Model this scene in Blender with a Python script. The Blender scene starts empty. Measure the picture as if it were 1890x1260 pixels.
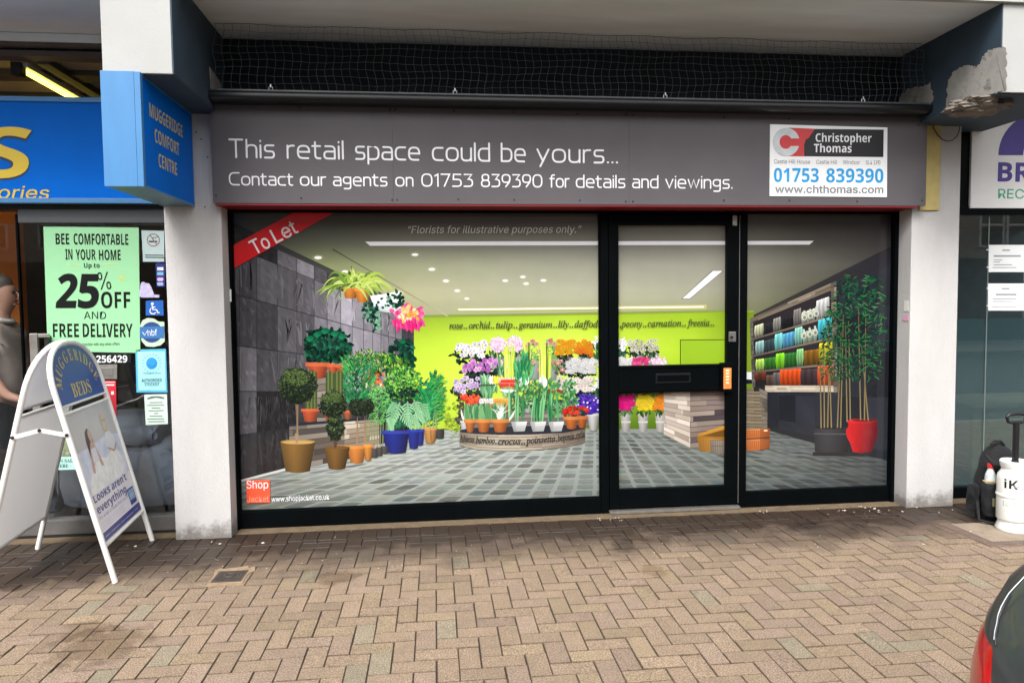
import bpy, bmesh, math, random
from mathutils import Vector, Matrix
C = bpy.context.scene.collection
SC = bpy.context.scene
R = random.Random(7)

# ------------------------------------------------------------------ camera
PW, PH = 1890, 1260                       # size of the photograph the measurements were taken from
FPX = 1321.64
CAM = Vector((1.777, -5.3927, 1.650))
YAW, PIT, ROL = math.radians(6.0875), math.radians(-3.1367), math.radians(-0.6191)

def cam_axes():
    f = Vector((math.sin(YAW), math.cos(YAW), 0)); r = Vector((math.cos(YAW), -math.sin(YAW), 0)); u = Vector((0, 0, 1))
    f2 = f * math.cos(PIT) + u * math.sin(PIT); u2 = -f * math.sin(PIT) + u * math.cos(PIT)
    return r * math.cos(ROL) + u2 * math.sin(ROL), -r * math.sin(ROL) + u2 * math.cos(ROL), f2
AX, AY, AZ = cam_axes()
cam = bpy.data.cameras.new('camera'); co = bpy.data.objects.new('camera', cam); C.objects.link(co)
co.matrix_world = Matrix(((AX.x, AY.x, -AZ.x, CAM.x), (AX.y, AY.y, -AZ.y, CAM.y), (AX.z, AY.z, -AZ.z, CAM.z), (0, 0, 0, 1)))
cam.sensor_fit = 'HORIZONTAL'; cam.sensor_width = 36; cam.lens = 36 * FPX / PW
cam.clip_start = 0.02; cam.clip_end = 600
SC.camera = co

# ------------------------------------------------------------------ light: a bright overcast day
SUN_EL, SUN_AZ = math.radians(52), math.radians(200)      # from the street side, high, a little to the left
w = bpy.data.worlds.new('World'); SC.world = w; w.use_nodes = True
nt = w.node_tree; nt.nodes.clear()
sky = nt.nodes.new('ShaderNodeTexSky'); sky.sky_type = 'NISHITA'; sky.sun_disc = False
sky.sun_elevation = SUN_EL; sky.sun_rotation = SUN_AZ; sky.air_density = 1.6; sky.dust_density = 4; sky.ozone_density = 1
hs = nt.nodes.new('ShaderNodeHueSaturation'); hs.inputs['Saturation'].default_value = 0.16
bg = nt.nodes.new('ShaderNodeBackground'); bg.inputs['Strength'].default_value = 0.15
wo = nt.nodes.new('ShaderNodeOutputWorld')
nt.links.new(sky.outputs[0], hs.inputs['Color']); nt.links.new(hs.outputs[0], bg.inputs['Color']); nt.links.new(bg.outputs[0], wo.inputs['Surface'])
sl = bpy.data.lights.new('sun', 'SUN'); sl.energy = 1.3; sl.angle = math.radians(22); sl.color = (1, .965, .92)
so = bpy.data.objects.new('sun', sl); C.objects.link(so)
sd = Vector((math.sin(SUN_AZ) * math.cos(SUN_EL), math.cos(SUN_AZ) * math.cos(SUN_EL), math.sin(SUN_EL)))
so.rotation_euler = (-sd).to_track_quat('-Z', 'Y').to_euler(); so.location = sd * 20
SC.view_settings.view_transform = 'Standard'; SC.view_settings.look = 'None'
SC.view_settings.exposure = 1.2; SC.view_settings.gamma = 1
SC.cycles.use_denoising = True; SC.cycles.max_bounces = 7; SC.cycles.transparent_max_bounces = 16
SC.cycles.caustics_reflective = False; SC.cycles.caustics_refractive = False

# ------------------------------------------------------------------ measuring: a pixel of the photo on a real plane
def ray(px, py):
    return AX * ((px - PW / 2) / FPX) + AY * ((PH / 2 - py) / FPX) + AZ
def at_y(px, py, y=0.0):
    d = ray(px, py); return CAM + d * ((y - CAM.y) / d.y)
def at_x(px, py, x):
    d = ray(px, py); return CAM + d * ((x - CAM.x) / d.x)
def at_z(px, py, z=0.0):
    d = ray(px, py); return CAM + d * ((z - CAM.z) / d.z)

# ------------------------------------------------------------------ materials
def lin(c):
    c = c / 255.0
    return c / 12.92 if c <= .04045 else ((c + .055) / 1.055) ** 2.4
def rgb(r, g, b, k=1.0):
    return (min(.9, lin(r) * k), min(.9, lin(g) * k), min(.9, lin(b) * k), 1)
def mat(name, col, rough=.6, metal=0.0, spec=.5, var=.12, vscale=5, bump=0.0, bscale=80, coat=0.0, emit=0.0, stain=None, attr=False, stretch=(1, 1, 1), speck=0.0, trans=0.0):
    """procedural material: base colour varied by noise, optional bump, stain = (colour, scale, threshold)"""
    m = bpy.data.materials.new(name); m.use_nodes = True
    t = m.node_tree; N = t.nodes; L = t.links
    b = N['Principled BSDF']; b.inputs['Roughness'].default_value = rough; b.inputs['Metallic'].default_value = metal
    b.inputs['Specular IOR Level'].default_value = spec; b.inputs['Coat Weight'].default_value = coat; b.inputs['Coat Roughness'].default_value = .05
    tc = N.new('ShaderNodeTexCoord'); mp = N.new('ShaderNodeMapping'); mp.inputs['Scale'].default_value = stretch
    L.new(tc.outputs['Object'], mp.inputs['Vector'])
    nz = N.new('ShaderNodeTexNoise'); nz.inputs['Scale'].default_value = vscale; nz.inputs['Detail'].default_value = 6; nz.inputs['Roughness'].default_value = .6
    L.new(mp.outputs[0], nz.inputs['Vector'])
    rm = N.new('ShaderNodeMapRange'); rm.inputs['From Min'].default_value = .3; rm.inputs['From Max'].default_value = .7
    rm.inputs['To Min'].default_value = 1 - var; rm.inputs['To Max'].default_value = 1 + var
    L.new(nz.outputs['Fac'], rm.inputs['Value'])
    mul = N.new('ShaderNodeVectorMath'); mul.operation = 'SCALE'
    if attr:
        at = N.new('ShaderNodeAttribute'); at.attribute_name = 'Col'; L.new(at.outputs['Color'], mul.inputs[0])
    else:
        mul.inputs[0].default_value = col[:3]
    L.new(rm.outputs[0], mul.inputs['Scale'])
    out = mul.outputs[0]
    if speck:
        n3 = N.new('ShaderNodeTexNoise'); n3.inputs['Scale'].default_value = 150; n3.inputs['Detail'].default_value = 3
        L.new(tc.outputs['Object'], n3.inputs['Vector'])
        r3 = N.new('ShaderNodeMapRange'); r3.inputs['From Min'].default_value = .36; r3.inputs['From Max'].default_value = .70
        r3.inputs['To Min'].default_value = 1 - speck; r3.inputs['To Max'].default_value = 1 + speck * 1.4
        L.new(n3.outputs['Fac'], r3.inputs['Value'])
        m3 = N.new('ShaderNodeVectorMath'); m3.operation = 'SCALE'; L.new(out, m3.inputs[0]); L.new(r3.outputs[0], m3.inputs['Scale']); out = m3.outputs[0]
    if stain:
        sc_, ss, th = stain[:3]
        n2 = N.new('ShaderNodeTexNoise'); n2.inputs['Scale'].default_value = ss; n2.inputs['Detail'].default_value = 8; n2.inputs['Roughness'].default_value = .7
        L.new(mp.outputs[0], n2.inputs['Vector'])
        r2 = N.new('ShaderNodeMapRange'); r2.inputs['From Min'].default_value = th; r2.inputs['From Max'].default_value = th + .12
        L.new(n2.outputs['Fac'], r2.inputs['Value'])
        mx = N.new('ShaderNodeMix'); mx.data_type = 'RGBA'; L.new(r2.outputs[0], mx.inputs['Factor'])
        L.new(out, mx.inputs['A']); mx.inputs['B'].default_value = sc_; out = mx.outputs['Result']
    L.new(out, b.inputs['Base Color'])
    if trans:                                                   # thin sheet that lets some light through
        tr = N.new('ShaderNodeBsdfTranslucent'); tr.inputs['Color'].default_value = col; mxs = N.new('ShaderNodeMixShader'); mxs.inputs[0].default_value = trans
        L.new(b.outputs[0], mxs.inputs[1]); L.new(tr.outputs[0], mxs.inputs[2]); L.new(mxs.outputs[0], N['Material Output'].inputs['Surface'])
    if emit:
        b.inputs['Emission Color'].default_value = col; b.inputs['Emission Strength'].default_value = emit
    if bump:
        nb = N.new('ShaderNodeTexNoise'); nb.inputs['Scale'].default_value = bscale; nb.inputs['Detail'].default_value = 5
        L.new(mp.outputs[0], nb.inputs['Vector'])
        bp = N.new('ShaderNodeBump'); bp.inputs['Strength'].default_value = bump; bp.inputs['Distance'].default_value = .01
        L.new(nb.outputs['Fac'], bp.inputs['Height']); L.new(bp.outputs[0], b.inputs['Normal'])
    return m
def glass_mat(name, tint, refl=1.0, haze=None, ior=1.55):
    """clear pane: what lies behind shows through, the street reflects by angle; haze = (colour, share) of a frosted film"""
    m = bpy.data.materials.new(name); m.use_nodes = True; t = m.node_tree; N = t.nodes; L = t.links; N.clear()
    o = N.new('ShaderNodeOutputMaterial'); tr = N.new('ShaderNodeBsdfTransparent'); tr.inputs['Color'].default_value = tint
    gl = N.new('ShaderNodeBsdfGlossy'); gl.inputs['Roughness'].default_value = 0.015; gl.inputs['Color'].default_value = (refl, refl, refl, 1)
    f0 = ((ior - 1) / (ior + 1)) ** 2; lw = N.new('ShaderNodeLayerWeight'); lw.inputs['Blend'].default_value = .5
    pw = N.new('ShaderNodeMath'); pw.operation = 'POWER'; pw.inputs[1].default_value = 5; L.new(lw.outputs['Facing'], pw.inputs[0])
    fr = N.new('ShaderNodeMath'); fr.operation = 'MULTIPLY_ADD'; fr.inputs[1].default_value = 1 - f0; fr.inputs[2].default_value = f0; L.new(pw.outputs[0], fr.inputs[0])
    mx = N.new('ShaderNodeMixShader'); L.new(fr.outputs[0], mx.inputs[0])
    src = tr.outputs[0]
    if haze:
        df = N.new('ShaderNodeBsdfDiffuse'); df.inputs['Color'].default_value = haze[0]
        m2 = N.new('ShaderNodeMixShader'); m2.inputs[0].default_value = haze[1]; L.new(tr.outputs[0], m2.inputs[1]); L.new(df.outputs[0], m2.inputs[2]); src = m2.outputs[0]
    L.new(src, mx.inputs[1]); L.new(gl.outputs[0], mx.inputs[2]); L.new(mx.outputs[0], o.inputs['Surface'])
    return m

# ------------------------------------------------------------------ mesh building
class MB:
    def __init__(s): s.v = []; s.f = []; s.c = []
    def face(s, pts, col=None):
        i = len(s.v); s.v += [tuple(p) for p in pts]; s.f.append(tuple(range(i, i + len(pts)))); s.c.append(col)
    def box(s, x0, x1, y0, y1, z0, z1, bev=0.0):
        bm = bmesh.new(); bmesh.ops.create_cube(bm, size=1)
        for v in bm.verts: v.co = Vector(((x0 + x1) / 2 + v.co.x * (x1 - x0), (y0 + y1) / 2 + v.co.y * (y1 - y0), (z0 + z1) / 2 + v.co.z * (z1 - z0)))
        if bev: bmesh.ops.bevel(bm, geom=bm.edges[:], offset=bev, segments=2, affect='EDGES', profile=.7)
        s.add(bm); return s
    def add(s, bm, M=None):
        if M is not None: bmesh.ops.transform(bm, matrix=M, verts=bm.verts)
        bm.verts.index_update(); i = len(s.v)
        s.v += [tuple(v.co) for v in bm.verts]
        for f in bm.faces: s.f.append(tuple(i + v.index for v in f.verts)); s.c.append(None)
        bm.free()
    def prism(s, pts, vec, cap=True):
        """outline pts (3D) extruded by vec"""
        vec = Vector(vec); n = len(pts); i = len(s.v); pts = [Vector(p) for p in pts]
        s.v += [tuple(p) for p in pts] + [tuple(p + vec) for p in pts]
        for k in range(n): s.f.append((i + k, i + (k + 1) % n, i + n + (k + 1) % n, i + n + k)); s.c.append(None)
        if cap:
            s.f.append(tuple(i + k for k in range(n))[::-1]); s.f.append(tuple(i + n + k for k in range(n))); s.c += [None, None]
        return s
    def tube(s, path, r, seg=10, closed=False):
        path = [Vector(p) for p in path]; n = len(path); i0 = len(s.v); rs = r if isinstance(r, (list, tuple)) else [r] * n
        up = None
        for k, p in enumerate(path):
            if closed: t = path[(k + 1) % n] - path[k - 1]
            else: t = path[min(k + 1, n - 1)] - path[max(k - 1, 0)]
            t.normalize()
            if up is None: up = Vector((0, 0, 1)) if abs(t.z) < .9 else Vector((1, 0, 0))
            a = t.cross(up).normalized(); b = a.cross(t).normalized(); up = b
            for q in range(seg):
                an = 2 * math.pi * q / seg; s.v.append(tuple(p + (a * math.cos(an) + b * math.sin(an)) * rs[k]))
        for k in range(n if closed else n - 1):
            k2 = (k + 1) % n
            for q in range(seg):
                q2 = (q + 1) % seg
                s.f.append((i0 + k * seg + q, i0 + k * seg + q2, i0 + k2 * seg + q2, i0 + k2 * seg + q)); s.c.append(None)
        if not closed:
            s.f.append(tuple(i0 + q for q in range(seg))[::-1]); s.f.append(tuple(i0 + (n - 1) * seg + q for q in range(seg))); s.c += [None, None]
        return s
    def lathe(s, prof, x, y, seg=32):
        """prof = [(r, z)...] about a vertical axis"""
        i0 = len(s.v)
        for r, z in prof:
            for q in range(seg):
                a = 2 * math.pi * q / seg; s.v.append((x + r * math.cos(a), y + r * math.sin(a), z))
        for k in range(len(prof) - 1):
            for q in range(seg):
                q2 = (q + 1) % seg; s.f.append((i0 + k * seg + q, i0 + k * seg + q2, i0 + (k + 1) * seg + q2, i0 + (k + 1) * seg + q)); s.c.append(None)
        s.f.append(tuple(i0 + q for q in range(seg))[::-1]); e = i0 + (len(prof) - 1) * seg; s.f.append(tuple(e + q for q in range(seg))); s.c += [None, None]
        return s
    def build(s, name, m, parent=None, smooth=False, kind=None):
        me = bpy.data.meshes.new(name); me.from_pydata(s.v, [], s.f)
        if any(c is not None for c in s.c):
            ca = me.color_attributes.new('Col', 'FLOAT_COLOR', 'CORNER'); data = []
            for f, c in zip(s.f, s.c):
                if c is None: c = (.5, .5, .5, 1)
                if isinstance(c[0], (tuple, list)):
                    for q in c: data += list(q)
                else: data += list(c) * len(f)
            ca.data.foreach_set('color', data)
        me.materials.append(m)
        o = bpy.data.objects.new(name, me); C.objects.link(o)
        if parent is not None:
            o.parent = parent; rt = parent
            while rt.parent: rt = rt.parent
            me.transform(Matrix.Translation(-rt.location))
        bm = bmesh.new(); bm.from_mesh(me)
        bmesh.ops.recalc_face_normals(bm, faces=bm.faces); bm.to_mesh(me); bm.free()
        if smooth:
            me.polygons.foreach_set('use_smooth', [True] * len(me.polygons)); me.update()
            try: me.set_sharp_from_angle(angle=math.radians(38))
            except Exception: pass
        if kind: o['kind'] = kind
        return o
def box(name, m, parent, x0, x1, y0, y1, z0, z1, bev=0.0):
    return MB().box(x0, x1, y0, y1, z0, z1, bev).build(name, m, parent)
def tag(o, label, cat, group=None):
    o['label'] = label; o['category'] = cat
    if group: o['group'] = group
    return o
def thing(name, label, cat, loc, group=None):
    o = bpy.data.objects.new(name, None); o.empty_display_size = .1; C.objects.link(o); o.location = loc
    return tag(o, label, cat, group)

# ------------------------------------------------------------------ lettering
def load_font(fn):
    try:
        import os
        p = os.path.join(bpy.utils.resource_path('LOCAL'), 'datafiles', 'fonts', fn)
        return bpy.data.fonts.load(p, check_existing=True) if os.path.exists(p) else None
    except Exception:
        return None
F_SANS = load_font('Inter.woff2'); F_MATH = load_font('NotoSansMath-Regular.woff2')
def style(s, kind):
    """letters of the maths font: serif italic, serif bold, sans bold, sans bold italic"""
    if not F_MATH: return s
    up, lo, dg = {'it': (0x1D434, 0x1D44E, None), 'bd': (0x1D400, 0x1D41A, 0x1D7CE), 'bi': (0x1D468, 0x1D482, None), 'sb': (0x1D5D4, 0x1D5EE, 0x1D7EC), 'si': (0x1D608, 0x1D622, None), 'sbi': (0x1D63C, 0x1D656, None)}[kind]
    o = ''
    for c in s:
        if kind == 'it' and c == 'h': o += '\u210E'
        elif 'A' <= c <= 'Z': o += chr(up + ord(c) - 65)
        elif 'a' <= c <= 'z': o += chr(lo + ord(c) - 97)
        elif c.isdigit() and dg: o += chr(dg + int(c))
        else: o += c
    return o
_cache = {}
def text_mesh(body, font, bold):
    k = (body, font.name if font else '', bold)
    if k in _cache: return _cache[k]
    cu = bpy.data.curves.new('t', 'FONT'); cu.body = body; cu.resolution_u = 3; cu.offset = bold
    if font: cu.font = font
    o = bpy.data.objects.new('t', cu); C.objects.link(o)
    me = bpy.data.meshes.new_from_object(o.evaluated_get(bpy.context.evaluated_depsgraph_get()))
    vs = [v.co.copy() for v in me.vertices]; fs = [tuple(p.vertices) for p in me.polygons]
    bpy.data.objects.remove(o); bpy.data.curves.remove(cu); bpy.data.meshes.remove(me)
    _cache[k] = (vs, fs); return vs, fs
def put_text(mb, body, p0, p1, height, nrm, font=None, kind=None, bold=0.0, shear=0.0, up=None, ref='H'):
    """flat letters from p0 to p1 along the baseline (fitted to that width), cap height `height`, facing nrm"""
    font = F_MATH if (kind and F_MATH) else (font or F_SANS)
    rv = style(ref, kind) if kind else ref
    vs, fs = text_mesh(style(body, kind) if kind else body, font, bold)
    hv, _ = text_mesh(rv, font, bold)
    if not vs: return
    x0 = min(v.x for v in vs); x1 = max(v.x for v in vs); hh = max(v.y for v in hv) - min(v.y for v in hv)
    p0 = Vector(p0); p1 = Vector(p1); d = p1 - p0; wd = d.length; d.normalize(); nrm = Vector(nrm).normalized()
    u = Vector(up).normalized() if up is not None else nrm.cross(d).normalized()
    sx = wd / max(1e-6, x1 - x0); sy = height / hh
    W = [p0 + d * ((v.x - x0) * sx + shear * v.y * sy) + u * (v.y * sy) for v in vs]
    for n_, f in enumerate(fs):                               # faces of one glyph may overlap: each lies a hair higher than the last
        lift = nrm * (1.2e-5 * (n_ % 61)); i = len(mb.v)
        mb.v += [tuple(W[k] + lift) for k in f]; mb.f.append(tuple(range(i, i + len(f)))); mb.c.append(None)
NY = Vector((0, -1, 0))
def wall_text(mb, body, a, b, cap, y, **k):
    """text on a wall parallel to the shopfront: a, b = photo pixels of the baseline's ends, cap = cap height in photo pixels"""
    p0 = at_y(a[0], a[1], y); p1 = at_y(b[0], b[1], y); h = at_y(a[0], a[1] - cap, y).z - p0.z
    put_text(mb, body, p0, p1, h, NY, **k)
def wall_poly(mb, pts, y):
    mb.face([at_y(px, py, y) for px, py in pts])
def ell(cx, cy, rx, ry, n=20, a0=0, a1=360):
    return [(cx + rx * math.cos(math.radians(a0 + (a1 - a0) * k / (n if a1 - a0 == 360 else n - 1))), cy + ry * math.sin(math.radians(a0 + (a1 - a0) * k / (n if a1 - a0 == 360 else n - 1)))) for k in range(n)]
# ================================================================== MATERIALS
M = {}
M['joint'] = mat('paving_joint', rgb(50, 40, 33), .95, var=.3, vscale=9)
M['concrete_paint'] = mat('white_masonry_paint', rgb(214, 210, 204), .75, var=.05, vscale=2.2, bump=.35, bscale=120, stain=(rgb(120, 112, 104), 5.5, .69))
M['fin_paint'] = mat('white_fin_paint', rgb(172, 173, 171), .75, var=.05, vscale=2, bump=.12, bscale=90)
M['soffit'] = mat('soffit_paint', rgb(226, 236, 251), .85, var=.12, vscale=2.0, stretch=(.35, 1.6, 1), bump=.2, bscale=40, stain=(rgb(80, 76, 72), 6.5, .72))
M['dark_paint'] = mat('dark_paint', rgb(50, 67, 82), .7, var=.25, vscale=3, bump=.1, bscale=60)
M['black'] = mat('bulkhead_black', rgb(17, 29, 38), .8, var=.3, vscale=3)
M['plaster'] = mat('bare_plaster', rgb(160, 157, 152), .9, var=.22, vscale=7, bump=.18, bscale=30, stain=(rgb(104, 100, 95), 7, .54))
M['rubble'] = mat('broken_concrete', rgb(116, 108, 100), .95, var=.3, vscale=14, bump=.9, bscale=30)
M['frame'] = mat('black_frame', rgb(5, 8, 10), .42, spec=.06, var=.25, vscale=4)
M['alu'] = mat('worn_aluminium', rgb(176, 172, 166), .35, metal=.8, var=.2, vscale=14)
M['steel'] = mat('satin_steel', rgb(190, 188, 184), .3, metal=.9, var=.1, vscale=10)
M['pipe'] = mat('pipe_black', rgb(17, 19, 23), .3, spec=.45, var=.25, vscale=6)
M['net'] = mat('net_cord', rgb(112, 118, 126), .9, var=.2)
M['fascia'] = mat('fascia_panel', rgb(93, 89, 93), .5, spec=.3, var=.09, vscale=1.6)
M['red_trim'] = mat('red_trim', rgb(120, 14, 24), .5, var=.1)
M['white_vinyl'] = mat('white_vinyl', rgb(236, 236, 240), .5, var=.02)
M['dot'] = mat('screw_dark', rgb(28, 26, 26), .5)
M['white'] = mat('white_board', rgb(240, 242, 245), .4, var=.03, vscale=3)
M['yellow_strip'] = mat('yellow_board', rgb(200, 180, 116), .7, var=.1, vscale=14, stain=(rgb(120, 105, 70), 18, .68))
M['blue'] = mat('blue_panel', rgb(0, 106, 214), .5, spec=.08, var=.07, vscale=3)
M['blue_light'] = mat('light_blue_metal', rgb(70, 128, 180), .4, var=.06, vscale=5, stretch=(3, 3, .5), stain=(rgb(150, 140, 130), 11, .73))
M['blue_mid'] = mat('blue_trim', rgb(62, 128, 190), .4, var=.08, vscale=6)
M['yellow_letter'] = mat('yellow_lettering', rgb(228, 196, 58), .5, var=.04)
M['gold_letter'] = mat('gold_lettering', rgb(206, 184, 100), .5, var=.05)
M['navy_letter'] = mat('letter_outline', rgb(38, 56, 86), .6)
M['glass'] = glass_mat('window_glass', (.93, .95, .95, 1), .8)
M['frosted'] = glass_mat('frosted_glass', (.85, .9, .9, 1), .6, (rgb(84, 104, 106), .42))
M['glass_dark'] = glass_mat('dark_window_glass', (.86, .92, .94, 1), 1.0, None, 1.75)
M['asphalt'] = mat('asphalt', rgb(70, 70, 70), .9, var=.2, vscale=20, bump=.5, bscale=200)
M['kerb'] = mat('kerb_stone', rgb(140, 132, 122), .9, var=.15, vscale=8, bump=.4, bscale=60)
M['mortar'] = mat('mortar', rgb(98, 83, 63), .95, var=.2, vscale=12, bump=.6, bscale=50, stain=(rgb(84, 72, 60), 7, .55))

# ================================================================== GROUND
def paver_material():
    m = mat('clay_pavers', (1, 1, 1, 1), .85, var=.10, vscale=14, bump=.35, bscale=260, attr=True, speck=.46)
    t = m.node_tree; N = t.nodes; L = t.links; b = N['Principled BSDF']
    base = b.inputs['Base Color'].links[0].from_socket
    tc = N.new('ShaderNodeTexCoord'); sep = N.new('ShaderNodeSeparateXYZ'); L.new(tc.outputs['Object'], sep.inputs[0])
    def noise(scale, detail=6, st=(1, 1, 1)):
        mp = N.new('ShaderNodeMapping'); mp.inputs['Scale'].default_value = st; L.new(tc.outputs['Object'], mp.inputs[0])
        n = N.new('ShaderNodeTexNoise'); n.inputs['Scale'].default_value = scale; n.inputs['Detail'].default_value = detail; n.inputs['Roughness'].default_value = .65
        L.new(mp.outputs[0], n.inputs['Vector']); return n.outputs['Fac']
    def math_(op, a, bb):
        n = N.new('ShaderNodeMath'); n.operation = op
        for i, q in enumerate((a, bb)):
            if isinstance(q, (int, float)): n.inputs[i].default_value = q
            else: L.new(q, n.inputs[i])
        return n.outputs[0]
    def ramp(v, a, bb):
        n = N.new('ShaderNodeMapRange'); n.interpolation_type = 'SMOOTHSTEP'; n.inputs['From Min'].default_value = a; n.inputs['From Max'].default_value = bb; L.new(v, n.inputs['Value']); return n.outputs[0]
    def over(bot, colr, fac):
        mx = N.new('ShaderNodeMix'); mx.data_type = 'RGBA'; L.new(fac, mx.inputs['Factor']); L.new(bot, mx.inputs['A'])
        if isinstance(colr, tuple): mx.inputs['B'].default_value = colr
        else: L.new(colr, mx.inputs['B'])
        return mx.outputs['Result']
    def mulcol(bot, colr):
        n = N.new('ShaderNodeVectorMath'); n.operation = 'MULTIPLY'; L.new(bot, n.inputs[0]); n.inputs[1].default_value = colr; return n.outputs[0]
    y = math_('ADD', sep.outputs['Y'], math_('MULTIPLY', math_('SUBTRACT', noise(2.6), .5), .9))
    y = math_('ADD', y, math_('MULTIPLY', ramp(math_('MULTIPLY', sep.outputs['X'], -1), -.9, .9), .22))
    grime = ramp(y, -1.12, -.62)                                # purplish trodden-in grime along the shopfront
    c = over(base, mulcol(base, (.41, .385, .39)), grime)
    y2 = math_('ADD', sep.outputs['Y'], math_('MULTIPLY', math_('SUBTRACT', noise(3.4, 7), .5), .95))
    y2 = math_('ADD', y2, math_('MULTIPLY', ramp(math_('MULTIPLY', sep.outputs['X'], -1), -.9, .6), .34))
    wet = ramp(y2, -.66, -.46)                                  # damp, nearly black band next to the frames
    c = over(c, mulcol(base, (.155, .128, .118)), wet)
    for sx_, sy_, sr, kx, dk in ((.12, -1.78, .22, 1.0, .62), (-.02, -1.6, .14, 1.0, .72), (3.02, -.70, .17, 1.9, .42), (3.08, -1.2, .10, 1.4, .72), (4.6, -.62, .22, .7, .55), (1.15, -1.05, .12, .8, .6)):   # spills, each with its own ragged outline
        dx = math_('MULTIPLY', math_('SUBTRACT', sep.outputs['X'], sx_), kx); dy = math_('SUBTRACT', sep.outputs['Y'], sy_)
        dd = math_('SQRT', math_('ADD', math_('MULTIPLY', dx, dx), math_('MULTIPLY', dy, dy)), 0)
        f_ = math_('ADD', math_('DIVIDE', dd, sr), math_('MULTIPLY', math_('SUBTRACT', noise(9, 8), .5), 2.6))
        c = over(mulcol(c, (dk, dk * .93, dk * .86)), c, ramp(f_, .62, 1.2))
    scum = math_('MULTIPLY', ramp(noise(26, 4), .60, .72), math_('MULTIPLY', ramp(y, -1.1, -.8), .35))
    c = over(c, rgb(120, 108, 96), scum)                       # pale mortar smears in the dirty zone
    L.new(c, b.inputs['Base Color'])
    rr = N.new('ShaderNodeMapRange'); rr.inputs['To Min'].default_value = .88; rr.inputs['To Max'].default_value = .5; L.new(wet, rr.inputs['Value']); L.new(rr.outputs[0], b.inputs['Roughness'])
    return m
M['paver'] = paver_material()

def pavement():
    U = .1025; ox, oy = 1.75693, -1.52115
    X0, X1, Y0, Y1 = -4.2, 9.6, -3.34, -.335
    drain = (.44, .575, -1.075, -.87); drain_p = (.40, .62, -1.10, -.80); plate = (5.40, 6.55, -1.10, -.60)
    rr = random.Random(3); v = []; f = []; col = []
    def paver(x0, x1, y0, y1, dark=1.0):
        x0 = max(x0, X0); x1 = min(x1, X1)
        for q in (drain_p, plate):
            if x0 > q[0] and x1 < q[1] and y0 > q[2] and y1 < q[3]: return
        g = .0021; z = rr.gauss(0, .0011); tx, ty = rr.gauss(0, .006), rr.gauss(0, .006); jx, jy, = rr.gauss(0, .0007), rr.gauss(0, .0007)
        a, b, c, d = x0 + g + jx, x1 - g + jx, y0 + g + jy, y1 - g + jy; e = .0024
        if b - a < .02 or d - c < .02: return
        cx, cy = (a + b) / 2, (c + d) / 2; i = len(v)
        H = lambda x, y: z + tx * (x - cx) + ty * (y - cy)
        for (x, y) in ((a, c), (b, c), (b, d), (a, d)): v.append((x, y, H(x, y) - .004))
        for (x, y) in ((a + e, c + e), (b - e, c + e), (b - e, d - e), (a + e, d - e)): v.append((x, y, H(x, y)))
        for (x, y) in ((a, c), (b, c), (b, d), (a, d)): v.append((x, y, -.02))
        f.append((i + 4, i + 5, i + 6, i + 7))
        for k in range(4):
            k2 = (k + 1) % 4; f.append((i + k, i + k2, i + 4 + k2, i + 4 + k)); f.append((i + 8 + k, i + 8 + k2, i + k2, i + k))
        t = rr.random(); val = rr.gauss(1, .06)
        base = (129, 111, 93) if t < .62 else (128, 110, 95) if t < .84 else (130, 113, 92) if t < .97 else (124, 114, 96)
        q = rgb(*base); q = (q[0] * val * dark, q[1] * val * dark, q[2] * val * dark, 1)
        e_ = (q[0] * .52, q[1] * .49, q[2] * .46, 1); col.extend(list(q) * 4 + list(e_) * 32)
    for j in range(-24, 13):
        for i in range(-60, 80):
            d = (i - j) % 4
            x, y = ox + i * U, oy + j * U
            if x > X1 or x < X0 - .2: continue
            if d == 1: a = (x, x + 2 * U, y, y + U)
            elif d == 3: a = (x, x + U, y - U, y + U)
            else: continue
            a = (a[0], a[1], max(a[2], Y0), min(a[3], Y1))
            if a[3] - a[2] > .02: paver(*a)
    x = X0
    while x < X1:                                               # soldier course against the shopfronts
        paver(x, x + U, -.335, -.13, .92); x += U
    me = bpy.data.meshes.new('pavement'); me.from_pydata(v, [], f)
    ca = me.color_attributes.new('Col', 'FLOAT_COLOR', 'CORNER'); ca.data.foreach_set('color', col)
    me.materials.append(M['paver']); o = bpy.data.objects.new('pavement', me); C.objects.link(o); o['kind'] = 'structure'
    mb = MB(); mb.box(-60, 60, -3.35, 8, -.3, -.0065); mb.build('ground', M['joint'], kind='structure')
    mb = MB(); mb.box(-60, 60, -3.49, -3.355, -.3, -.002, .012); mb.build('kerb', M['kerb'], kind='structure')
    mb = MB(); mb.face([(-60, -14.9, -.11), (60, -14.9, -.11), (60, -3.49, -.11), (-60, -3.49, -.11)]); mb.build('road', M['asphalt'], kind='structure')
    mb = MB(); mb.box(-60, 60, -40, -14.9, -.3, 0.0); mb.build('far_pavement', M['kerb'], kind='structure')
pavement()
# mortar fillet where paving meets the frames
mb = MB(); r2 = random.Random(11); n = 70
top = [(-4 + 13.5 * k / n, -.128 - r2.random() * .012) for k in range(n + 1)]
for k in range(n):
    (xa, ya), (xb, yb) = top[k], top[k + 1]
    mb.face([(xa, ya, .001), (xb, yb, .001), (xb, -.05, .010), (xa, -.05, .010)]); mb.face([(xa, ya, -.02), (xb, yb, -.02), (xb, yb, .001), (xa, ya, .001)]); mb.face([(xa, -.05, .010), (xb, -.05, .010), (xb, .06, .011), (xa, .06, .011)])
mb.build('mortar_strip', M['mortar'], kind='structure')

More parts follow.
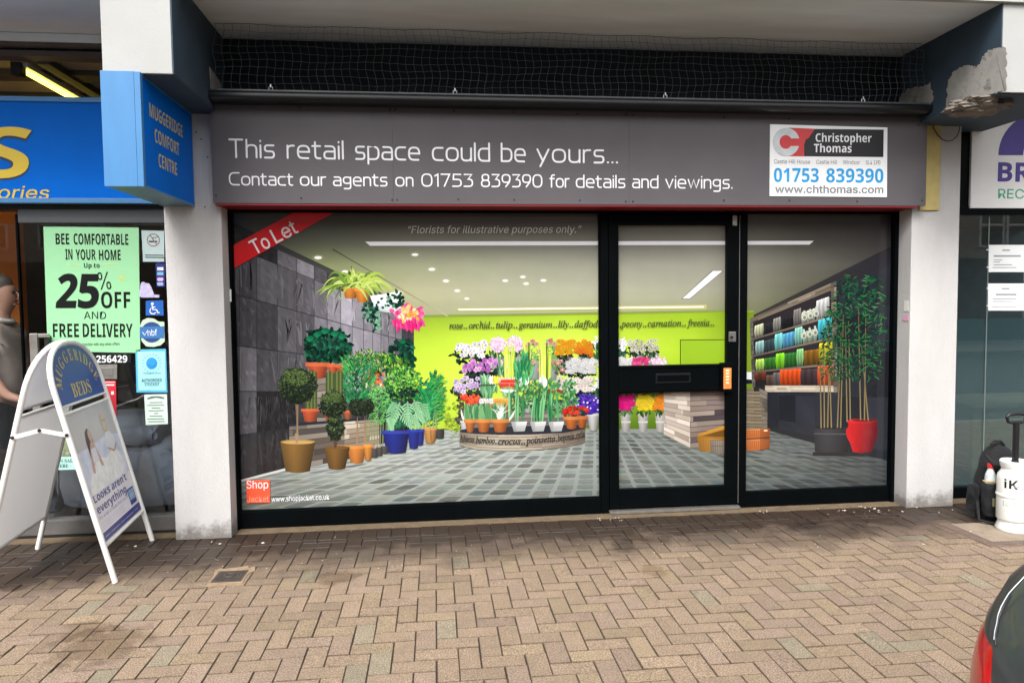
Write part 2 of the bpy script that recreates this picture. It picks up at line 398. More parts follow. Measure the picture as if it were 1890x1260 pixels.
# ================================================================== CONCRETE FRAME OF THE BUILDING
LX0, LX1, RX0, RX1 = -.068, .312, 5.435, 5.83
FINB, CEIL = 2.968, 3.535
slab = thing('canopy_slab', 'pale concrete soffit slab over the shopfronts with a white front edge', 'canopy', (2.8, 0, CEIL))
box('slab', M['soffit'], slab, -6, 12, -1.03, 7, CEIL, CEIL + .22)
box('slab_edge', M['fin_paint'], slab, -6, 12, -1.075, -1.032, CEIL - .004, CEIL + .24)

def dirty_base():
    m = mat('pillar_paint', rgb(194, 192, 191), .78, var=.07, vscale=2.6, stretch=(1.6, 1.6, .5), bump=.45, bscale=95, stain=(rgb(150, 142, 134), 5, .66))
    t = m.node_tree; N = t.nodes; L = t.links; b = N['Principled BSDF']; base = b.inputs['Base Color'].links[0].from_socket
    tc = N.new('ShaderNodeTexCoord'); sp = N.new('ShaderNodeSeparateXYZ'); L.new(tc.outputs['Object'], sp.inputs[0])
    n = N.new('ShaderNodeTexNoise'); n.inputs['Scale'].default_value = 16; n.inputs['Detail'].default_value = 8; n.inputs['Roughness'].default_value = .75; L.new(tc.outputs['Object'], n.inputs['Vector'])
    a = N.new('ShaderNodeMath'); a.operation = 'MULTIPLY_ADD'; a.inputs[1].default_value = .30; L.new(n.outputs['Fac'], a.inputs[0]); L.new(sp.outputs['Z'], a.inputs[2])
    r = N.new('ShaderNodeMapRange'); r.interpolation_type = 'SMOOTHSTEP'; r.inputs['From Min'].default_value = .30; r.inputs['From Max'].default_value = .16; r.inputs['To Max'].default_value = .78; L.new(a.outputs[0], r.inputs['Value'])
    mx = N.new('ShaderNodeMix'); mx.data_type = 'RGBA'; L.new(r.outputs[0], mx.inputs['Factor']); L.new(base, mx.inputs['A']); mx.inputs['B'].default_value = rgb(92, 84, 76)
    L.new(mx.outputs['Result'], b.inputs['Base Color']); return m
M['pillar'] = dirty_base()

pl = thing('concrete_pillar', 'white painted pillar behind the blue projecting sign with a bracket above', 'pillar', (.12, 0, 0))
box('shaft', M['pillar'], pl, LX0, LX1, -.2, .16, 0, FINB, .006)
box('bracket', M['fin_paint'], pl, LX0, LX1 - .003, -1.05, .16, FINB + .002, CEIL + .1, .004)
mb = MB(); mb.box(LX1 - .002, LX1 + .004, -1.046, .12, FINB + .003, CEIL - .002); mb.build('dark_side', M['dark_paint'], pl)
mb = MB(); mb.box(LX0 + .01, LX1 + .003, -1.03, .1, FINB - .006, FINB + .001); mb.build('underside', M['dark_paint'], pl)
pts = [(386, 124), (391, 131), (396, 138), (402, 146), (408, 158), (409, 171), (389, 170), (388, 150)]
mb = MB(); mb.prism([at_x(px, py, LX1 + .0045) for px, py in pts], (.004, 0, 0)); mb.build('bare_plaster', M['plaster'], pl)
for px, py in ((352, 224), (352, 300), (353, 363), (371, 257), (378, 382), (362, 244), (383, 290)):
    q = at_y(px, py, -.203); mb = MB(); mb.tube([q, q + Vector((0, .004, 0))], .007 if px < 360 else .005, 8); mb.build('hole', M['dot'], pl)

pr = thing('concrete_pillar', 'white painted pillar between the printed shopfront and the frosted window, with crumbling bracket above', 'pillar', (5.63, 0, 0))
box('shaft', M['pillar'], pr, RX0, RX1, -.2, .16, 0, FINB, .006)
box('bracket', M['fin_paint'], pr, RX0 + .003, RX1 + .3, -1.05, .16, FINB + .002, CEIL + .1, .004)
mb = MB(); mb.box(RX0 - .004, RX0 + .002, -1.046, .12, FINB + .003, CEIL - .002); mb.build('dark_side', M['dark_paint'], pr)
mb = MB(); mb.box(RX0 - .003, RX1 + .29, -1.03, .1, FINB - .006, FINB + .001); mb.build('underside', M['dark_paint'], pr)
def ragged(pts, amp, seed, sub=4):
    q = random.Random(seed); out = []
    for k in range(len(pts)):
        a, b = pts[k], pts[(k + 1) % len(pts)]
        for s_ in range(sub):
            t = s_ / sub; j = amp if s_ else amp * .3
            out.append((a[0] + (b[0] - a[0]) * t + q.uniform(-j, j), a[1] + (b[1] - a[1]) * t + q.uniform(-j, j)))
    return out
P1 = [(1744, 206), (1748, 180), (1751, 150), (1758, 134), (1772, 124), (1790, 121), (1802, 125), (1811, 117), (1818, 102), (1828, 92), (1842, 90), (1858, 88), (1859, 120), (1859, 166), (1842, 171), (1822, 176), (1800, 187), (1776, 198)]
P2 = [(1658, 180), (1676, 165), (1700, 160), (1718, 152), (1722, 178), (1717, 204), (1658, 203)]
for P, sd_ in ((P1, 2), (P2, 5)):
    mb = MB(); mb.prism([at_x(px, py, RX0 - .0045) for px, py in ragged(P, 2.4, sd_, 7)], (-.004, 0, 0)); mb.build('bare_plaster', M['plaster'], pr)
bm = bmesh.new(); bmesh.ops.create_icosphere(bm, subdivisions=4, radius=1); q = random.Random(4)
from mathutils import noise as mnoise
for v in bm.verts:
    k = 1 + .35 * mnoise.noise(v.co * 2.1) + .16 * mnoise.noise(v.co * 6) + .08 * mnoise.noise(v.co * 14)
    v.co = Vector((v.co.x * .19 * k, v.co.y * .17 * k, max(-.9, v.co.z) * .07 * k))
mb = MB(); mb.add(bm, Matrix.Translation((5.50, -.78, 2.955))); mb.build('crumbling_concrete', M['rubble'], pr, smooth=True)

box_bulk = thing('bulkhead_wall', 'black recessed wall above the grey fascia behind the bird net', 'wall', (2.8, .05, 2.4))
box('panel', M['black'], box_bulk, LX1 + .006, RX0 - .006, -.03, .12, 2.42, CEIL - .003)
# ================================================================== THE PRINTED SHOPFRONT
GX = dict(l0=.326, l1=3.034, d0=3.170, d1=4.027, r0=4.187, r1=5.400)
GZ = dict(b=.1366, t=2.3146, db0=.1944, db1=.9417, du0=1.1528, du1=2.2268)
PANES = [('left', GX['l0'] - .012, GX['l1'] + .012, GZ['b'] - .012, GZ['t'] + .012), ('up', GX['d0'] - .01, GX['d1'] + .01, GZ['du0'] - .01, GZ['du1'] + .01),
         ('low', GX['d0'] - .01, GX['d1'] + .01, GZ['db0'] - .01, GZ['db1'] + .01), ('right', GX['r0'] - .012, GX['r1'] + .012, GZ['b'] - .012, GZ['t'] + .012)]
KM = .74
def print_k(z): return .735 + .40 * max(0, z - 1.0) ** 1.5 / 1.5                # print colours brightened towards the top to offset the canopy's shade
class Print:
    """a printed picture: flat patches of colour laid one over another, cut to the panes; pixels of the photograph on the plane y = 0"""
    def __init__(s):
        s.mb = {p[0]: MB() for p in PANES}; s.x0, s.y0, s.cell = 420, 385, 3
        s.nx, s.ny = 412, 190; s.g = [[0] * s.nx for _ in range(s.ny)]
    def span(s, pts):
        xs = [p[0] for p in pts]; ys = [p[1] for p in pts]
        cl = lambda v, n: max(0, min(n - 1, int(v)))
        return cl((min(xs) - s.x0) / s.cell, s.nx), cl((max(xs) - s.x0) / s.cell, s.nx), cl((min(ys) - s.y0) / s.cell, s.ny), cl((max(ys) - s.y0) / s.cell, s.ny)
    def layer(s, pts):
        a, b, c, d = s.span(pts); m = 0
        for r in range(c, d + 1): m = max(m, max(s.g[r][a:b + 1]))
        m += 1
        for r in range(c, d + 1): s.g[r][a:b + 1] = [m] * (b + 1 - a)
        return m
    def poly(s, pts, col, layer=None):
        L = s.layer(pts) if layer is None else layer
        y = -L * 1.4e-5
        cols = col if isinstance(col[0], (tuple, list)) else [col] * len(pts)
        W = [at_y(px, py, 0) for px, py in pts]
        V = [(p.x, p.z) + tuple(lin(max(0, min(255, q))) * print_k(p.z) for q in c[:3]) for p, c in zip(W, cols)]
        for n, xa, xb, za, zb in PANES:
            if max(v[0] for v in V) < xa or min(v[0] for v in V) > xb or max(v[1] for v in V) < za or min(v[1] for v in V) > zb: continue
            P = V
            for ax, lim, sg in ((0, xa, 1), (0, xb, -1), (1, za, 1), (1, zb, -1)):
                if all(sg * (q[ax] - lim) >= 0 for q in P): continue
                out = []
                for k in range(len(P)):
                    A, B = P[k - 1], P[k]; ia, ib = sg * (A[ax] - lim) >= 0, sg * (B[ax] - lim) >= 0
                    if ia != ib:
                        t = (lim - A[ax]) / (B[ax] - A[ax]); out.append(tuple(A[q] + (B[q] - A[q]) * t for q in range(5)))
                    if ib: out.append(B)
                P = out
                if len(P) < 3: break
            if len(P) < 3: continue
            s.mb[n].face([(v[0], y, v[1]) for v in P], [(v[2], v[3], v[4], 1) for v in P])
    # --- brushes
    def grid(s, quad, cols, nu, nv, jit=0, rnd=R):
        """quad of 4 corners (tl, tr, br, bl) shaded by a table of colours, smoothly"""
        L = s.layer(quad); h, wd = len(cols), len(cols[0])
        def pt(u, v):
            a = [quad[0][k] + (quad[1][k] - quad[0][k]) * u for k in (0, 1)]; b = [quad[3][k] + (quad[2][k] - quad[3][k]) * u for k in (0, 1)]
            return (a[0] + (b[0] - a[0]) * v, a[1] + (b[1] - a[1]) * v)
        def co_(u, v):
            x, y = u * (wd - 1), v * (h - 1); i, j = min(int(x), wd - 2) if wd > 1 else 0, min(int(y), h - 2) if h > 1 else 0; fx, fy = x - i, y - j
            i2, j2 = min(i + 1, wd - 1), min(j + 1, h - 1)
            return tuple((cols[j][i][k] * (1 - fx) + cols[j][i2][k] * fx) * (1 - fy) + (cols[j2][i][k] * (1 - fx) + cols[j2][i2][k] * fx) * fy for k in range(3))
        CC = [[tuple(q + dj for q in co_(i / nu, j / nv)) for i in range(nu + 1) for dj in [rnd.uniform(-jit, jit)]] for j in range(nv + 1)]
        for j in range(nv):
            for i in range(nu):
                s.poly([pt(i / nu, j / nv), pt((i + 1) / nu, j / nv), pt((i + 1) / nu, (j + 1) / nv), pt(i / nu, (j + 1) / nv)], [CC[j][i], CC[j][i + 1], CC[j + 1][i + 1], CC[j + 1][i]], L)
    def leaf(s, x, y, ang, ln, wd, col, tip=None):
        c, n = math.cos(ang), math.sin(ang); pt = lambda a, b: (x + c * a - n * b, y + n * a + c * b)
        s.poly([pt(0, 0), pt(ln * .35, wd / 2), pt(ln * .75, wd * .38), pt(ln, 0), pt(ln * .75, -wd * .38), pt(ln * .35, -wd / 2)], [col] + [tuple(q * 1.13 for q in c) for c in (col, tip or col)] + [tip or col] + [tuple(q * .76 for q in c) for c in (tip or col, col)])
    def blade(s, p0, p1, p2, w0, col, col2=None, n=7):
        """a tapering curved blade through three points"""
        q = [((1 - t) ** 2 * p0[0] + 2 * t * (1 - t) * p1[0] + t * t * p2[0], (1 - t) ** 2 * p0[1] + 2 * t * (1 - t) * p1[1] + t * t * p2[1]) for t in [k / n for k in range(n + 1)]]
        a, b = [], []
        for k, p in enumerate(q):
            d = (q[min(k + 1, n)][0] - q[max(k - 1, 0)][0], q[min(k + 1, n)][1] - q[max(k - 1, 0)][1]); l = math.hypot(*d) or 1
            w_ = w0 * math.sin(math.pi * min(.98, .12 + .86 * k / n)) ** .7 / 2
            a.append((p[0] - d[1] / l * w_, p[1] + d[0] / l * w_)); b.append((p[0] + d[1] / l * w_, p[1] - d[0] / l * w_))
        c2 = col2 or col; cs = [tuple(col[i] + (c2[i] - col[i]) * k / n for i in range(3)) for k in range(n + 1)]
        L = s.layer(a + b)
        for k in range(n): s.poly([a[k], a[k + 1], b[k + 1], b[k]], [cs[k], cs[k + 1], cs[k + 1], cs[k]], L)
    def blob(s, cx, cy, rx, ry, n, ln, wd, pal, ang=None, sp=6.3, power=.5, top=None):
        """n leaves scattered over an ellipse; pal = colours; top = extra light towards the top"""
        for k in range(n):
            a = R.uniform(0, 6.283); r = R.random() ** power; x, y = cx + rx * r * math.cos(a), cy + ry * r * math.sin(a)
            c = R.choice(pal); j = R.uniform(-12, 12) + (top or 0) * -(y - cy) / ry
            s.leaf(x, y, (R.uniform(0, 6.283) if ang is None else ang + R.uniform(-sp / 2, sp / 2)), ln * R.uniform(.7, 1.25), wd * R.uniform(.7, 1.2), tuple(q + j for q in c))
    def flower(s, x, y, r, col, ctr, n=9, sq=.85):
        pts = []
        for k in range(n * 2):
            a = math.pi * k / n + .3; q = r if k % 2 == 0 else r * .62; pts.append((x + q * math.cos(a), y + q * sq * math.sin(a)))
        s.poly([(x + (a - x) * 1.14, y + .5 + (b - y) * 1.14) for a, b in pts], tuple(q * .70 for q in col)); s.poly(pts, [col if k % 2 == 0 else tuple(q * .88 for q in col) for k in range(n * 2)])
        if ctr: s.poly(ell(x, y, r * .3, r * .27, 7), ctr)
    def pot(s, x0, x1, y0, y1, taper, col, rim=None, rimh=0, dark=.62):
        """pot with shading across: x0..x1 at the rim y0, narrower by taper at the foot y1"""
        n = 8; L = s.layer([(x0, y0), (x1, y1)]); t = taper
        sh = lambda u: (1.0 - (1 - dark) * abs(u - .38) ** 1.3 / .62 ** 1.3)
        for k in range(n):
            u, v = k / n, (k + 1) / n; e = lambda u, yy, f: (x0 + (x1 - x0) * u + t * (1 - 2 * u) * f, yy + (y1 - y0) * .06 * math.sin(math.pi * u))
            ca, cb = tuple(q * sh(u) for q in col), tuple(q * sh(v) for q in col)
            s.poly([e(u, y0, 0), e(v, y0, 0), e(v, y1, 1), e(u, y1, 1)], [ca, cb, tuple(q * .86 for q in cb), tuple(q * .86 for q in ca)], L)
        if rim:
            w = (x1 - x0) * .05; L = s.layer([(x0 - w, y0), (x1 + w, y0 + rimh)])
            for k in range(n):
                u, v = k / n, (k + 1) / n; ca, cb = tuple(q * (.55 + .45 * sh(u)) for q in rim), tuple(q * (.55 + .45 * sh(v)) for q in rim)
                fx = lambda u: x0 - w + (x1 - x0 + 2 * w) * u
                s.poly([(fx(u), y0), (fx(v), y0), (fx(v), y0 + rimh), (fx(u), y0 + rimh)], [ca, cb, cb, ca], L)
    def planks(s, quad, n, pal, joint=(70, 62, 56), split=3):
        tl, tr, br, bl = quad; s.poly(quad, joint)
        mix = lambda a, b, t: (a[0] + (b[0] - a[0]) * t, a[1] + (b[1] - a[1]) * t)
        L = s.layer(quad)
        for k in range(n):
            cuts = sorted([0, 1] + [R.random() for _ in range(split)]); a, b = (k + .06) / n, (k + .96) / n
            for u, v in zip(cuts, cuts[1:]):
                c = R.choice(pal); j = R.uniform(-14, 14); c = tuple(q + j for q in c); j2 = R.uniform(-12, 12); c2 = tuple(q + j2 for q in c)
                P = lambda t, uu: mix(mix(tl, tr, uu), mix(bl, br, uu), t)
                s.poly([P(a, u), P(a, v), P(b, v), P(b, u)], [c, c2, c2, c], L)
PR = Print()

def draw_room():
    # ceiling of the pictured shop
    T = [[(46, 50, 54), (62, 63, 58), (70, 69, 64), (73, 71, 67), (75, 73, 68), (92, 90, 84), (64, 62, 61), (48, 46, 52)],
         [(52, 56, 56), (92, 94, 82), (112, 113, 100), (116, 115, 106), (116, 115, 107), (126, 124, 115), (86, 84, 79), (58, 55, 59)],
         [(80, 90, 60), (134, 146, 88), (150, 156, 118), (152, 155, 130), (146, 147, 130), (148, 147, 132), (100, 98, 88), (60, 58, 61)],
         [(110, 125, 60), (160, 172, 100), (184, 182, 136), (178, 180, 146), (176, 177, 148), (162, 163, 138), (96, 96, 76), (60, 60, 58)],
         [(120, 135, 60), (150, 165, 90), (164, 168, 120), (166, 170, 124), (168, 172, 120), (150, 160, 98), (84, 92, 56), (56, 58, 50)]]
    T = [[tuple(c[k] * .68 + (sum(c) / 3 + (0, 0, -8)[k]) * .32 for k in range(3)) for c in r] for r in T]
    PR.grid([(420, 388), (1650, 386), (1650, 590), (420, 594)], T, 28, 14, 1.5)
    PR.poly([(520, 388), (1160, 388), (1160, 400), (520, 400)], [(58, 60, 58)] * 2 + [(70, 69, 65)] * 2)
    def ceil_at(x, y):
        u, v = max(0, min(.999, (x - 420) / 1230)) * 7, max(0, min(.999, (y - 388) / 204)) * 4; i, j = int(u), int(v); fx, fy = u - i, v - j
        return tuple((T[j][i][k] * (1 - fx) + T[j][i + 1][k] * fx) * (1 - fy) + (T[j + 1][i][k] * (1 - fx) + T[j + 1][i + 1][k] * fx) * fy for k in range(3))
    # lime back wall
    W_ = [[(140, 168, 48), (150, 182, 52), (160, 192, 52), (166, 198, 52), (150, 182, 44), (150, 186, 44), (110, 136, 36)],
          [(188, 220, 62), (204, 236, 74), (212, 242, 82), (214, 242, 84), (190, 222, 64), (172, 208, 50), (128, 150, 42)],
          [(204, 236, 70), (216, 246, 84), (218, 246, 92), (214, 242, 88), (196, 226, 70), (168, 204, 46), (124, 148, 40)],
          [(196, 228, 64), (206, 236, 74), (190, 220, 70), (170, 200, 60), (120, 160, 40), (110, 150, 34), (90, 120, 30)],
          [(180, 210, 56), (176, 205, 60), (140, 170, 50), (110, 140, 44), (70, 100, 26), (66, 92, 24), (60, 80, 24)]]
    PR.grid([(762, 583), (1391, 573), (1391, 800), (762, 803)], W_, 21, 10, 2)
    PR.poly([(762, 582), (1391, 572), (1391, 576), (762, 587)], [(120, 140, 60)] * 2 + [(140, 165, 56)] * 2)
    # cobbled floor, seen in perspective
    VX, VY, K = 1098, 722, 77.0
    F = [[(170, 176, 172), (196, 202, 198), (190, 198, 194), (150, 158, 152), (120, 126, 124), (84, 88, 90)],
         [(176, 182, 178), (206, 212, 206), (198, 206, 200), (158, 166, 162), (128, 136, 132), (86, 90, 92)],
         [(150, 156, 150), (186, 194, 186), (178, 186, 180), (146, 154, 150), (112, 120, 118), (74, 78, 80)],
         [(126, 130, 124), (150, 156, 148), (146, 152, 146), (128, 134, 130), (100, 106, 104), (70, 72, 76)]]
    PR.grid([(420, 796), (1650, 788), (1650, 950), (420, 950)], [[tuple(q * .93 for q in c) for c in r] for r in F], 24, 8, 2)
    def flo(x, y):
        u, v = max(0, min(.999, (x - 420) / 1230)) * 5, max(0, min(.999, (y - 796) / 154)) * 3; i, j = int(u), int(v); fx, fy = u - i, v - j
        return [(F[j][i][k] * (1 - fx) + F[j][i + 1][k] * fx) * (1 - fy) + (F[j + 1][i][k] * (1 - fx) + F[j + 1][i + 1][k] * fx) * fy for k in range(3)]
    L = PR.layer([(420, 796), (1650, 950)]); q = random.Random(21)
    yr = 797.0; row = 0
    while yr < 946:
        hgt = 5.3e-5 * (yr - 450) ** 2; ya, yb = yr + .55, yr + hgt - .55; d = K / (yr - VY); dd = d - K / (yr + hgt - VY); cw = 16.0; off = .3 * q.uniform(-1, 1)
        c = -80 * cw + off
        while c < 72 * cw:
            e = 1.55
            x = [(VX + (c + e) / d, ya), (VX + (c + cw - e) / d, ya), (VX + (c + cw - e) / (d - dd), yb), (VX + (c + e) / (d - dd), yb)]
            c += cw; jy = q.uniform(-.9, .9); x = [(a, b + jy) for a, b in x]
            if x[1][0] < 425 or x[0][0] > 1650: continue
            f0 = flo((x[0][0] + x[2][0]) / 2, (ya + yb) / 2); k = q.uniform(.66, .88) if q.random() < .8 else q.uniform(.55, .97); t = q.uniform(-2, 2)
            c1 = (f0[0] * k - t, f0[1] * k + 1, f0[2] * k + 1 + t); c2 = tuple(z * q.uniform(.8, .95) for z in [1] for z in c1); ym = (ya + yb) / 2 + jy; sl_ = (x[3][0] - x[0][0]) / 2
            PR.poly([(x[0][0] + 1, ya + jy + .7), ((x[0][0] + x[1][0]) / 2, ya + jy), (x[1][0] - 1, ya + jy + .7), (x[1][0] + sl_ + .6, ym), (x[2][0] - 1, yb + jy - .8), ((x[2][0] + x[3][0]) / 2, yb + jy), (x[3][0] + 1, yb + jy - .8), (x[0][0] + sl_ - .6, ym)], [c1, c1, c1, c1, c2, c2, c2, c1], L)
        yr += hgt; row += 1
    # slate wall on the left, in perspective to the same point
    WX, WY = 1085, 722
    slope = [-.47, -.36, -.275, -.13, 0.0, .125, .252]
    tp = 0.470
    def wp(x, sl): return (x, WY + (WX - x) * sl)
    xs = [418, 442, 474, 512, 548, 580, 604, 629, 650, 671, 688, 703, 717, 730, 742, 753, 764]
    rows = [(-.470, -.408), (-.408, -.275), (-.275, -.130), (-.130, .0), (.0, .125), (.125, .252)]
    q = random.Random(5); PR.poly([wp(418, -.474), wp(764, -.474), wp(764, .254), wp(418, .254)], (40, 40, 44)); L = PR.layer([(418, 400), (764, 900)])
    for r, (a, b) in enumerate(rows):
        for k in range(len(xs) - 1):
            xa, xb = xs[k], xs[k + 1]
            lit = max(0, 1 - abs((xa - 645) / 120)) * (1 if r < 4 else .3); edge = .62 if xa > 735 else 1
            base = (74 + 84 * lit + (14 if k % 3 == 1 else 0) + q.uniform(-24, 22)) * edge
            if r == 0: base = 34 + 90 * max(0, 1 - abs(xa - 530) / 60) + (30 if xa > 545 else 0)
            if r >= 4: base = base * .9 if xa < 470 else base * .66
            if r == 5: base *= .70
            n, m = max(2, int((xb - xa) / 4.5)), 12; e = .45
            G = [[base * q.uniform(.95, 1.05) + (7 * math.sin(i * 1.7 + r * 2 + k) if q.random() < .6 else 0) + (q.uniform(8, 26) if q.random() < .05 else 0) for i in range(n + 1)] for j in range(m + 1)]
            px = lambda i: xa + e + (xb - xa - 2 * e) * i / n
            py = lambda x, j: WY + (WX - x) * (a + (b - a) * (j + .12) / (m + .24))
            cc = lambda i, j: (G[j][i], G[j][i] * .975, G[j][i] * 1.04)
            for j in range(m):
                for i in range(n):
                    PR.poly([(px(i), py(px(i), j)), (px(i + 1), py(px(i + 1), j)), (px(i + 1), py(px(i + 1), j + 1)), (px(i), py(px(i), j + 1))], [cc(i, j), cc(i + 1, j), cc(i + 1, j + 1), cc(i, j + 1)], L)
    for k in range(150):
        x = q.uniform(430, 740); a0 = q.choice([-.34, -.2, -.07, .06, .18]); ya = WY + (WX - x) * (a0 - .045); yb = WY + (WX - x) * (a0 + .045); dx = q.uniform(-7, 7); lit = max(0, 1 - abs((x - 645) / 120)); b = 92 + 88 * lit + q.uniform(-30, 16) if a0 < .05 else 62 + q.uniform(-12, 14)
        PR.poly([(x, ya), (x + q.uniform(.8, 2.6), ya + 3), (x + dx + q.uniform(1, 3.5), (ya + yb) / 2), (x + dx * 1.6, yb), (x + dx * 1.2 - 1, yb - 4), (x + dx * .6, (ya + yb) / 2)], (b, b * .98, b * 1.03), L + 1)
    PR.poly([wp(418, -.476), wp(764, -.476), wp(764, -.462), wp(418, -.455)], [(20, 22, 26), (60, 62, 56), (90, 92, 88), (28, 30, 34)])
    PR.poly([(440, 886), (529, 863), (534, 866), (440, 890)], (214, 216, 214))
    # lamps in the pictured ceiling
    PR.poly([(674, 446), (1502, 444.6), (1494, 451.5), (683, 453.6)], (240, 240, 246))
    PR.poly([(840, 568), (1304, 562.5), (1304, 571), (840, 577)], [(176, 178, 130), (200, 190, 130), (170, 175, 110), (160, 170, 110)])
    PR.poly([(845, 569.8), (1299, 564.8), (1299, 567.6), (847, 572.8)], (255, 250, 226))
    PR.poly([(1257, 552), (1314, 499), (1336, 499), (1274, 552)], (120, 118, 108)); PR.poly([(1260, 550.6), (1316, 500), (1333, 500), (1273, 550.6)], (244, 244, 250))
    PR.poly([(612, 460), (616, 460), (828, 583), (824, 584)], [(52, 52, 46), (52, 52, 46), (190, 186, 150), (170, 168, 130)])
    for x, y, rx in ((587, 475.5, 7), (637, 501.5, 5.5), (766, 470, 6), (797, 497, 5.5), (823, 518.5, 5), (844, 536.5, 4.5), (861.5, 551, 4), (932.5, 518, 4.6), (965, 511, 4.6), (971, 523.5, 4.6), (1003, 517.5, 4.8), (733, 541, 8)):
        g = 1 if x > 600 else 1.9
        for f, al in ((1.7, 8), (1.35, 22)):
            yy = (y - 400) / 180; xx = (x - 500) / 600
            b0 = ceil_at(x, y); PR.poly(ell(x, y, rx * f, rx * f * .5, 14), tuple(q_ + al for q_ in b0))
        PR.poly(ell(x, y, rx, rx * .42, 14), (250, 250, 246))

TERRA, TERRB = (206, 92, 56), (222, 110, 70)
def draw_left_plants():
    # plank shelving
    pal = [(132, 122, 112), (112, 102, 96), (92, 84, 80), (150, 140, 128), (120, 108, 96)]
    PR.planks([(585, 698), (632, 690), (632, 782), (585, 782)], 7, pal, split=1)
    PR.planks([(534, 783), (700, 770), (700, 836), (534, 868)], 8, [tuple(q * .86 for q in c) for c in pal])
    PR.planks([(636, 774), (700, 769), (700, 826), (636, 838)], 7, [(186, 172, 154), (168, 152, 134), (200, 188, 168), (150, 136, 120)], split=1)
    PR.poly([(534, 782), (700, 768), (700, 773), (534, 787)], (38, 42, 52))
    PR.poly([(583, 695), (632, 688), (632, 692), (583, 699)], (38, 44, 60))
    PR.poly([(562, 640), (570, 612), (590, 606), (636, 612), (642, 650), (640, 668), (566, 668)], (14, 26, 24))
    PR.blob(603, 640, 38, 27, 150, 14, 9, [(18, 84, 58), (14, 62, 46), (26, 110, 74), (10, 40, 34), (20, 52, 44)], ang=1.2, sp=2.6, top=16); PR.blob(603, 636, 42, 29, 60, 11, 6, [(18, 84, 58), (14, 62, 46), (10, 40, 34)], power=.1)
    for x, y in ((600, 610), (618, 615), (632, 620), (586, 616), (572, 624)): PR.leaf(x - 8, y + 2, -.2, 17, 12, (26, 122, 82), (16, 90, 62))
    PR.pot(566, 607, 669, 697, 8, TERRA, TERRB, 7); PR.pot(604, 624, 671, 695, 4, TERRA, TERRB, 6); PR.pot(620, 638, 672, 693, 4, (190, 84, 54), TERRB, 6)
    # hanging bowl of spider plant, ivy trough, flower ball
    PR.pot(632, 662, 529, 550, 5, (214, 134, 60), (224, 148, 76), 4); PR.pot(655, 684, 533, 557, 5, (222, 140, 58), (230, 152, 70), 4)
    for k in range(66):
        a = R.uniform(-3.25, .1); ln = R.uniform(30, 68); cx, cy = 645 + R.uniform(-6, 26), 529 + R.uniform(-3, 3)
        ex, ey = cx + math.cos(a) * ln, cy + math.sin(a) * ln * .42 + R.uniform(6, 34) * abs(math.cos(a)); mx_, my = cx + math.cos(a) * ln * .55, cy + math.sin(a) * ln * .55 - R.uniform(10, 20)
        c = R.choice([(176, 204, 84), (150, 186, 66), (206, 220, 130), (116, 150, 60), (94, 122, 56), (188, 214, 96)]); PR.blade((cx, cy), (mx_, my), (ex, ey), R.uniform(3, 5.4), c, tuple(q * .9 for q in c))
    PR.poly([(683, 546), (740, 538), (744, 566), (732, 579), (694, 573), (688, 560)], [(236, 240, 250), (244, 246, 254), (230, 234, 244), (190, 206, 200), (176, 196, 186), (216, 222, 236)])
    PR.blob(683, 572, 12, 22, 34, 8, 7, [(20, 54, 44), (28, 74, 56), (110, 160, 130), (60, 110, 84)]); PR.blob(692, 588, 12, 20, 26, 8, 7, [(22, 58, 48), (30, 80, 62), (120, 168, 140)])
    PR.blob(732, 552, 16, 13, 34, 8, 6, [(18, 60, 40), (24, 82, 50), (20, 44, 38)]); PR.blob(715, 562, 26, 12, 22, 6, 5, [(22, 54, 46), (96, 150, 110)])
    PR.blob(753, 584, 28, 19, 90, 11, 8, [(226, 66, 136), (240, 110, 166), (200, 40, 110), (236, 90, 150)]); PR.blob(752, 580, 20, 11, 34, 9, 7, [(250, 176, 92), (252, 208, 150), (244, 150, 60), (250, 226, 200)]); PR.blob(752, 596, 24, 9, 26, 12, 6, [(220, 44, 120), (232, 70, 140)], ang=1.4, sp=1.2)
    # second dark plant, bright ferns, palms
    PR.blob(738, 655, 26, 30, 110, 14, 9, [(16, 78, 54), (12, 52, 42), (24, 104, 72), (10, 36, 32)], ang=1.2, sp=2.4)
    PR.blob(700, 690, 60, 34, 90, 12, 6, [(20, 70, 40), (34, 96, 44), (16, 54, 36)])
    PR.blob(693, 702, 24, 16, 40, 8, 6, [(206, 96, 50), (224, 128, 70), (160, 60, 40), (110, 60, 40)]); PR.blob(690, 712, 12, 7, 14, 7, 5, [(240, 224, 190), (196, 70, 50)])
    for k in range(430):
        x = R.uniform(632, 752); t = (x - 632) / 120; y = 662 - 14 * math.sin(math.pi * t) + R.uniform(0, 30); a = R.uniform(.1, 1.6) if x > 690 else R.uniform(-2.6, 1.5)
        c = R.choice([(120, 200, 60), (86, 172, 52), (160, 216, 84), (60, 140, 48), (40, 110, 44), (186, 228, 110)]); j_ = R.uniform(.42, 1.15); PR.leaf(x, y, a, R.uniform(6, 12), R.uniform(1.7, 3.0), tuple(q * j_ for q in c), tuple(q * .7 * j_ for q in c))
    PR.blob(658, 706, 26, 40, 130, 12, 2.6, [(24, 96, 58), (18, 76, 48), (34, 120, 70)], ang=-1.2, sp=1.6)
    for k in range(330):
        x, y = R.uniform(632, 690), R.uniform(664, 745); c = R.choice([(40, 150, 84), (30, 118, 66), (60, 172, 100), (24, 96, 58), (80, 186, 90)]); s_ = 1 if x > 658 else -1
        PR.blade((x, y), (x + s_ * 3, y - 8), (x + s_ * R.uniform(5, 10), y - R.uniform(7, 13)), 1.3, c, n=2)
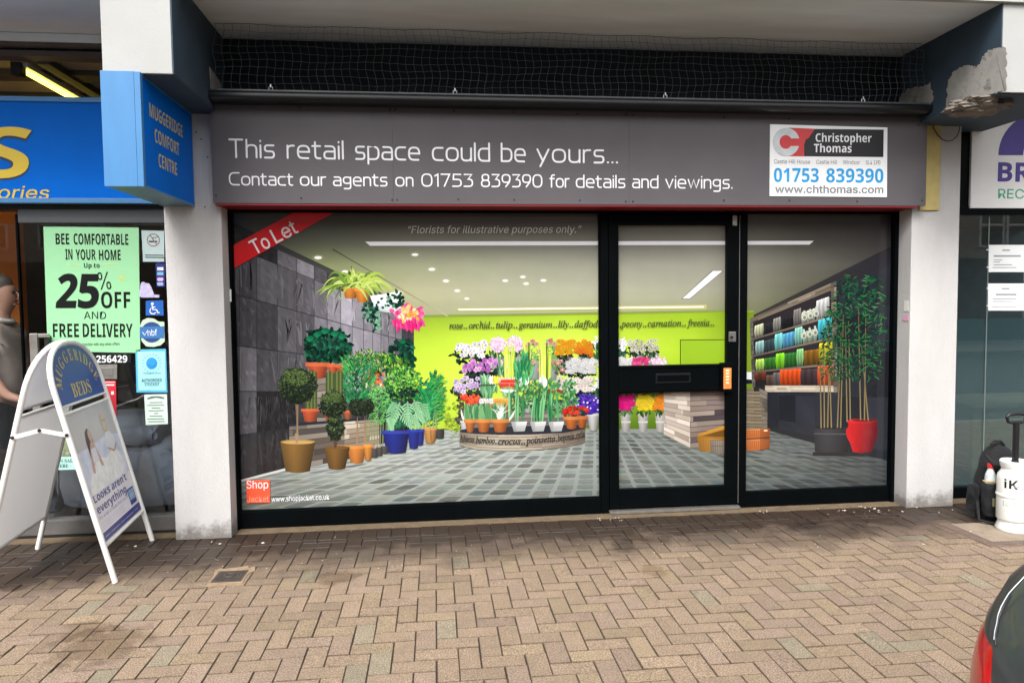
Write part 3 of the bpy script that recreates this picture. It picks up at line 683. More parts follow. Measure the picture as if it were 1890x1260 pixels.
    PR.blob(743, 706, 35, 31, 480, 7, 3.2, [(110, 190, 62), (72, 150, 52), (150, 212, 84), (44, 110, 44), (26, 76, 40)], ang=.9, sp=2.2, top=14)
    PR.blob(740, 728, 34, 9, 60, 9, 5, [(14, 44, 32), (20, 60, 40), (18, 52, 46)])
    PR.blob(700, 748, 22, 36, 420, 5, 1.8, [(110, 196, 96), (80, 168, 80), (140, 212, 110), (60, 146, 70), (96, 182, 100)], top=10)
    for x in range(676, 722, 5): PR.blade((x, 835), (x + 1, 800), (x + R.uniform(-3, 3), 768), 1.8, (150, 140, 110), (110, 150, 90), n=3)
    PR.blob(790, 745, 26, 44, 130, 16, 3, [(24, 120, 72), (18, 96, 60), (34, 140, 84)], ang=-.7, sp=1.4)
    for k in range(18):                                       # arching palm fronds with their leaflets
        bx, by = 788 + R.uniform(-8, 10), 790; ex, ey = 786 + R.uniform(-22, 36), 690 + R.uniform(-6, 60); cxx, cyy = bx + (ex - bx) * .25, ey + R.uniform(-4, 12)
        c = R.choice([(44, 166, 92), (30, 140, 78), (66, 186, 108), (26, 122, 72)])
        for m_ in range(5, 32):
            t = m_ / 32; x = (1 - t) ** 2 * bx + 2 * t * (1 - t) * cxx + t * t * ex; y = (1 - t) ** 2 * by + 2 * t * (1 - t) * cyy + t * t * ey
            for s_ in (-.75, .35): j_ = R.uniform(.62, 1.15); PR.leaf(x, y, -.75 + s_ * .7 + R.uniform(-.12, .12), 11 * (1.1 - t * .5), 1.25, tuple(q * j_ for q in c))
    for k in range(130):
        x0, y0 = R.uniform(794, 814), R.uniform(696, 775); c = R.choice([(84, 196, 92), (120, 216, 100), (50, 172, 88), (40, 150, 84)]); PR.leaf(x0, y0, R.uniform(-.9, .3), R.uniform(10, 16), 1.2, tuple(q * R.choice((.7, .9, 1.05)) for q in c))
    for x in (782, 787, 793, 799, 805): PR.blade((x, 796), (x, 780), (x + R.uniform(-4, 4), 752), 2.4, (176, 176, 130), (90, 160, 90), n=3)
    # monstera over blue pots, row of pots
    PR.blob(745, 764, 38, 24, 70, 12, 6, [(24, 92, 60), (18, 70, 48), (40, 120, 78)])
    for x, y, a, l in ((738, 742, 1.9, 40), (752, 740, 1.5, 36), (727, 752, 1.75, 42), (764, 738, 1.2, 34), (776, 742, 1.1, 34), (742, 760, 1.0, 36), (720, 768, 1.4, 26), (756, 764, .9, 30), (732, 742, 2.3, 24), (768, 756, 1.0, 28)):
        c = R.choice([(126, 186, 136), (110, 172, 122), (146, 200, 152)])
        for s_ in (-1, 1):
            for k in range(7):
                t = .1 + k * .13; bx, by = x + math.cos(a) * l * t, y + math.sin(a) * l * t; PR.leaf(bx, by, a + s_ * (1.0 - .09 * k), l * (.40 - .03 * k), 3.3, c, tuple(q * 1.12 for q in c))
        PR.blade((x, y), (x + math.cos(a) * l * .5, y + math.sin(a) * l * .5), (x + math.cos(a) * l, y + math.sin(a) * l), 4.4, tuple(q * .9 for q in c), c)
    PR.pot(782, 806, 788, 816, 4, (206, 150, 84), (216, 164, 98), 5); PR.pot(802, 820, 790, 808, 1, (74, 72, 74)); PR.pot(793, 806, 789, 812, 2, (190, 134, 76), (212, 160, 96), 4)
    PR.pot(768, 783, 791, 820, 2, (40, 54, 156), (58, 74, 180), 5); PR.pot(752, 775, 792, 826, 4, (38, 52, 152), (56, 72, 176), 5); PR.pot(706, 756, 794, 834, 7, (34, 48, 146), (54, 70, 176), 6, .5)
    for a, b, y0, y1 in ((703, 716, 822, 836), (695, 706, 824, 840), (685, 697, 826, 843)): PR.pot(a, b, y0, y1, 0, (88, 84, 84))
    # cactus row, topiary
    for x, y0 in ((609, 684), (625, 684), (577, 682), (571, 706)):
        for k in range(5): PR.poly([(x - 8 + k * 3.3, y0 + abs(k - 2) * 1.8), (x - 8 + (k + 1) * 3.3, y0 + abs(k - 1.5) * 1.8), (x - 8 + (k + 1) * 3.3, 756), (x - 8 + k * 3.3, 756)], (108, 118, 62) if k % 2 else (66, 84, 48))
    PR.pot(557, 588, 754, 777, 5, TERRA, TERRB, 5); PR.pot(596, 634, 754, 776, 6, (190, 96, 60), TERRB, 5); PR.pot(634, 650, 757, 773, 3, (180, 100, 64), TERRB, 4)
    for (x, y, rx, ry, n) in ((660, 751, 17.5, 16.5, 150), (679, 750, 12, 14.5, 90)):
        PR.poly(ell(x, y, rx * .97, ry * .97, 22), (22, 30, 20)); PR.blob(x, y, rx, ry, n, 4, 3, [(34, 48, 28), (22, 34, 20), (52, 66, 38)], top=14)
    for x in (659, 673): PR.blade((x, 826), (x + 1, 800), (x + .5, 768), 3.4, (176, 140, 104), (150, 120, 92), n=3)
    PR.pot(641, 676, 822, 853, 6, (222, 138, 62), (232, 150, 72), 6); PR.pot(671, 688, 819, 848, 3, (224, 146, 66), (234, 158, 78), 6); PR.pot(618, 644, 821, 850, 3, (212, 156, 90), (222, 168, 100), 4)
    PR.poly([(545, 745), (551, 745), (550, 780), (551, 815), (545, 815), (547, 780)], [(120, 96, 76), (150, 124, 100), (160, 134, 108), (176, 150, 120), (150, 124, 96), (120, 96, 76)])
    PR.poly([(615, 812), (623, 812), (621, 826), (617, 826)], (96, 74, 54))
    for (x, y, rx, ry, n) in ((619, 792, 16, 19, 190), (619, 777, 15, 10, 90), (615, 745, 25, 25, 380), (549, 711, 36.5, 33.5, 620)):
        PR.poly(ell(x, y, rx * .96, ry * .96, 26), (24, 32, 24)); PR.blob(x, y, rx, ry, n, 4.6, 3.2, [(44, 60, 34), (30, 42, 28), (66, 84, 46), (36, 52, 38), (22, 32, 22)], top=22)
        PR.blob(x - rx * .1, y - ry * .45, rx * .72, ry * .42, n // 4, 4.4, 3, [(96, 118, 58), (80, 102, 52), (70, 90, 48)])
    PR.pot(517, 582, 814, 869, 10, (144, 106, 52), None, 0, .5); PR.poly(ell(550, 815, 32, 4.5, 20), (176, 140, 78)); PR.poly(ell(549, 816, 28, 3, 18), (206, 168, 104)); PR.poly([(544, 800), (551, 800), (550, 817), (546, 817)], (166, 140, 112))
    PR.pot(598, 646, 825, 864, 9, (132, 94, 46), None, 0, .5); PR.poly(ell(622, 825, 23, 3.4, 18), (118, 84, 44)); PR.poly([(616, 812), (622, 812), (621, 826), (617, 826)], (86, 64, 48))
def draw_centre_plants():
    # a soft darker bush on the wall, stepped plinth
    PR.blob(836, 775, 12, 30, 60, 8, 5, [(150, 180, 50), (130, 160, 46), (170, 196, 60)])
    PR.planks([(866, 738), (1090, 738), (1090, 786), (850, 790)], 6, [(120, 114, 112), (96, 92, 92), (140, 132, 126)], (60, 58, 60))
    PR.poly([(866, 737), (1088, 737), (1088, 741), (866, 741)], (36, 38, 46))
    # flower buckets at the back
    for x, y0, y1, w_ in ((921, 655, 690, 15), (952, 652, 690, 15), (985, 660, 700, 13), (1018, 655, 700, 12), (1046, 656, 690, 13), (1079, 655, 690, 13), (868, 672, 700, 10)):
        PR.pot(x - w_, x + w_, y0, y1, 3, (176, 184, 184), None, 0, .75)
    # orchids: dark leaves first, then white, purple and lilac heads
    dk = [(20, 36, 34), (34, 54, 46), (14, 26, 28), (44, 66, 50)]
    for y, x0, x1 in ((662, 846, 902), (687, 856, 918), (730, 842, 900), (705, 860, 912)): PR.blob((x0 + x1) / 2, y, (x1 - x0) / 2, 9, 70, 10, 6, dk)
    PR.blob(838, 722, 8, 5, 9, 8, 5, dk); PR.blob(842, 655, 9, 5, 9, 8, 5, dk); PR.blob(851, 760, 7, 28, 40, 8, 5, [(40, 60, 44), (70, 84, 56), (90, 84, 74)])
    def orchid(x, y, pal, n=8, rx=9, ry=13):
        for k in range(n):
            px, py = x + R.uniform(-rx, rx), y + R.uniform(-ry, ry); r = R.uniform(3.4, 4.8); c = R.choice(pal)
            for a in range(5): PR.leaf(px, py, a * 1.257 + .4, r * 1.25, r * 1.1, c, tuple(min(255, q * 1.06) for q in c))
            PR.poly(ell(px, py, 1.3, 1.3, 6), tuple(q * .62 for q in c))
    for x, y in ((849, 640), (863, 637), (881, 641), (895, 637), (856, 650), (889, 650), (874, 648)): orchid(x, y, [(246, 246, 252), (232, 226, 240), (250, 250, 250), (220, 210, 230)], 6, 6, 8)
    for x, y in ((868, 672), (880, 678), (900, 674), (911, 668), (890, 672), (862, 680)): orchid(x, y, [(196, 122, 200), (214, 150, 214), (176, 100, 184), (230, 180, 226)], 7, 7, 9)
    for x, y in ((846, 710), (858, 704), (874, 708), (886, 702), (851, 716), (894, 712)): orchid(x, y, [(206, 184, 226), (190, 164, 214), (224, 206, 238)], 6, 6, 9)
    # pink pom-pom heads, roses, tulips
    for x, y in ((919, 636), (950, 635)):
        PR.blob(x, y + 21, 13, 9, 34, 10, 3, [(60, 100, 66), (90, 130, 80), (40, 74, 54)], ang=-1.57, sp=1)
        PR.poly(ell(x, y, 14.5, 13, 24), (232, 196, 226)); PR.blob(x, y, 14.5, 13.5, 180, 4.6, 2.6, [(244, 216, 240), (230, 186, 222), (250, 232, 248), (222, 170, 214)], top=8)
    for x, y in ((925, 672), (936, 668), (958, 672), (948, 676)): PR.leaf(x, y + 8, -1.57, 17, 9, (244, 170, 160), (238, 206, 196))
    PR.blob(946, 690, 30, 18, 70, 20, 5, [(70, 140, 90), (100, 164, 110), (46, 104, 72), (140, 184, 140)], ang=-1.4, sp=.8)
    for x in (982, 1016): PR.blob(x, 655, 11, 24, 60, 9, 4, [(120, 170, 96), (84, 130, 74), (150, 190, 110)])
    for x, y in ((983, 629), (976, 634), (990, 634), (1016, 628), (1010, 634), (1023, 634), (970, 640), (996, 648), (984, 668), (1000, 666), (1022, 668), (1040, 662), (1048, 668), (1030, 676), (996, 682), (1034, 684)):
        PR.flower(x, y, 5.4, R.choice([(222, 150, 140), (232, 172, 160), (206, 120, 116), (238, 192, 180)]), (190, 96, 96), 6)
    PR.blob(1040, 678, 20, 14, 60, 8, 4, [(70, 100, 64), (110, 140, 90), (50, 74, 54)])
    for x, y in ((1036, 664), (1046, 659), (1030, 670), (1038, 682)): PR.flower(x, y, 5.2, (224, 150, 150), (244, 206, 190), 6)
    # tall grasses
    for cx, w_, b in ((940, 9, 700), (972, 8, 700), (1005, 11, 712)):
        for k in range(34):
            x = cx + R.uniform(-w_, w_); PR.blade((x, b), (x + R.uniform(-1, 1), 670), (x + R.uniform(-4, 4), 632 + R.uniform(-3, 10)), R.uniform(1.2, 2.2), R.choice([(222, 240, 90), (196, 222, 70), (236, 246, 130), (160, 190, 60), (206, 220, 110)]), n=3)
    for x in (976, 1009): PR.poly([(x - 1, 632), (x + 1, 632), (x + 1.6, 742), (x - 1.6, 742)], (64, 96, 44))
    # orange gerberas, white daisies, big white daisies, purple
    for x, y in ((1043, 656), (1080, 655)): PR.blob(x, y, 13, 6, 30, 9, 4, [(40, 60, 44), (70, 84, 60), (30, 44, 36)])
    for x, y, c0 in ((1042, 640, (244, 172, 40)), (1079, 640, (246, 156, 36))):
        for k in range(34):
            px, py = x + R.uniform(-17, 17), y + R.uniform(-11, 12); PR.flower(px, py, 5.2, tuple(q + R.uniform(-14, 14) for q in c0), (206, 110, 30), 9)
    for k in range(10): PR.flower(1080 + R.uniform(-14, 14), 648 + R.uniform(-4, 8), 4.6, (240, 130, 40), (190, 90, 30), 9)
    PR.blob(1074, 690, 30, 7, 50, 9, 5, dk); PR.blob(1072, 726, 34, 7, 50, 9, 5, dk)
    for k in range(60): PR.flower(1078 + R.uniform(-31, 32), 674 + R.uniform(-11, 12), 5.4, R.choice([(250, 250, 252), (232, 232, 236), (244, 244, 246)]), (186, 186, 176), 10)
    for k in range(44): PR.flower(1067 + R.uniform(-36, 32), 709 + R.uniform(-12, 12), 6.4, R.choice([(252, 250, 248), (240, 236, 232)]), (222, 160, 110), 11)
    for x, y in ((1102, 632), (1107, 706), (1101, 712)): PR.blob(x, y, 8, 9, 26, 6, 4, [(246, 246, 250), (226, 228, 232)])
    PR.blob(1102, 655, 6, 14, 24, 14, 3, [(44, 84, 56), (70, 110, 70)], ang=-1.57, sp=.8); PR.blob(1101, 735, 8, 14, 24, 14, 3, [(44, 84, 56), (70, 110, 70)], ang=-1.57, sp=.8)
    PR.pot(1084, 1106, 762, 793, 4, (206, 206, 204), (216, 216, 214), 5)
    PR.poly(ell(1082, 748, 29, 17, 24), (70, 44, 160)); PR.blob(1082, 746, 31, 18, 220, 6, 4, [(82, 50, 180), (62, 36, 150), (104, 66, 204), (48, 28, 126)], top=8)
    for k in range(22): PR.poly(ell(1082 + R.uniform(-27, 27), 745 + R.uniform(-13, 13), 1.7, 1.5, 7), (236, 224, 244))
    # second tier: tulips, red white bowls, yellow, orange crocuses, greenery
    PR.blob(902, 722, 14, 20, 50, 20, 4.4, [(120, 180, 130), (90, 156, 106), (150, 200, 150)], ang=-1.6, sp=.5)
    for x, c0 in ((909, (250, 250, 246)), (918, (250, 226, 50)), (925, (250, 216, 40)), (905, (246, 246, 244)), (913, (252, 236, 80))): PR.leaf(x, 709, -1.57, 17, 9, c0, tuple(q * .97 for q in c0))
    PR.poly([(886, 709), (914, 709), (913, 712), (887, 712)], (70, 90, 60))
    PR.blob(938, 724, 11, 14, 40, 18, 4, [(120, 180, 130), (90, 156, 106), (150, 204, 150)], ang=-1.6, sp=.4)
    for k in range(9): PR.leaf(924 + k * 3.4, 717, -1.57 + (k - 4) * .03, 22, 5, (222, 60, 44), (250, 244, 240))
    PR.poly(ell(939, 718, 17, 6, 16, 0, 180), (244, 240, 232)); PR.poly([(925, 700), (953, 700), (955, 706), (923, 706)], (230, 66, 46))
    for x, y in ((958, 702), (970, 700), (1000, 704)):
        for k in range(5): PR.leaf(x + R.uniform(-6, 6), y + 12, -1.57 + R.uniform(-.2, .2), R.uniform(18, 28), 7, (248, 248, 244), (236, 240, 230))
    PR.blob(964, 690, 14, 24, 30, 24, 6, [(60, 160, 100), (90, 190, 120), (44, 130, 84)], ang=-1.5, sp=.5)
    PR.pot(896, 948, 742, 762, 6, (204, 112, 60), (222, 130, 70), 6)
    for k in range(12): PR.leaf(886 + k * 2.6, 745, -1.57 + R.uniform(-.3, .3), 11, 6, (250, 248, 246), (236, 236, 240))
    for k in range(17): PR.leaf(913 + k * 2.0, 746, -1.57 + R.uniform(-.3, .3), 13, 6.5, (246, 172, 66), (250, 200, 110))
    PR.pot(966, 984, 742, 760, 3, (196, 196, 196), (220, 220, 218), 4); PR.pot(1010, 1026, 744, 762, 3, (180, 182, 180), (204, 204, 204), 4)
    for cx, w_ in ((956, 15), (990, 20), (1022, 22), (1050, 12)): PR.blob(cx, 738, w_, 34, 110, 9, 4.4, [(64, 136, 76), (96, 168, 96), (44, 104, 62), (130, 190, 120), (84, 120, 84)], ang=-1.3, sp=2.2, top=12)
    for x in (1022, 1030, 1016, 1036): PR.flower(x, 721 + R.uniform(-2, 2), 3.4, (190, 84, 40), (120, 50, 30), 7)
    for k in range(26):
        x = R.choice([948, 960, 985, 996, 1018, 1030]) + R.uniform(-8, 8); PR.blade((x, 778), (x + R.uniform(-2, 2), 750), (x + R.uniform(-8, 8), 715 + R.uniform(-8, 14)), R.uniform(2.2, 4.2), R.choice([(90, 170, 110), (60, 140, 84), (140, 200, 140), (44, 110, 70)]), n=4)
    # red lilies over leafy pots, front row of pots
    for k in range(26): PR.leaf(868 + R.uniform(-14, 14), 744 + R.uniform(-8, 5), -1.57 + R.uniform(-.6, .6), 12, 7, R.choice([(222, 54, 40), (236, 84, 54), (196, 40, 34)]), (240, 110, 60))
    for cx in (868, 892, 922, 880, 910):
        for k in range(13): x = cx + R.uniform(-10, 10); PR.blade((x * .9 + cx * .1, 776), (x, 762), (x + R.uniform(-6, 6), 744 + R.uniform(-3, 6)), R.uniform(4, 7), R.choice([(120, 176, 120), (90, 150, 96), (150, 196, 146), (70, 126, 80)]), n=4)
    for k in range(16): x = 922 + R.uniform(-12, 16); PR.blade((920, 775), (x, 760), (920 + R.uniform(-20, 24), 744 + R.uniform(0, 14)), 1.6, (240, 244, 232), n=3)
    PR.blade((858, 778), (852, 768), (851, 755), 4, (236, 240, 226), n=4); PR.blade((938, 776), (946, 768), (950, 756), 4, (236, 240, 226), n=4)
    # round plank plinth with the flower names
    PR.pot(850, 866, 776, 795, 1, (214, 214, 212), (226, 226, 224), 3)
    PR.poly([(848, 793), (870, 789), (1060, 783), (1079, 785), (1080, 790), (1040, 798), (960, 801), (880, 800), (850, 797)], (44, 46, 56))
    cols = [(150, 138, 120), (176, 164, 146), (188, 176, 158), (186, 174, 156), (168, 154, 138), (140, 126, 112), (120, 108, 98)]
    top = [(848, 795), (880, 799.5), (920, 801.5), (960, 801.5), (1000, 800), (1045, 796), (1080, 789)]; bot = [(848, 821), (880, 829), (920, 831.5), (960, 831), (1000, 829), (1045, 824), (1080, 816)]
    for r in range(6):
        for k in range(6):
            f = lambda a, b, t: (a[0] + (b[0] - a[0]) * t, a[1] + (b[1] - a[1]) * t); j = R.uniform(-14, 10)
            c1 = tuple(q + j for q in cols[k]); c2 = tuple(q + j for q in cols[k + 1])
            PR.poly([f(top[k], bot[k], r / 6 + .012), f(top[k + 1], bot[k + 1], r / 6 + .012), f(top[k + 1], bot[k + 1], (r + 1) / 6 - .012), f(top[k], bot[k], (r + 1) / 6 - .012)], [c1, c2, c2, c1], 400)
    for a, b in ((855, 880), (877, 908), (906, 940)): PR.pot(a + 2, b - 2, 773, 796, 5, (204, 116, 58), (226, 146, 76), 6.5)
    for a, b in ((943, 973), (978, 1008), (1012, 1041)):
        PR.poly([(a, 778), (b, 777), (b - 5, 795), (a + 5, 796)], [(196, 198, 198), (206, 208, 208), (178, 180, 180), (160, 164, 164)]); PR.poly([(a, 778), (b, 777), (b - 2, 785), (a + 2, 786)], [(222, 224, 224), (230, 232, 232), (208, 210, 210), (212, 214, 214)])
        PR.poly([(a, 778), (a + 9, 778), (a + 10, 796), (a + 5, 796)], [(170, 172, 172), (190, 192, 192), (160, 162, 162), (140, 144, 144)])
    PR.blob(1062, 762, 22, 8, 40, 8, 6, [(30, 70, 40), (44, 96, 54), (22, 50, 34)])
    PR.pot(1064, 1084, 767, 788, 4, (188, 102, 54), (206, 120, 66), 6); PR.pot(1041, 1068, 768, 790, 5, (200, 112, 58), (222, 136, 76), 6)
    for k in range(26): PR.flower(1062 + R.uniform(-21, 21), 757 + R.uniform(-6, 6), 4.6, R.choice([(228, 54, 40), (240, 80, 60), (204, 36, 34)]), None, 6)

def draw_door_part():
    # upper pane
    for x, y in ((1145, 650), (1178, 650), (1205, 650)): PR.pot(x - 11, x + 11, y, 672, 2, (170, 176, 176), None, 0, .75)
    PR.blob(1146, 652, 8, 14, 30, 12, 3.4, [(50, 96, 64), (90, 130, 90), (34, 70, 52)], ang=-1.57, sp=1); PR.blob(1146, 634, 9, 10, 40, 7, 5, [(250, 250, 252), (228, 230, 236)])
    for cx in (1172, 1200):
        PR.blob(cx, 650, 12, 8, 34, 9, 4, [(40, 64, 48), (60, 90, 60), (26, 44, 38)])
        for k in range(28): PR.flower(cx + R.uniform(-13, 14), 638 + R.uniform(-10, 10), 4, R.choice([(228, 226, 200), (206, 206, 180), (240, 238, 220)]), (36, 34, 36), 8)
    for k in range(26): PR.flower(1154 + R.uniform(-14, 12), 667 + R.uniform(-6, 6), 5, (248, 248, 250), (214, 216, 200), 9)
    for k in range(30): PR.flower(1183 + R.uniform(-14, 15), 669 + R.uniform(-8, 6), 5, R.choice([(238, 70, 140), (226, 50, 120), (246, 110, 164)]), None, 8)
    PR.blob(1215, 668, 15, 8, 70, 6, 4, [(246, 208, 226), (240, 186, 212), (252, 226, 238)])
    PR.poly([(1255, 626.5), (1340, 626), (1340, 627.5), (1257, 628)], (50, 70, 20)); PR.poly([(1255, 626.5), (1256.6, 626.5), (1256.6, 690), (1255, 690)], (50, 70, 20)); PR.poly([(1257, 628), (1340, 627.5), (1340, 690), (1257, 690)], (152, 190, 44))
    # lower pane: buckets of flowers before dark green, plank counter, baskets
    PR.blob(1180, 730, 60, 9, 90, 9, 5, [(150, 170, 120), (100, 130, 70), (70, 100, 50), (60, 84, 44)])
    for a, b in ((1145, 1165), (1177, 1197), (1209, 1231)): PR.pot(a, b, 762, 795, 3, (196, 194, 190), None, 0, .7); PR.poly([(a + 1, 777), (b - 1, 777), (b - 1.5, 780), (a + 1.5, 780)], (206, 204, 200))
    PR.blob(1156, 758, 13, 7, 34, 9, 4.5, [(70, 110, 76), (44, 80, 56), (110, 140, 96)]); PR.blob(1214, 756, 9, 7, 20, 9, 4.5, [(60, 96, 56), (40, 70, 44)]); PR.blob(1190, 758, 14, 5, 20, 9, 4.5, [(44, 70, 40), (60, 90, 50)])
    for cx, rx, c0, ce in ((1155, 15, (238, 36, 140), (206, 20, 110)), (1190, 17, (250, 220, 50), (206, 160, 40)), (1219, 13, (250, 156, 50), (206, 100, 40))):
        PR.poly(ell(cx, 742, rx * .95, 12, 20), tuple(q * .9 for q in c0))
        for k in range(34): PR.flower(cx + R.uniform(-rx, rx), 742 + R.uniform(-12, 12), 5.2, tuple(q + R.uniform(-16, 12) for q in c0), ce if R.random() < .5 else None, 9)
    lp = [(206, 192, 178), (186, 172, 158), (220, 208, 196), (170, 156, 144), (196, 184, 174)]; dp = [(124, 110, 106), (104, 92, 92), (140, 124, 116), (92, 82, 84), (150, 136, 126)]
    PR.planks([(1225, 720), (1273.5, 720), (1273.5, 826), (1225, 801)], 11, lp, (120, 108, 100), 2); PR.planks([(1273.5, 720), (1392, 718), (1392, 812), (1273.5, 827)], 11, dp, (58, 52, 54), 3)
    PR.poly([(1325, 688), (1392, 686), (1392, 700), (1325, 702)], (226, 232, 232)); PR.poly([(1325, 700), (1412, 700), (1414, 708), (1325, 708)], (26, 28, 40))
    PR.pot(1286, 1352, 805, 832, 6, (196, 140, 56), None, 0, .6); PR.poly([(1286, 806), (1289, 800), (1340, 784), (1352, 786), (1352, 806)], [(150, 100, 36), (196, 140, 54), (214, 156, 66), (200, 140, 56), (120, 84, 32)]); PR.poly([(1296, 804), (1340, 791), (1352, 793), (1352, 806)], [(110, 76, 30)] * 4)
    for k in range(7): PR.poly([(1287 + k * .8, 807 + k * 3.6), (1352, 808 + k * 3.6), (1352, 808.9 + k * 3.6), (1287 + k * .8, 807.9 + k * 3.6)], (132, 90, 36))
    for k in range(14): PR.poly([(1289 + k * 4.4, 806), (1290 + k * 4.4, 806), (1291 + k * 4.2, 831), (1290 + k * 4.2, 831)], (150, 104, 42))
    PR.pot(1310, 1352, 811, 836, 3, (150, 140, 126), None, 0, .7)
    for k in range(9): PR.poly([(1311 + k * 4.2, 812), (1312 + k * 4.2, 812), (1312.6 + k * 4.2, 836), (1311.6 + k * 4.2, 836)], (104, 96, 88))
    PR.poly([(1311, 822), (1352, 821), (1352, 823), (1311, 824)], (108, 100, 92))

def draw_right_part():
    # dark slate wall and its tiles
    W_ = [[(44, 44, 48), (42, 40, 46), (38, 36, 44)], [(58, 56, 60), (46, 44, 50), (40, 38, 46)], [(44, 46, 52), (36, 38, 46), (36, 38, 46)], [(36, 40, 46), (30, 34, 42), (34, 36, 44)]]
    L = PR.layer([(1390, 450), (1650, 820)])
    PR.poly([(1391, 581), (1650, 452), (1650, 850), (1570, 836), (1391, 786)], [(56, 54, 50), (40, 38, 46), (36, 40, 48), (34, 38, 46), (40, 44, 48)], L)
    q = random.Random(9); L2 = PR.layer([(1391, 450), (1650, 850)])
    VX, VY = 1110, 722
    xs = [1391, 1412, 1437, 1468, 1505, 1548, 1600, 1652]
    for a, b in ((.02, .16), (.16, .21), (-.14, .02), (-.30, -.14), (-.44, -.30)):
        for k in range(len(xs) - 1):
            xa, xb = xs[k] + .5, xs[k + 1] - .5; f = lambda x, s_: VY + (x - VX) * s_; j = q.uniform(.8, 1.22)
            c = (42 * j, 44 * j, 52 * j); j2 = q.uniform(.85, 1.15); c2 = tuple(z * j2 for z in c); PR.poly([(xa, f(xa, a) + .6), (xb, f(xb, a) + .6), (xb, f(xb, b)), (xa, f(xa, b))], [c, c2, c, c2], L2)
    # shelf unit: beam, back, shelves with rows of pots
    PR.poly([(1384, 592), (1540, 520), (1540, 712), (1390, 714)], [(40, 36, 38), (46, 42, 46), (44, 40, 44), (36, 32, 34)])
    PR.planks([(1384, 588), (1541, 519), (1541, 533), (1384, 597)], 3, [(116, 106, 92), (134, 122, 106), (96, 88, 78)], (66, 60, 54), 4)
    PR.planks([(1384, 596), (1390, 594), (1394, 714), (1388, 714)], 14, [(110, 104, 98), (84, 80, 76)], (52, 50, 50), 1)
    def shelf(x0, y0, x1, y1, h=4): PR.poly([(x0, y0), (x1, y1), (x1, y1 + h), (x0, y0 + h * .7)], [(110, 100, 90), (150, 136, 120), (110, 98, 88), (84, 76, 70)])
    rows = [((1388, 625), (1532, 582)), ((1388, 656), (1536, 622)), ((1390, 685), (1538, 670))]
    for (a, b) in rows: shelf(a[0], a[1], b[0], b[1])
    PR.planks([(1412, 711), (1545, 711), (1545, 723), (1412, 723)], 3, [(196, 184, 164), (176, 164, 146), (206, 196, 178)], (120, 110, 98), 6)
    def row(a, b, items, base=0):
        """pots leaning in perspective along a shelf: (from, to, height, colour, count)"""
        for u0, u1, h, c, n in items:
            n = int(n * 1.5 + .5)
            for k in range(n):
                t0 = u0 + (u1 - u0) * k / n; t1 = u0 + (u1 - u0) * (k + 1.25) / n; x0, x1 = a[0] + (b[0] - a[0]) * t0, a[0] + (b[0] - a[0]) * t1
                y0, y1 = a[1] + (b[1] - a[1]) * t0 - .5, a[1] + (b[1] - a[1]) * t1 - .5; hh = h * (1 + .3 * t0); j = 1 - .16 * (k % 2)
                PR.poly([(x0 + 1, y0), (x0 - .5, y0 - hh * .55), (x0 + .5, y0 - hh), (x1, y1 - hh - .8), (x1 + .5, y1 - hh * .5), (x1 - 1, y1)], [tuple(q * f for q in c) for f in (.62 * j, .8 * j, 1.05 * j, 1.0 * j, .72 * j, .5 * j)])
                PR.poly(ell((x0 + x1) / 2 + .3, (y0 + y1) / 2 - hh - .3, max(1.2, abs(x1 - x0) * .42), 1.5, 8), tuple(min(255, q * 1.16 * j) for q in c))
    row(rows[0][0], rows[0][1], [(.03, .14, 20, (214, 218, 180), 4), (.16, .26, 17, (44, 46, 52), 3), (.27, .36, 21, (150, 150, 144), 3), (.38, .52, 16, (36, 36, 40), 4), (.53, .62, 24, (140, 134, 130), 3), (.63, .80, 16, (196, 200, 184), 3), (.82, .98, 26, (226, 226, 226), 4)])
    row(rows[1][0], rows[1][1], [(.04, .14, 21, (158, 202, 200), 3), (.15, .27, 19, (60, 78, 84), 3), (.28, .37, 25, (130, 222, 224), 2), (.38, .52, 22, (92, 176, 222), 4), (.53, .62, 26, (150, 224, 206), 3), (.63, .80, 17, (178, 198, 176), 3), (.82, .99, 28, (76, 200, 216), 4)])
    row(rows[2][0], rows[2][1], [(.03, .13, 19, (190, 234, 104), 3), (.14, .27, 19, (60, 130, 48), 3), (.28, .38, 24, (140, 230, 50), 2), (.39, .53, 22, (54, 124, 50), 4), (.54, .62, 26, (150, 220, 140), 3), (.63, .81, 22, (140, 98, 34), 3), (.82, .99, 30, (222, 214, 46), 4)])
    row((1392, 703), (1414, 702), [(0, .9, 13, (110, 60, 46), 2)]); row((1414, 712), (1540, 711), [(.0, .10, 18, (100, 80, 66), 2), (.10, .2, 22, (110, 104, 104), 2), (.2, .5, 26, (240, 90, 40), 6), (.5, .74, 24, (76, 60, 64), 3), (.75, .99, 28, (240, 92, 44), 4)])
    for x, y in ((1484, 590), (1495, 587), (1506, 583), (1483, 624), (1494, 621), (1504, 618)): PR.poly(ell(x, y - 14, 2.2, 3.4, 8), (190, 196, 184)); PR.poly(ell(x, y - 5, 5.2, 6, 12), (196, 202, 186)); PR.poly(ell(x + .6, y - 4, 2.8, 3.6, 9), (120, 130, 110))
    PR.planks([(1533, 522), (1543, 519), (1546, 722), (1538, 722)], 22, [(136, 126, 108), (104, 96, 86), (80, 74, 70)], (56, 52, 52), 1)
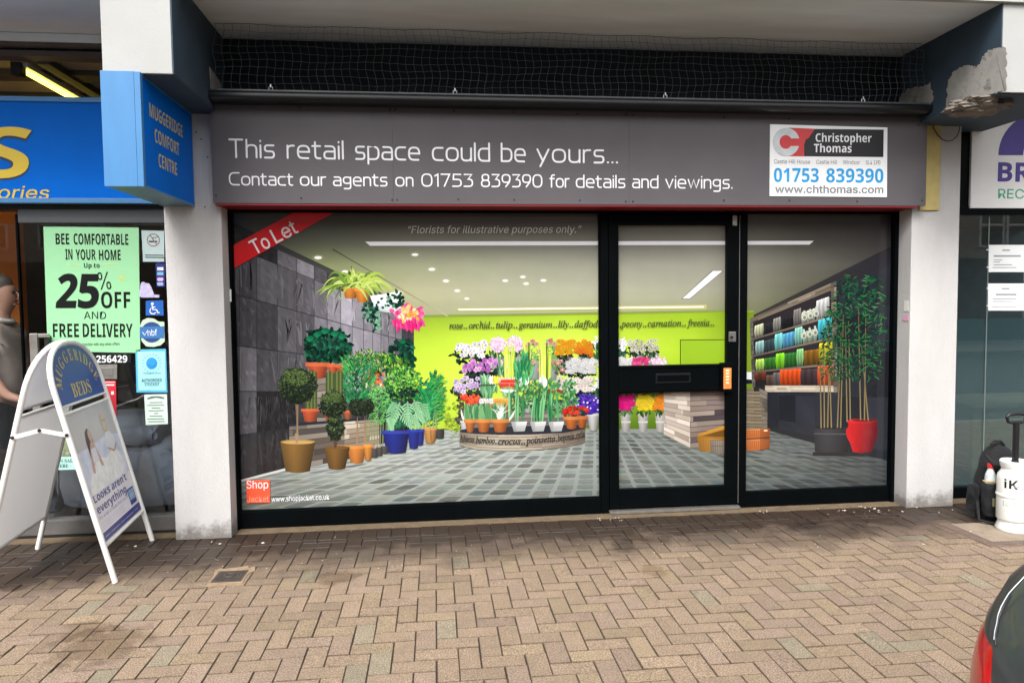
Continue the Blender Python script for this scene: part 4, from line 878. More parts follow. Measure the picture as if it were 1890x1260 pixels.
    # tall baskets and the stacked orange ones
    for x0, x1, y0, y1, c0 in ((1374, 1404, 722, 820, (150, 136, 112)),):
        for k in range(16):
            y = y0 + (y1 - y0) * k / 16; b = 1 + .10 * math.sin(k * .36); PR.poly([(1368, y), (x1 + 6 * math.sin(k * .21), y), (x1 + 6 * math.sin((k + 1) * .21), y + 5.4), (1368, y + 5.4)], [tuple(q * (.92 + .12 * (k % 2)) for q in c0)] * 2 + [tuple(q * .7 for q in c0)] * 2)
    PR.planks([(1401, 716), (1416, 722), (1416, 790), (1408, 792)], 9, [(120, 112, 100), (96, 90, 84)], (60, 56, 54), 1)
    for y0, h in ((791, 18), (810, 20)):
        PR.poly([(1377, y0 + 2), (1402, y0), (1402, y0 + h), (1378, y0 + h + 1)], [(214, 126, 66), (226, 140, 78), (200, 112, 58), (190, 104, 54)]); PR.poly([(1402, y0), (1421, y0 - 1), (1420, y0 + h - 2), (1402, y0 + h)], [(176, 100, 54), (130, 72, 40), (110, 60, 34), (150, 84, 46)])
        for k in range(7): PR.poly([(1378 + k * 3.5, y0 + 3), (1379.3 + k * 3.5, y0 + 3), (1379.6 + k * 3.5, y0 + h), (1378.4 + k * 3.5, y0 + h)], (150, 82, 44))
        for k in range(5): PR.poly([(1377.5, y0 + 4 + k * 3.4), (1402, y0 + 2.6 + k * 3.4), (1420, y0 + 2 + k * 3.3), (1420, y0 + 2.8 + k * 3.3), (1402, y0 + 3.6 + k * 3.4), (1377.5, y0 + 5 + k * 3.4)], (168, 92, 48))
    PR.poly([(1377, 809), (1421, 806), (1421, 808), (1377, 811)], (110, 60, 34)); PR.poly(ell(1413, 794, 4, 1.8, 8), (250, 220, 170))
    # dim floor at the wall, planters with bamboo
    PR.pot(1502, 1566, 788, 833, 2, (66, 66, 72), None, 0, .6); PR.poly([(1502, 799), (1566, 800), (1566, 801.5), (1502, 800.5)], (96, 96, 100)); PR.poly(ell(1532, 789, 30, 2.6, 18), (40, 38, 40))
    pts = [(1564, 777), (1572, 774), (1616, 774), (1620, 778), (1618, 784), (1621, 790), (1619, 806), (1612, 822), (1609, 833), (1590, 835.5), (1574, 833), (1569, 818), (1563, 806), (1561, 794), (1566, 785)]
    PR.poly(pts, [(206, 34, 40) if p[0] < 1580 else (150, 20, 30) if p[0] < 1606 else (96, 14, 26) for p in pts]); PR.poly([(1563, 776), (1574, 773), (1616, 773.5), (1620, 778), (1600, 781), (1574, 781)], [(222, 44, 48), (216, 44, 46), (130, 20, 30), (120, 18, 28), (160, 26, 34), (210, 40, 44)]); PR.poly(ell(1594, 775.4, 22, 1.5, 14), (70, 10, 16))
    for x0, y0, x1, y1 in ((1515, 790, 1513, 640), (1521, 789, 1520, 600), (1527, 789, 1531, 610), (1534, 789, 1528, 590), (1545, 789, 1552, 610), (1551, 789, 1556, 580), (1563, 778, 1560, 600), (1569, 775, 1566, 590), (1588, 775, 1584, 570), (1595, 775, 1598, 560), (1602, 776, 1590, 640)):
        PR.poly([(x0 - 1.3, y0), (x0 + 1.3, y0), (x1 + .8, y1), (x1 - .8, y1)], [(120, 104, 66), (156, 138, 98), (110, 100, 64), (76, 72, 44)])
    for k in range(620):
        t = R.random() ** .8; y = 505 + t * 190; x = 1578 + R.uniform(-1, 1) * (30 + 28 * math.sin(t * 2.4)) + (y - 600) * -.09
        if x > 1638: continue
        a = R.uniform(-.3, 3.4); c = R.choice([(16, 62, 42), (22, 84, 50), (12, 46, 36), (34, 98, 56), (12, 38, 32), (50, 108, 62)]); ln = R.uniform(8, 16); PR.leaf(x, y, a, ln, R.uniform(1.8, 3.0), c, tuple(q * 1.15 for q in c))
    for k in range(70):
        x, y = R.uniform(1520, 1550), R.uniform(560, 700); c = R.choice([(40, 76, 44), (28, 60, 40), (60, 100, 60)]); PR.leaf(x, y, R.uniform(0, 3.1), R.uniform(9, 15), 2.6, c)
    for k in range(16): PR.leaf(R.uniform(1580, 1622), R.uniform(515, 640), R.uniform(-.5, .4), R.uniform(9, 14), 1.9, (84, 130, 88))
    PR.poly([(1500, 834), (1570, 834), (1640, 838), (1640, 842), (1500, 840)], [(40, 42, 44)] * 5)

draw_room(); draw_left_plants(); draw_centre_plants(); draw_door_part(); draw_right_part()
PR.poly([(424, 456.5), (543, 392), (560, 383), (634, 383), (617, 392.6), (424, 499.5)], (208, 32, 38), 520)

M['print'] = mat('printed_vinyl', (1, 1, 1, 1), .13, spec=.5, var=.025, vscale=9, attr=True)
shop = thing('shopfront', 'black framed shopfront whose panes and door carry a printed flower shop picture', 'shopfront', (2.86, 0, 0))
G = PR.mb
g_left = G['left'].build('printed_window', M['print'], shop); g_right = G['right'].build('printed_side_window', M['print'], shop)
FY = -.034
fr = MB()
for a in ((LX1 + .002, GX['l0'] + .004, FY - .02, .06, .0, 2.42), (GX['r1'], RX0 - .002, FY - .02, .06, .0, 2.42), (3.030, 3.088, FY - .012, .05, .02, 2.42), (4.132, 4.190, FY - .012, .05, .02, 2.42)): fr.box(*a, .004)
fr.box(GX['l0'] + .004, GX['r1'], FY, .05, GZ['t'], 2.418, .003); fr.box(GX['l0'] + .004, 3.03, FY - .004, .05, .011, GZ['b'], .004); fr.box(4.19, GX['r1'], FY - .004, .05, .011, GZ['b'], .004)
fr.box(GX['l0'] + .004, GX['l0'] + .012, FY + .008, -.004, GZ['b'], GZ['t']); fr.box(GX['l0'] + .004, 3.03, FY + .006, -.007, GZ['b'], GZ['b'] + .008); fr.box(3.018, 3.03, FY + .012, -.0075, GZ['b'], GZ['t'])
frame = fr.build('frame', M['frame'], shop)
backing = box('backing', M['black'], shop, LX1, RX0, .051, .08, .012, 2.42)
# lettering of the print
tx = MB(); YT = -.0085
wall_text(tx, '\u201cFlorists for illustrative purposes only.\u201d', (751, 430.5), (1071, 429.5), 13.5, YT, font=F_SANS, shear=.22); tx.build('print_caption', mat('caption_grey', rgb(206, 204, 200), .5), g_left)
tx = MB(); wall_text(tx, 'To', (470.5, 470), (501.5, 454.5), 27, YT, font=F_SANS, bold=.006, ref='T'); wall_text(tx, 'Let', (509.6, 449.5), (551.5, 428.5), 27, YT, font=F_SANS, bold=.006, ref='T'); tx.build('to_let_lettering', M['white_vinyl'], g_left)
M['leaf_ink'] = mat('dark_green_ink', rgb(58, 70, 22), .5); M['ink'] = mat('dark_ink', rgb(34, 32, 32), .5)
tx = MB()
for s_, a, b in (('rose..', 829, 862), ('orchid..', 865, 912), ('tulip..', 915, 955), ('geranium..', 957, 1028), ('lily..', 1030, 1058), ('daffodi', 1060, 1108)): wall_text(tx, s_, (a, 606.5 - (a - 829) * .012), (b, 606.5 - (b - 829) * .012), 12.5, YT, kind='it', bold=.012)
tx.build('flower_name_lettering', M['leaf_ink'], g_left)
tx = MB(); nm = 'hibiscus.bamboo..crocus..poinsetta.begonia.cycla'
segs = (('hibiscus.', 849, 877, 815, 816.5), ('bamboo..', 878, 918, 817.5, 819.5), ('crocus..', 919, 969, 820, 819.5), ('poinsetta.', 970, 1029, 819, 814.5), ('begonia.', 1030, 1063, 814, 809.5), ('cycla', 1064, 1080, 809, 805.5))
for s_, a, b, ya, yb in segs: wall_text(tx, s_, (a, ya), (b, yb), 13, YT, kind='it', bold=.016)
tx.build('plinth_lettering', M['ink'], g_left)
lg = MB(); wall_poly(lg, [(454.5, 886), (498, 885), (498.5, 927), (455.5, 928)], -.0078); logo = lg.build('maker_mark', mat('coral_vinyl', rgb(232, 84, 52), .45), g_left)
tx = MB(); wall_text(tx, 'Shop', (455, 901), (495, 900.5), 15, YT, font=F_SANS, ref='S'); wall_text(tx, 'www.shopjacket.co.uk', (501, 925.5), (608, 921), 9.5, YT, font=F_SANS, bold=.006, ref='k'); tx.build('maker_lettering', M['white_vinyl'], g_left)
tx = MB(); wall_text(tx, 'Jacket', (456, 926), (496, 925), 11, YT, font=F_SANS, ref='J'); tx.build('maker_lettering', mat('pale_coral', rgb(246, 150, 128), .5), g_left)

# the door
door = box('door', M['frame'], shop, 3.094, GX['d0'], FY - .006, .045, .05, 2.30, .004)
mb = MB(); mb.box(GX['d1'], 4.126, FY - .006, .045, .05, 2.30, .004); mb.box(GX['d0'], GX['d1'], FY - .006, .045, GZ['du1'], 2.30, .004); mb.box(GX['d0'], GX['d1'], FY - .006, .045, .05, GZ['db0'], .004); mb.box(GX['d0'], GX['d1'], FY - .010, .045, GZ['db1'], GZ['du0'], .004)
mb.box(GX['d0'], GX['d1'], FY - .016, FY - .009, GZ['db1'] + .012, GZ['db1'] + .020, .002); mb.box(GX['d0'], GX['d1'], FY - .016, FY - .009, GZ['du0'] - .018, GZ['du0'] - .010, .002)
mb.build('door_frame', M['frame'], door)
gu = G['up'].build('printed_upper_pane', M['print'], door); gl_ = G['low'].build('printed_lower_pane', M['print'], door)
tx = MB()
for s_, a, b in (('..peony..', 1140, 1193), ('carnation..', 1195, 1266), ('freesia..', 1268, 1318)): wall_text(tx, s_, (a, 603.5 - (a - 1140) * .016), (b, 603.5 - (b - 1140) * .016), 12.5, YT, kind='it', bold=.012)
tx.build('flower_name_lettering', M['leaf_ink'], door)
a, b = at_y(1209, 689, FY), at_y(1273, 705, FY)
mb = MB(); mb.box(a.x, b.x, FY - .017, FY - .009, b.z, a.z, .003); mb.build('letter_box', mat('letter_box_black', rgb(24, 26, 30), .22, spec=.7), door)
mb = MB(); mb.box(a.x + .012, b.x - .012, FY - .0195, FY - .016, b.z + .012, a.z - .014, .001); mb.build('letter_box_flap', M['frame'], door)
a, b = at_y(1331, 669, FY - .03), at_y(1351, 722, FY - .03)
mb = MB(); mb.box(a.x - .008, b.x + .004, FY - .05, FY - .009, b.z, a.z, .006); mb.build('pull_handle', M['frame'], door)
a, b = at_y(1335.5, 679, FY - .051), at_y(1349.5, 717, FY - .051)
mb = MB(); mb.box(a.x, b.x, FY - .0535, FY - .0505, b.z, a.z); mb.build('orange_sticker', mat('orange_sticker', rgb(232, 130, 62), .5), door)
mb = MB()
for k in range(5):
    z = a.z - .012 - k * .024; mb.face([(a.x + .018, FY - .0545, z), (b.x - .018, FY - .0545, z), (b.x - .018, FY - .0545, z - .015 + .004 * (k % 2)), (a.x + .018, FY - .0545, z - .012)])
mb.build('sticker_lettering', mat('sticker_print', rgb(250, 214, 180), .5), door)
a, b = at_y(1344, 612, FY), at_y(1357, 630, FY); mb = MB(); mb.box(a.x, b.x, FY - .014, FY - .005, b.z, a.z, .003); mb.build('lock_plate', M['steel'], door)
q = at_y(1350, 622, FY - .015); mb = MB(); mb.tube([q, q + Vector((0, -.012, 0))], .011, 12); mb.build('lock_cylinder', M['dot'], door)
a, b = at_y(1350.5, 398, FY), at_y(1358.5, 417, FY); mb = MB(); mb.box(a.x, b.x, FY - .02, FY - .005, b.z, a.z, .004); mb.build('door_contact', M['steel'], door)
mb = MB(); mb.box(3.088, 4.132, -.075, .04, .012, .034, .004); mb.build('threshold', M['alu'], shop)
mb = MB(); mb.box(4.1265, 4.1315, FY - .004, 0, .05, 2.3); mb.build('weather_strip', M['alu'], shop)
# stickers on the frames
a, b = at_y(415, 534, FY - .021), at_y(427.5, 556.5, FY - .021)
sk = MB().box(a.x - .006, a.x + .044, FY - .0225, FY - .0205, b.z, a.z).build('paper_sticker', M['white'], None); tag(sk, 'small white paper sticker on the black left jamb of the printed shopfront', 'sticker')
mb = MB()
for k in range(6): mb.face([(a.x, FY - .0232, a.z - .014 - k * .013), (a.x + .036 - .007 * (k % 3), FY - .0232, a.z - .014 - k * .013), (a.x + .036 - .007 * (k % 3), FY - .0232, a.z - .019 - k * .013), (a.x, FY - .0232, a.z - .019 - k * .013)])
mb.build('sticker_print', mat('sticker_rose_print', rgb(200, 130, 120), .6), sk)
for (x0, y0, x1, y1), c_, lb in (((1669, 555, 1677, 574), rgb(226, 224, 218), 'tiny white notice sticker on the side of the right pillar'), ((1667, 581, 1677, 592), rgb(224, 168, 196), 'tiny pink sticker below a white one on the right pillar side')):
    p = [at_x(x0, y0, RX0 - .002), at_x(x1, y0, RX0 - .002), at_x(x1, y1, RX0 - .002), at_x(x0, y1, RX0 - .002)]
    o = MB().prism(p, (-.002, 0, 0)).build('pillar_sticker', mat('sticker_paper', c_, .6), None); tag(o, lb, 'sticker')
# ================================================================== GREY FASCIA WITH ITS LETTERING
FF = -.282
def arc(cx, cy, rx, ry, a0, a1, n=12, e=2.7):
    o = []
    for k in range(n + 1):
        a = math.radians(a0 + (a1 - a0) * k / n); c, s_ = math.cos(a), math.sin(a)
        o.append((cx + rx * math.copysign(abs(c) ** (2 / e), c), cy + ry * math.copysign(abs(s_) ** (2 / e), s_)))
    return o
XH = .70
def bowl(w_, y0, y1, a0=0, a1=360): return arc(w_ / 2, (y0 + y1) / 2, w_ / 2, (y1 - y0) / 2, a0, a1, 26)
GLY = {
 'T': (.66, [[(0, 1), (.66, 1)], [(.33, 1), (.33, 0)]]),
 'h': (.50, [[(0, 1.0), (0, 0)], [(0, .44)] + arc(.25, .44, .25, .26, 180, 0) + [(.5, 0)]]),
 'i': (.0, [[(0, XH), (0, 0)], [(0, .93), (0, .95)]]),
 'l': (.0, [[(0, 1.0), (0, 0)]]),
 's': (.48, [[(.46, XH), (.17, XH)] + arc(.17, .53, .155, .17, 90, 270, 8) + [(.31, .36)] + arc(.31, .18, .165, .18, 90, -90, 8) + [(.01, 0)]]),
 'r': (.32, [[(0, XH), (0, 0)], [(0, .42)] + arc(.26, .42, .26, .28, 180, 90, 7) + [(.33, XH)]]),
 'e': (.58, [[(.02, .36), (.58, .36)] + arc(.29, .36, .29, .34, 0, 180, 14) + arc(.29, .34, .29, .34, 180, 270, 7) + [(.53, 0)]]),
 't': (.36, [[(.10, .92), (.10, .22)] + arc(.30, .22, .20, .22, 180, 270, 6) + [(.36, 0)], [(-.04, XH), (.36, XH)]]),
 'a': (.54, [[(.06, XH), (.30, XH)] + arc(.30, .46, .24, .24, 90, 0, 7) + [(.54, 0)], [(.54, .40), (.20, .40)] + arc(.20, .20, .20, .20, 90, 270, 10) + [(.54, 0)]]),
 'p': (.58, [[(0, XH), (0, -.26)], [(0, XH), (.30, XH)] + arc(.29, .35, .29, .35, 90, -90, 14) + [(0, 0)]]),
 'c': (.54, [[(.54, XH), (.29, XH)] + arc(.29, .35, .29, .35, 90, 270, 14) + [(.54, 0)]]),
 'o': (.62, [bowl(.62, 0, XH)]),
 'u': (.52, [[(0, XH), (0, .26)] + arc(.26, .26, .26, .26, 180, 360, 12) + [(.52, XH)], [(.52, .3), (.52, 0)]]),
 'd': (.58, [[(.58, 1.0), (.58, 0)], [(.58, XH), (.29, XH)] + arc(.29, .35, .29, .35, 90, 270, 14) + [(.58, 0)]]),
 'b': (.58, [[(0, 1.0), (0, 0)], [(0, XH), (.29, XH)] + arc(.29, .35, .29, .35, 90, -90, 14) + [(0, 0)]]),
 'y': (.56, [[(0, XH), (.28, .02)], [(.56, XH), (.14, -.26)]]),
 '.': (.02, [[(0, .02), (.02, .02)]]),
 'C': (.74, [[(.74, 1), (.42, 1)] + arc(.42, .5, .42, .5, 90, 270, 16) + [(.74, 0)]]),
 'n': (.50, [[(0, XH), (0, 0)], [(0, .44)] + arc(.25, .44, .25, .26, 180, 0) + [(.5, 0)]]),
 'g': (.56, [bowl(.54, .18, XH), [(.54, XH), (.54, -.04)] + arc(.34, -.06, .20, .20, 0, -90, 7) + [(.06, -.26)]]),
 'f': (.34, [[(.10, 0), (.10, .78)] + arc(.30, .78, .20, .22, 180, 90, 6) + [(.36, 1)], [(-.04, XH), (.34, XH)]]),
 'v': (.54, [[(0, XH), (.27, 0), (.54, XH)]]),
 'w': (.84, [[(0, XH), (.21, 0), (.42, XH), (.63, 0), (.84, XH)]]),
 '0': (.66, [bowl(.66, 0, 1)]),
 '1': (.22, [[(0, .86), (.2, 1.0), (.2, 0)]]),
 '7': (.56, [[(0, 1), (.56, 1), (.2, 0)]]),
 '5': (.56, [[(.54, 1), (.06, 1), (.04, .58), (.28, .58)] + arc(.28, .29, .28, .29, 90, -90, 12) + [(0, 0)]]),
 '3': (.56, [[(.02, 1), (.52, 1), (.26, .60)] + arc(.28, .30, .28, .30, 90, -90, 12) + [(0, 0)]]),
 '8': (.58, [arc(.29, .76, .24, .24, 0, 360, 22), arc(.29, .26, .29, .26, 0, 360, 22)]),
 '9': (.58, [arc(.29, .68, .29, .32, 0, 360, 24), [(.58, .66), (.52, .36), (.26, 0)]]),
}
def stroke(mb, pts, wd, M3):
    """a flat rounded-end stroke of width wd along pts, mapped to 3D by M3"""
    P = [pts[0]]
    for p in pts[1:]:
        if math.hypot(p[0] - P[-1][0], p[1] - P[-1][1]) > 1e-5: P.append(p)
    closed = len(P) > 3 and math.hypot(P[0][0] - P[-1][0], P[0][1] - P[-1][1]) < 1e-4
    if closed: P = P[:-1]
    n = len(P); a, b = [], []
    for k in range(n):
        p0 = P[k - 1] if (k or closed) else None; p2 = P[(k + 1) % n] if (k < n - 1 or closed) else None
        ds = [];
        if p0: ds.append((P[k][0] - p0[0], P[k][1] - p0[1]))
        if p2: ds.append((p2[0] - P[k][0], p2[1] - P[k][1]))
        ns = []
        for d in ds: l = math.hypot(*d); ns.append((-d[1] / l, d[0] / l))
        m = (sum(q[0] for q in ns) / len(ns), sum(q[1] for q in ns) / len(ns)); l2 = max(.28, m[0] ** 2 + m[1] ** 2); m = (m[0] / l2 * wd / 2, m[1] / l2 * wd / 2)
        a.append((P[k][0] + m[0], P[k][1] + m[1])); b.append((P[k][0] - m[0], P[k][1] - m[1]))
    if closed:
        for k in range(n): mb.face([M3(*q) for q in (a[k], a[(k + 1) % n], b[(k + 1) % n], b[k])])
    else:
        def cap(c, frm):
            a0 = math.atan2(frm[1] - c[1], frm[0] - c[0]); return [(c[0] + wd / 2 * math.cos(a0 + math.pi * t / 6), c[1] + wd / 2 * math.sin(a0 + math.pi * t / 6)) for t in range(1, 6)]
        for k in range(n - 1): mb.face([M3(*q) for q in (a[k], a[k + 1], b[k + 1], b[k])])
        M0 = M3; M3 = lambda u, v: (lambda q: (q[0], q[1] - 1.1e-5, q[2]))(M0(u, v))
        for c, s_ in ((P[0], 1), (P[-1], -1)):
            i = 0 if s_ == 1 else n - 1; nx = P[1] if s_ == 1 else P[-2]; d = (c[0] - nx[0], c[1] - nx[1]); an = math.atan2(d[1], d[0])
            mb.face([M3(c[0] + wd / 2 * math.cos(an + math.radians(t)), c[1] + wd / 2 * math.sin(an + math.radians(t))) for t in range(-90, 91, 22)])
_n = [0]
def stroke_word(mb, word, p0, p1, cap, wd, y, gap=.20):
    """word fitted between two photo pixels on the fascia plane"""
    a, b = at_y(p0[0], p0[1], y), at_y(p1[0], p1[1], y); h = at_y(p0[0], p0[1] - cap, y).z - a.z
    tot = sum(GLY[c][0] for c in word) + gap * (len(word) - 1); sx = (b.x - a.x) / tot; x = 0
    w_ = wd * h
    for c in word:
        gw, paths = GLY[c]
        for q in paths:
            pts = [((x + u) * sx, v * h) for u, v in q]
            _n[0] += 1; lift = 2.5e-5 * (_n[0] % 29); stroke(mb, pts, w_, lambda u, v: (a.x + u, y - lift, a.z + (b.z - a.z) * u / (b.x - a.x) + v))
        x += gw + gap
fas = thing('fascia_sign', 'long grey fascia board offering a retail space in white letters', 'shop sign', (2.88, FF, 2.68))
FX0, FX1, FZ0, FZ1 = .284, 5.487, 2.345, 3.012
j1, j2 = at_y(725, 280, FF).x, at_y(1161, 280, FF).x
for a, b in ((FX0, j1 - .0005), (j1 + .0005, j2 - .0005), (j2 + .0005, FX1)): box('panel', M['fascia'], fas, a, b, FF, FF + .012, FZ0, FZ1, .0008)
mb = MB(); mb.box(FX0 + .004, FX1 - .004, FF + .0125, -.205, FZ0 + .002, FZ1 - .01); mb.build('carcass', M['fascia'], fas)
mb = MB(); mb.box(FX0 + .012, FX1 - .06, FF + .004, -.05, FZ0 - .014, FZ0 + .0015); mb.build('red_underside', M['red_trim'], fas)
tx = MB()
l1 = lambda x: 290 + (x - 421) * .0150; l2 = lambda x: 341 + (x - 422) * .0070
for w_, a, b in (('This', 424, 506), ('retail', 531, 633), ('space', 657, 774), ('could', 799, 903), ('be', 926, 969), ('yours...', 992, 1139)): stroke_word(tx, w_, (a, l1(a)), (b, l1(b)), 32.5, .108, FF - .0012, .21)
for w_, a, b in (('Contact', 424, 540), ('our', 555, 601), ('agents', 616, 714), ('on', 731, 762), ('01753', 779, 872), ('839390', 889, 1000), ('for', 1016, 1050), ('details', 1064, 1153), ('and', 1168, 1214), ('viewings.', 1229, 1351)): stroke_word(tx, w_, (a, l2(a)), (b, l2(b)), 22, .122, FF - .0012, .21)
tx.build('lettering', M['white_vinyl'], fas)
for px, py in ((393, 198), (553, 199), (720, 203), (730, 203), (838, 206), (948, 208), (1066, 211), (1155, 212), (1168, 213), (1336, 217), (1456, 219), (1695, 231), (399, 361), (556, 366), (724, 369), (733, 369), (846, 368), (949, 369), (1070, 370), (1155, 372), (1168, 372), (1336, 370), (1457, 370), (1582, 372), (1702, 370)):
    q = at_y(px, py, FF); mb = MB(); mb.tube([q + Vector((0, -.0025, 0)), q + Vector((0, .003, 0))], .0068, 10); mb.build('screw', M['dot'], fas)
# yellow board end and the cable loop
a, b = at_y(1712, 225, -.212), at_y(1733, 388, -.212)
o = MB().box(FX1 + .001, b.x, -.216, -.202, b.z, 3.01, .001).build('yellow_board', M['yellow_strip'], None); tag(o, 'narrow weathered yellow board between the grey fascia end and right pillar', 'board')
q = at_y(1730, 384, -.217); 
pth = [at_y(x, y, -.222) for x, y in ((1721, 228), (1724, 238), (1731, 250), (1740, 258), (1749, 261), (1758, 259), (1766, 252), (1770, 243), (1772, 232))]
o = MB().tube(pth, .0035, 6).build('cable', M['pipe'], None, smooth=True); tag(o, 'thin black cable drooping in a loop on the right pillar', 'cable')

# agents' board
ag = thing('agent_board', 'white letting agent board with red and black banner on the grey fascia', 'sign', (4.9, FF, 2.4))
AP = FF - .006
c4 = [at_y(x, y, AP) for x, y in ((1421.5, 229.5), (1638, 235.5), (1637, 364), (1420.5, 362))]
MB().prism(c4, (0, .005, 0)).build('board', M['white'], ag)
def zp(x, y): return (1400 + x / 7.269, 210 + y / 7.269)
mb = MB(); wall_poly(mb, [zp(612, 336), zp(655, 336), zp(752, 205), zp(1680, 215), zp(1675, 582), zp(610, 572)], AP - .0012); mb.build('black_banner', mat('banner_black', rgb(38, 38, 42), .45), ag)
mb = MB(); wall_poly(mb, [zp(408, 188), zp(755, 203), zp(668, 334), zp(612, 336), zp(608, 572), zp(412, 570)], AP - .0020); mb.build('red_emblem', mat('emblem_red', rgb(206, 62, 66), .45), ag)
mb = MB(); pts = ell(372, 380, 180, 190, 30, 40, 320); wall_poly(mb, [zp(*q) for q in ell(372, 380, 180, 190, 40)], AP - .0026); mb.build('emblem_ring', mat('emblem_silver', rgb(205, 209, 214), .35, var=.12, vscale=18), ag)
mb = MB(); wall_poly(mb, [zp(*q) for q in ell(366, 380, 84, 92, 26)], AP - .0032); wall_poly(mb, [zp(366, 332), zp(560, 332), zp(545, 434), zp(366, 434)], AP - .0033); wall_poly(mb, [zp(440, 334), zp(556, 334), zp(534, 260), zp(560, 236), zp(640, 336), zp(606, 436), zp(556, 520), zp(520, 500), zp(546, 434), zp(440, 434)], AP - .0034); mb.build('red_emblem', mat('emblem_red_front', rgb(206, 62, 66), .45), ag)
tx = MB(); wall_text(tx, 'Christopher', zp(765, 378), zp(1516, 384), 15.5, AP - .0024, kind='sb', ref='T'); wall_text(tx, 'Thomas', zp(742, 518), zp(1248, 522), 15.5, AP - .0024, kind='sb', ref='T'); tx.build('lettering', M['white_vinyl'], ag)
tx = MB()
for s_, a, b in (('Castle Hill House', 208, 692), ('Castle Hill', 775, 1055), ('Windsor', 1132, 1360), ('SL4 1PD', 1438, 1634)): wall_text(tx, s_, zp(a, 668 + (a - 208) * .011), zp(b, 668 + (b - 208) * .011), 7.6, AP - .0014, font=F_SANS, ref='H')
wall_text(tx, 'www.chthomas.com', zp(222, 1060), zp(1674, 1066), 14.2, AP - .0014, font=F_SANS, bold=.012, ref='h'); tx.build('lettering', mat('grey_lettering', rgb(120, 120, 126), .5), ag)
M['cyan'] = mat('cyan_lettering', rgb(20, 156, 222), .5)
tx = MB(); wall_text(tx, '01753', zp(206, 914), zp(808, 918), 25.5, AP - .0014, kind='sb', ref='7'); tx.build('phone_lettering', M['cyan'], ag); tx = MB(); wall_text(tx, '839390', zp(908, 920), zp(1674, 924), 25.5, AP - .0014, kind='sb', ref='7'); tx.build('phone_lettering', M['cyan'], ag)

# black roller tube under the bulkhead, with wire clips, and the bird net above it
pipe = thing('awning_case', 'long black awning casing with grey highlights fixed above the grey fascia', 'awning case', (2.9, -.36, 3.0))
mb = MB(); ya = -.37
def prof(x):
    P = [(-.055, -.020), (-.060, .0), (-.050, .020), (-.030, .028), (.06, .030), (.06, .036), (-.036, .036), (-.066, .020), (-.074, -.004), (-.066, -.032), (-.040, -.044), (.06, -.044), (.06, -.036), (-.036, -.036)]
    return [(x, ya + .01 + u, 3.038 + v) for u, v in [(.06, .034), (-.03, .034), (-.052, .024), (-.06, .006), (-.056, -.016), (-.040, -.030), (-.012, -.036), (.06, -.036)]]
xa, xb = at_y(366, 180, ya - .04).x, at_y(1778, 214, ya - .04).x
mb.prism(prof(xa), (xb - xa, 0, 0)); mb.build('casing', M['pipe'], pipe, smooth=True)
mb = MB(); mb.box(xa, xb - .06, ya - .012, ya + .07, 3.0725, 3.084, .002); mb.build('top_ledge', mat('pipe_grey', rgb(96, 98, 100), .4, metal=.4, var=.2), pipe)
mb = MB(); mb.box(xb + .0005, xb + .012, ya - .052, ya + .07, 2.998, 3.078, .01); mb.build('end_cap', M['pipe'], pipe)
for px in (500, 840, 1228, 1593):
    q = at_y(px, 175 + (px - 500) * .0205, ya); mb = MB(); mb.tube([(q.x - .012, ya, 3.084), (q.x - .012, ya, 3.104), (q.x, ya, 3.112), (q.x + .012, ya, 3.104), (q.x + .012, ya, 3.084)], .003, 6); mb.box(q.x - .004, q.x + .004, ya - .004, ya + .004, 3.1, 3.122, .001); mb.build('clip', M['steel'], pipe)
nety0 = at_z(900, 58, CEIL - .004).y
nt_ = MB(); q = random.Random(8); n = 92; xs_ = [LX1 + .03 + (RX0 - LX1 - .06) * k / n for k in range(n + 1)]; rows_ = 9
def netp(i, j):
    t = j / rows_; sag = .05 * math.sin(math.pi * t) + .012 * math.sin(i * .31)
    return (xs_[i] + .010 * math.sin(j * 1.3 + i * .2) + .016 * t * math.sin(i * .11), nety0 + (ya + .02 - nety0) * t - sag * .4, CEIL - .006 + (3.088 - CEIL + .006) * t + .006 * math.sin(i * .5 + j))
for i in range(n + 1): nt_.tube([netp(i, j) for j in range(rows_ + 1)], .00135, 3)
for j in range(rows_ + 1): nt_.tube([(p := netp(i, j))[:2] + (p[2] - (.004 if i % 2 else 0),) for i in range(n + 1)], .00135 if j else .0022, 3)
net = nt_.build('bird_net', M['net'], None); tag(net, 'grey square-meshed bird net stretched across the recess above the fascia', 'net')

# ================================================================== BLUE SIGNS OF THE LEFT SHOP
ps = thing('projecting_sign', 'blue box sign jutting from the left pillar with pale lettering on its side', 'shop sign', (.04, -.65, 2.33))
SX0, SX1, SY0, SY1, SZ0, SZ1 = -.072, .138, -1.072, -.206, 2.332, 2.962
mb = MB(); mb.box(SX0, SX1 - .006, SY0 + .004, SY1, SZ0, SZ1, .003); mb.build('casing', mat('sign_underside_grey', rgb(70, 104, 122), .45, var=.2), ps)
mb = MB(); mb.box(SX0 - .002, SX1 - .032, SY0, SY0 + .01, SZ0 - .002, SZ1 + .012, .002); mb.box(SX1 - .030, SX1 + .003, SY0 - .003, SY0 + .03, SZ0 - .002, SZ1 + .01, .003); mb.build('front_trim', M['blue_light'], ps)
mb = MB(); mb.box(SX1 - .004, SX1, SY0 + .031, SY1, SZ0 + .012, SZ1 - .008, .001); mb.build('face', M['blue'], ps)
mb = MB(); mb.box(SX1 - .005, SX1 + .004, SY0 + .031, SY1, SZ1 - .008, SZ1 + .006, .001); mb.box(SX1 - .005, SX1 + .004, SY0 + .031, SY1, SZ0, SZ0 + .011, .001); mb.box(SX1 - .005, SX1 + .003, SY1 - .01, SY1 + .001, SZ0 + .011, SZ1 - .008, .001); mb.build('edge_trim', M['blue_mid'], ps)
tx = MB()
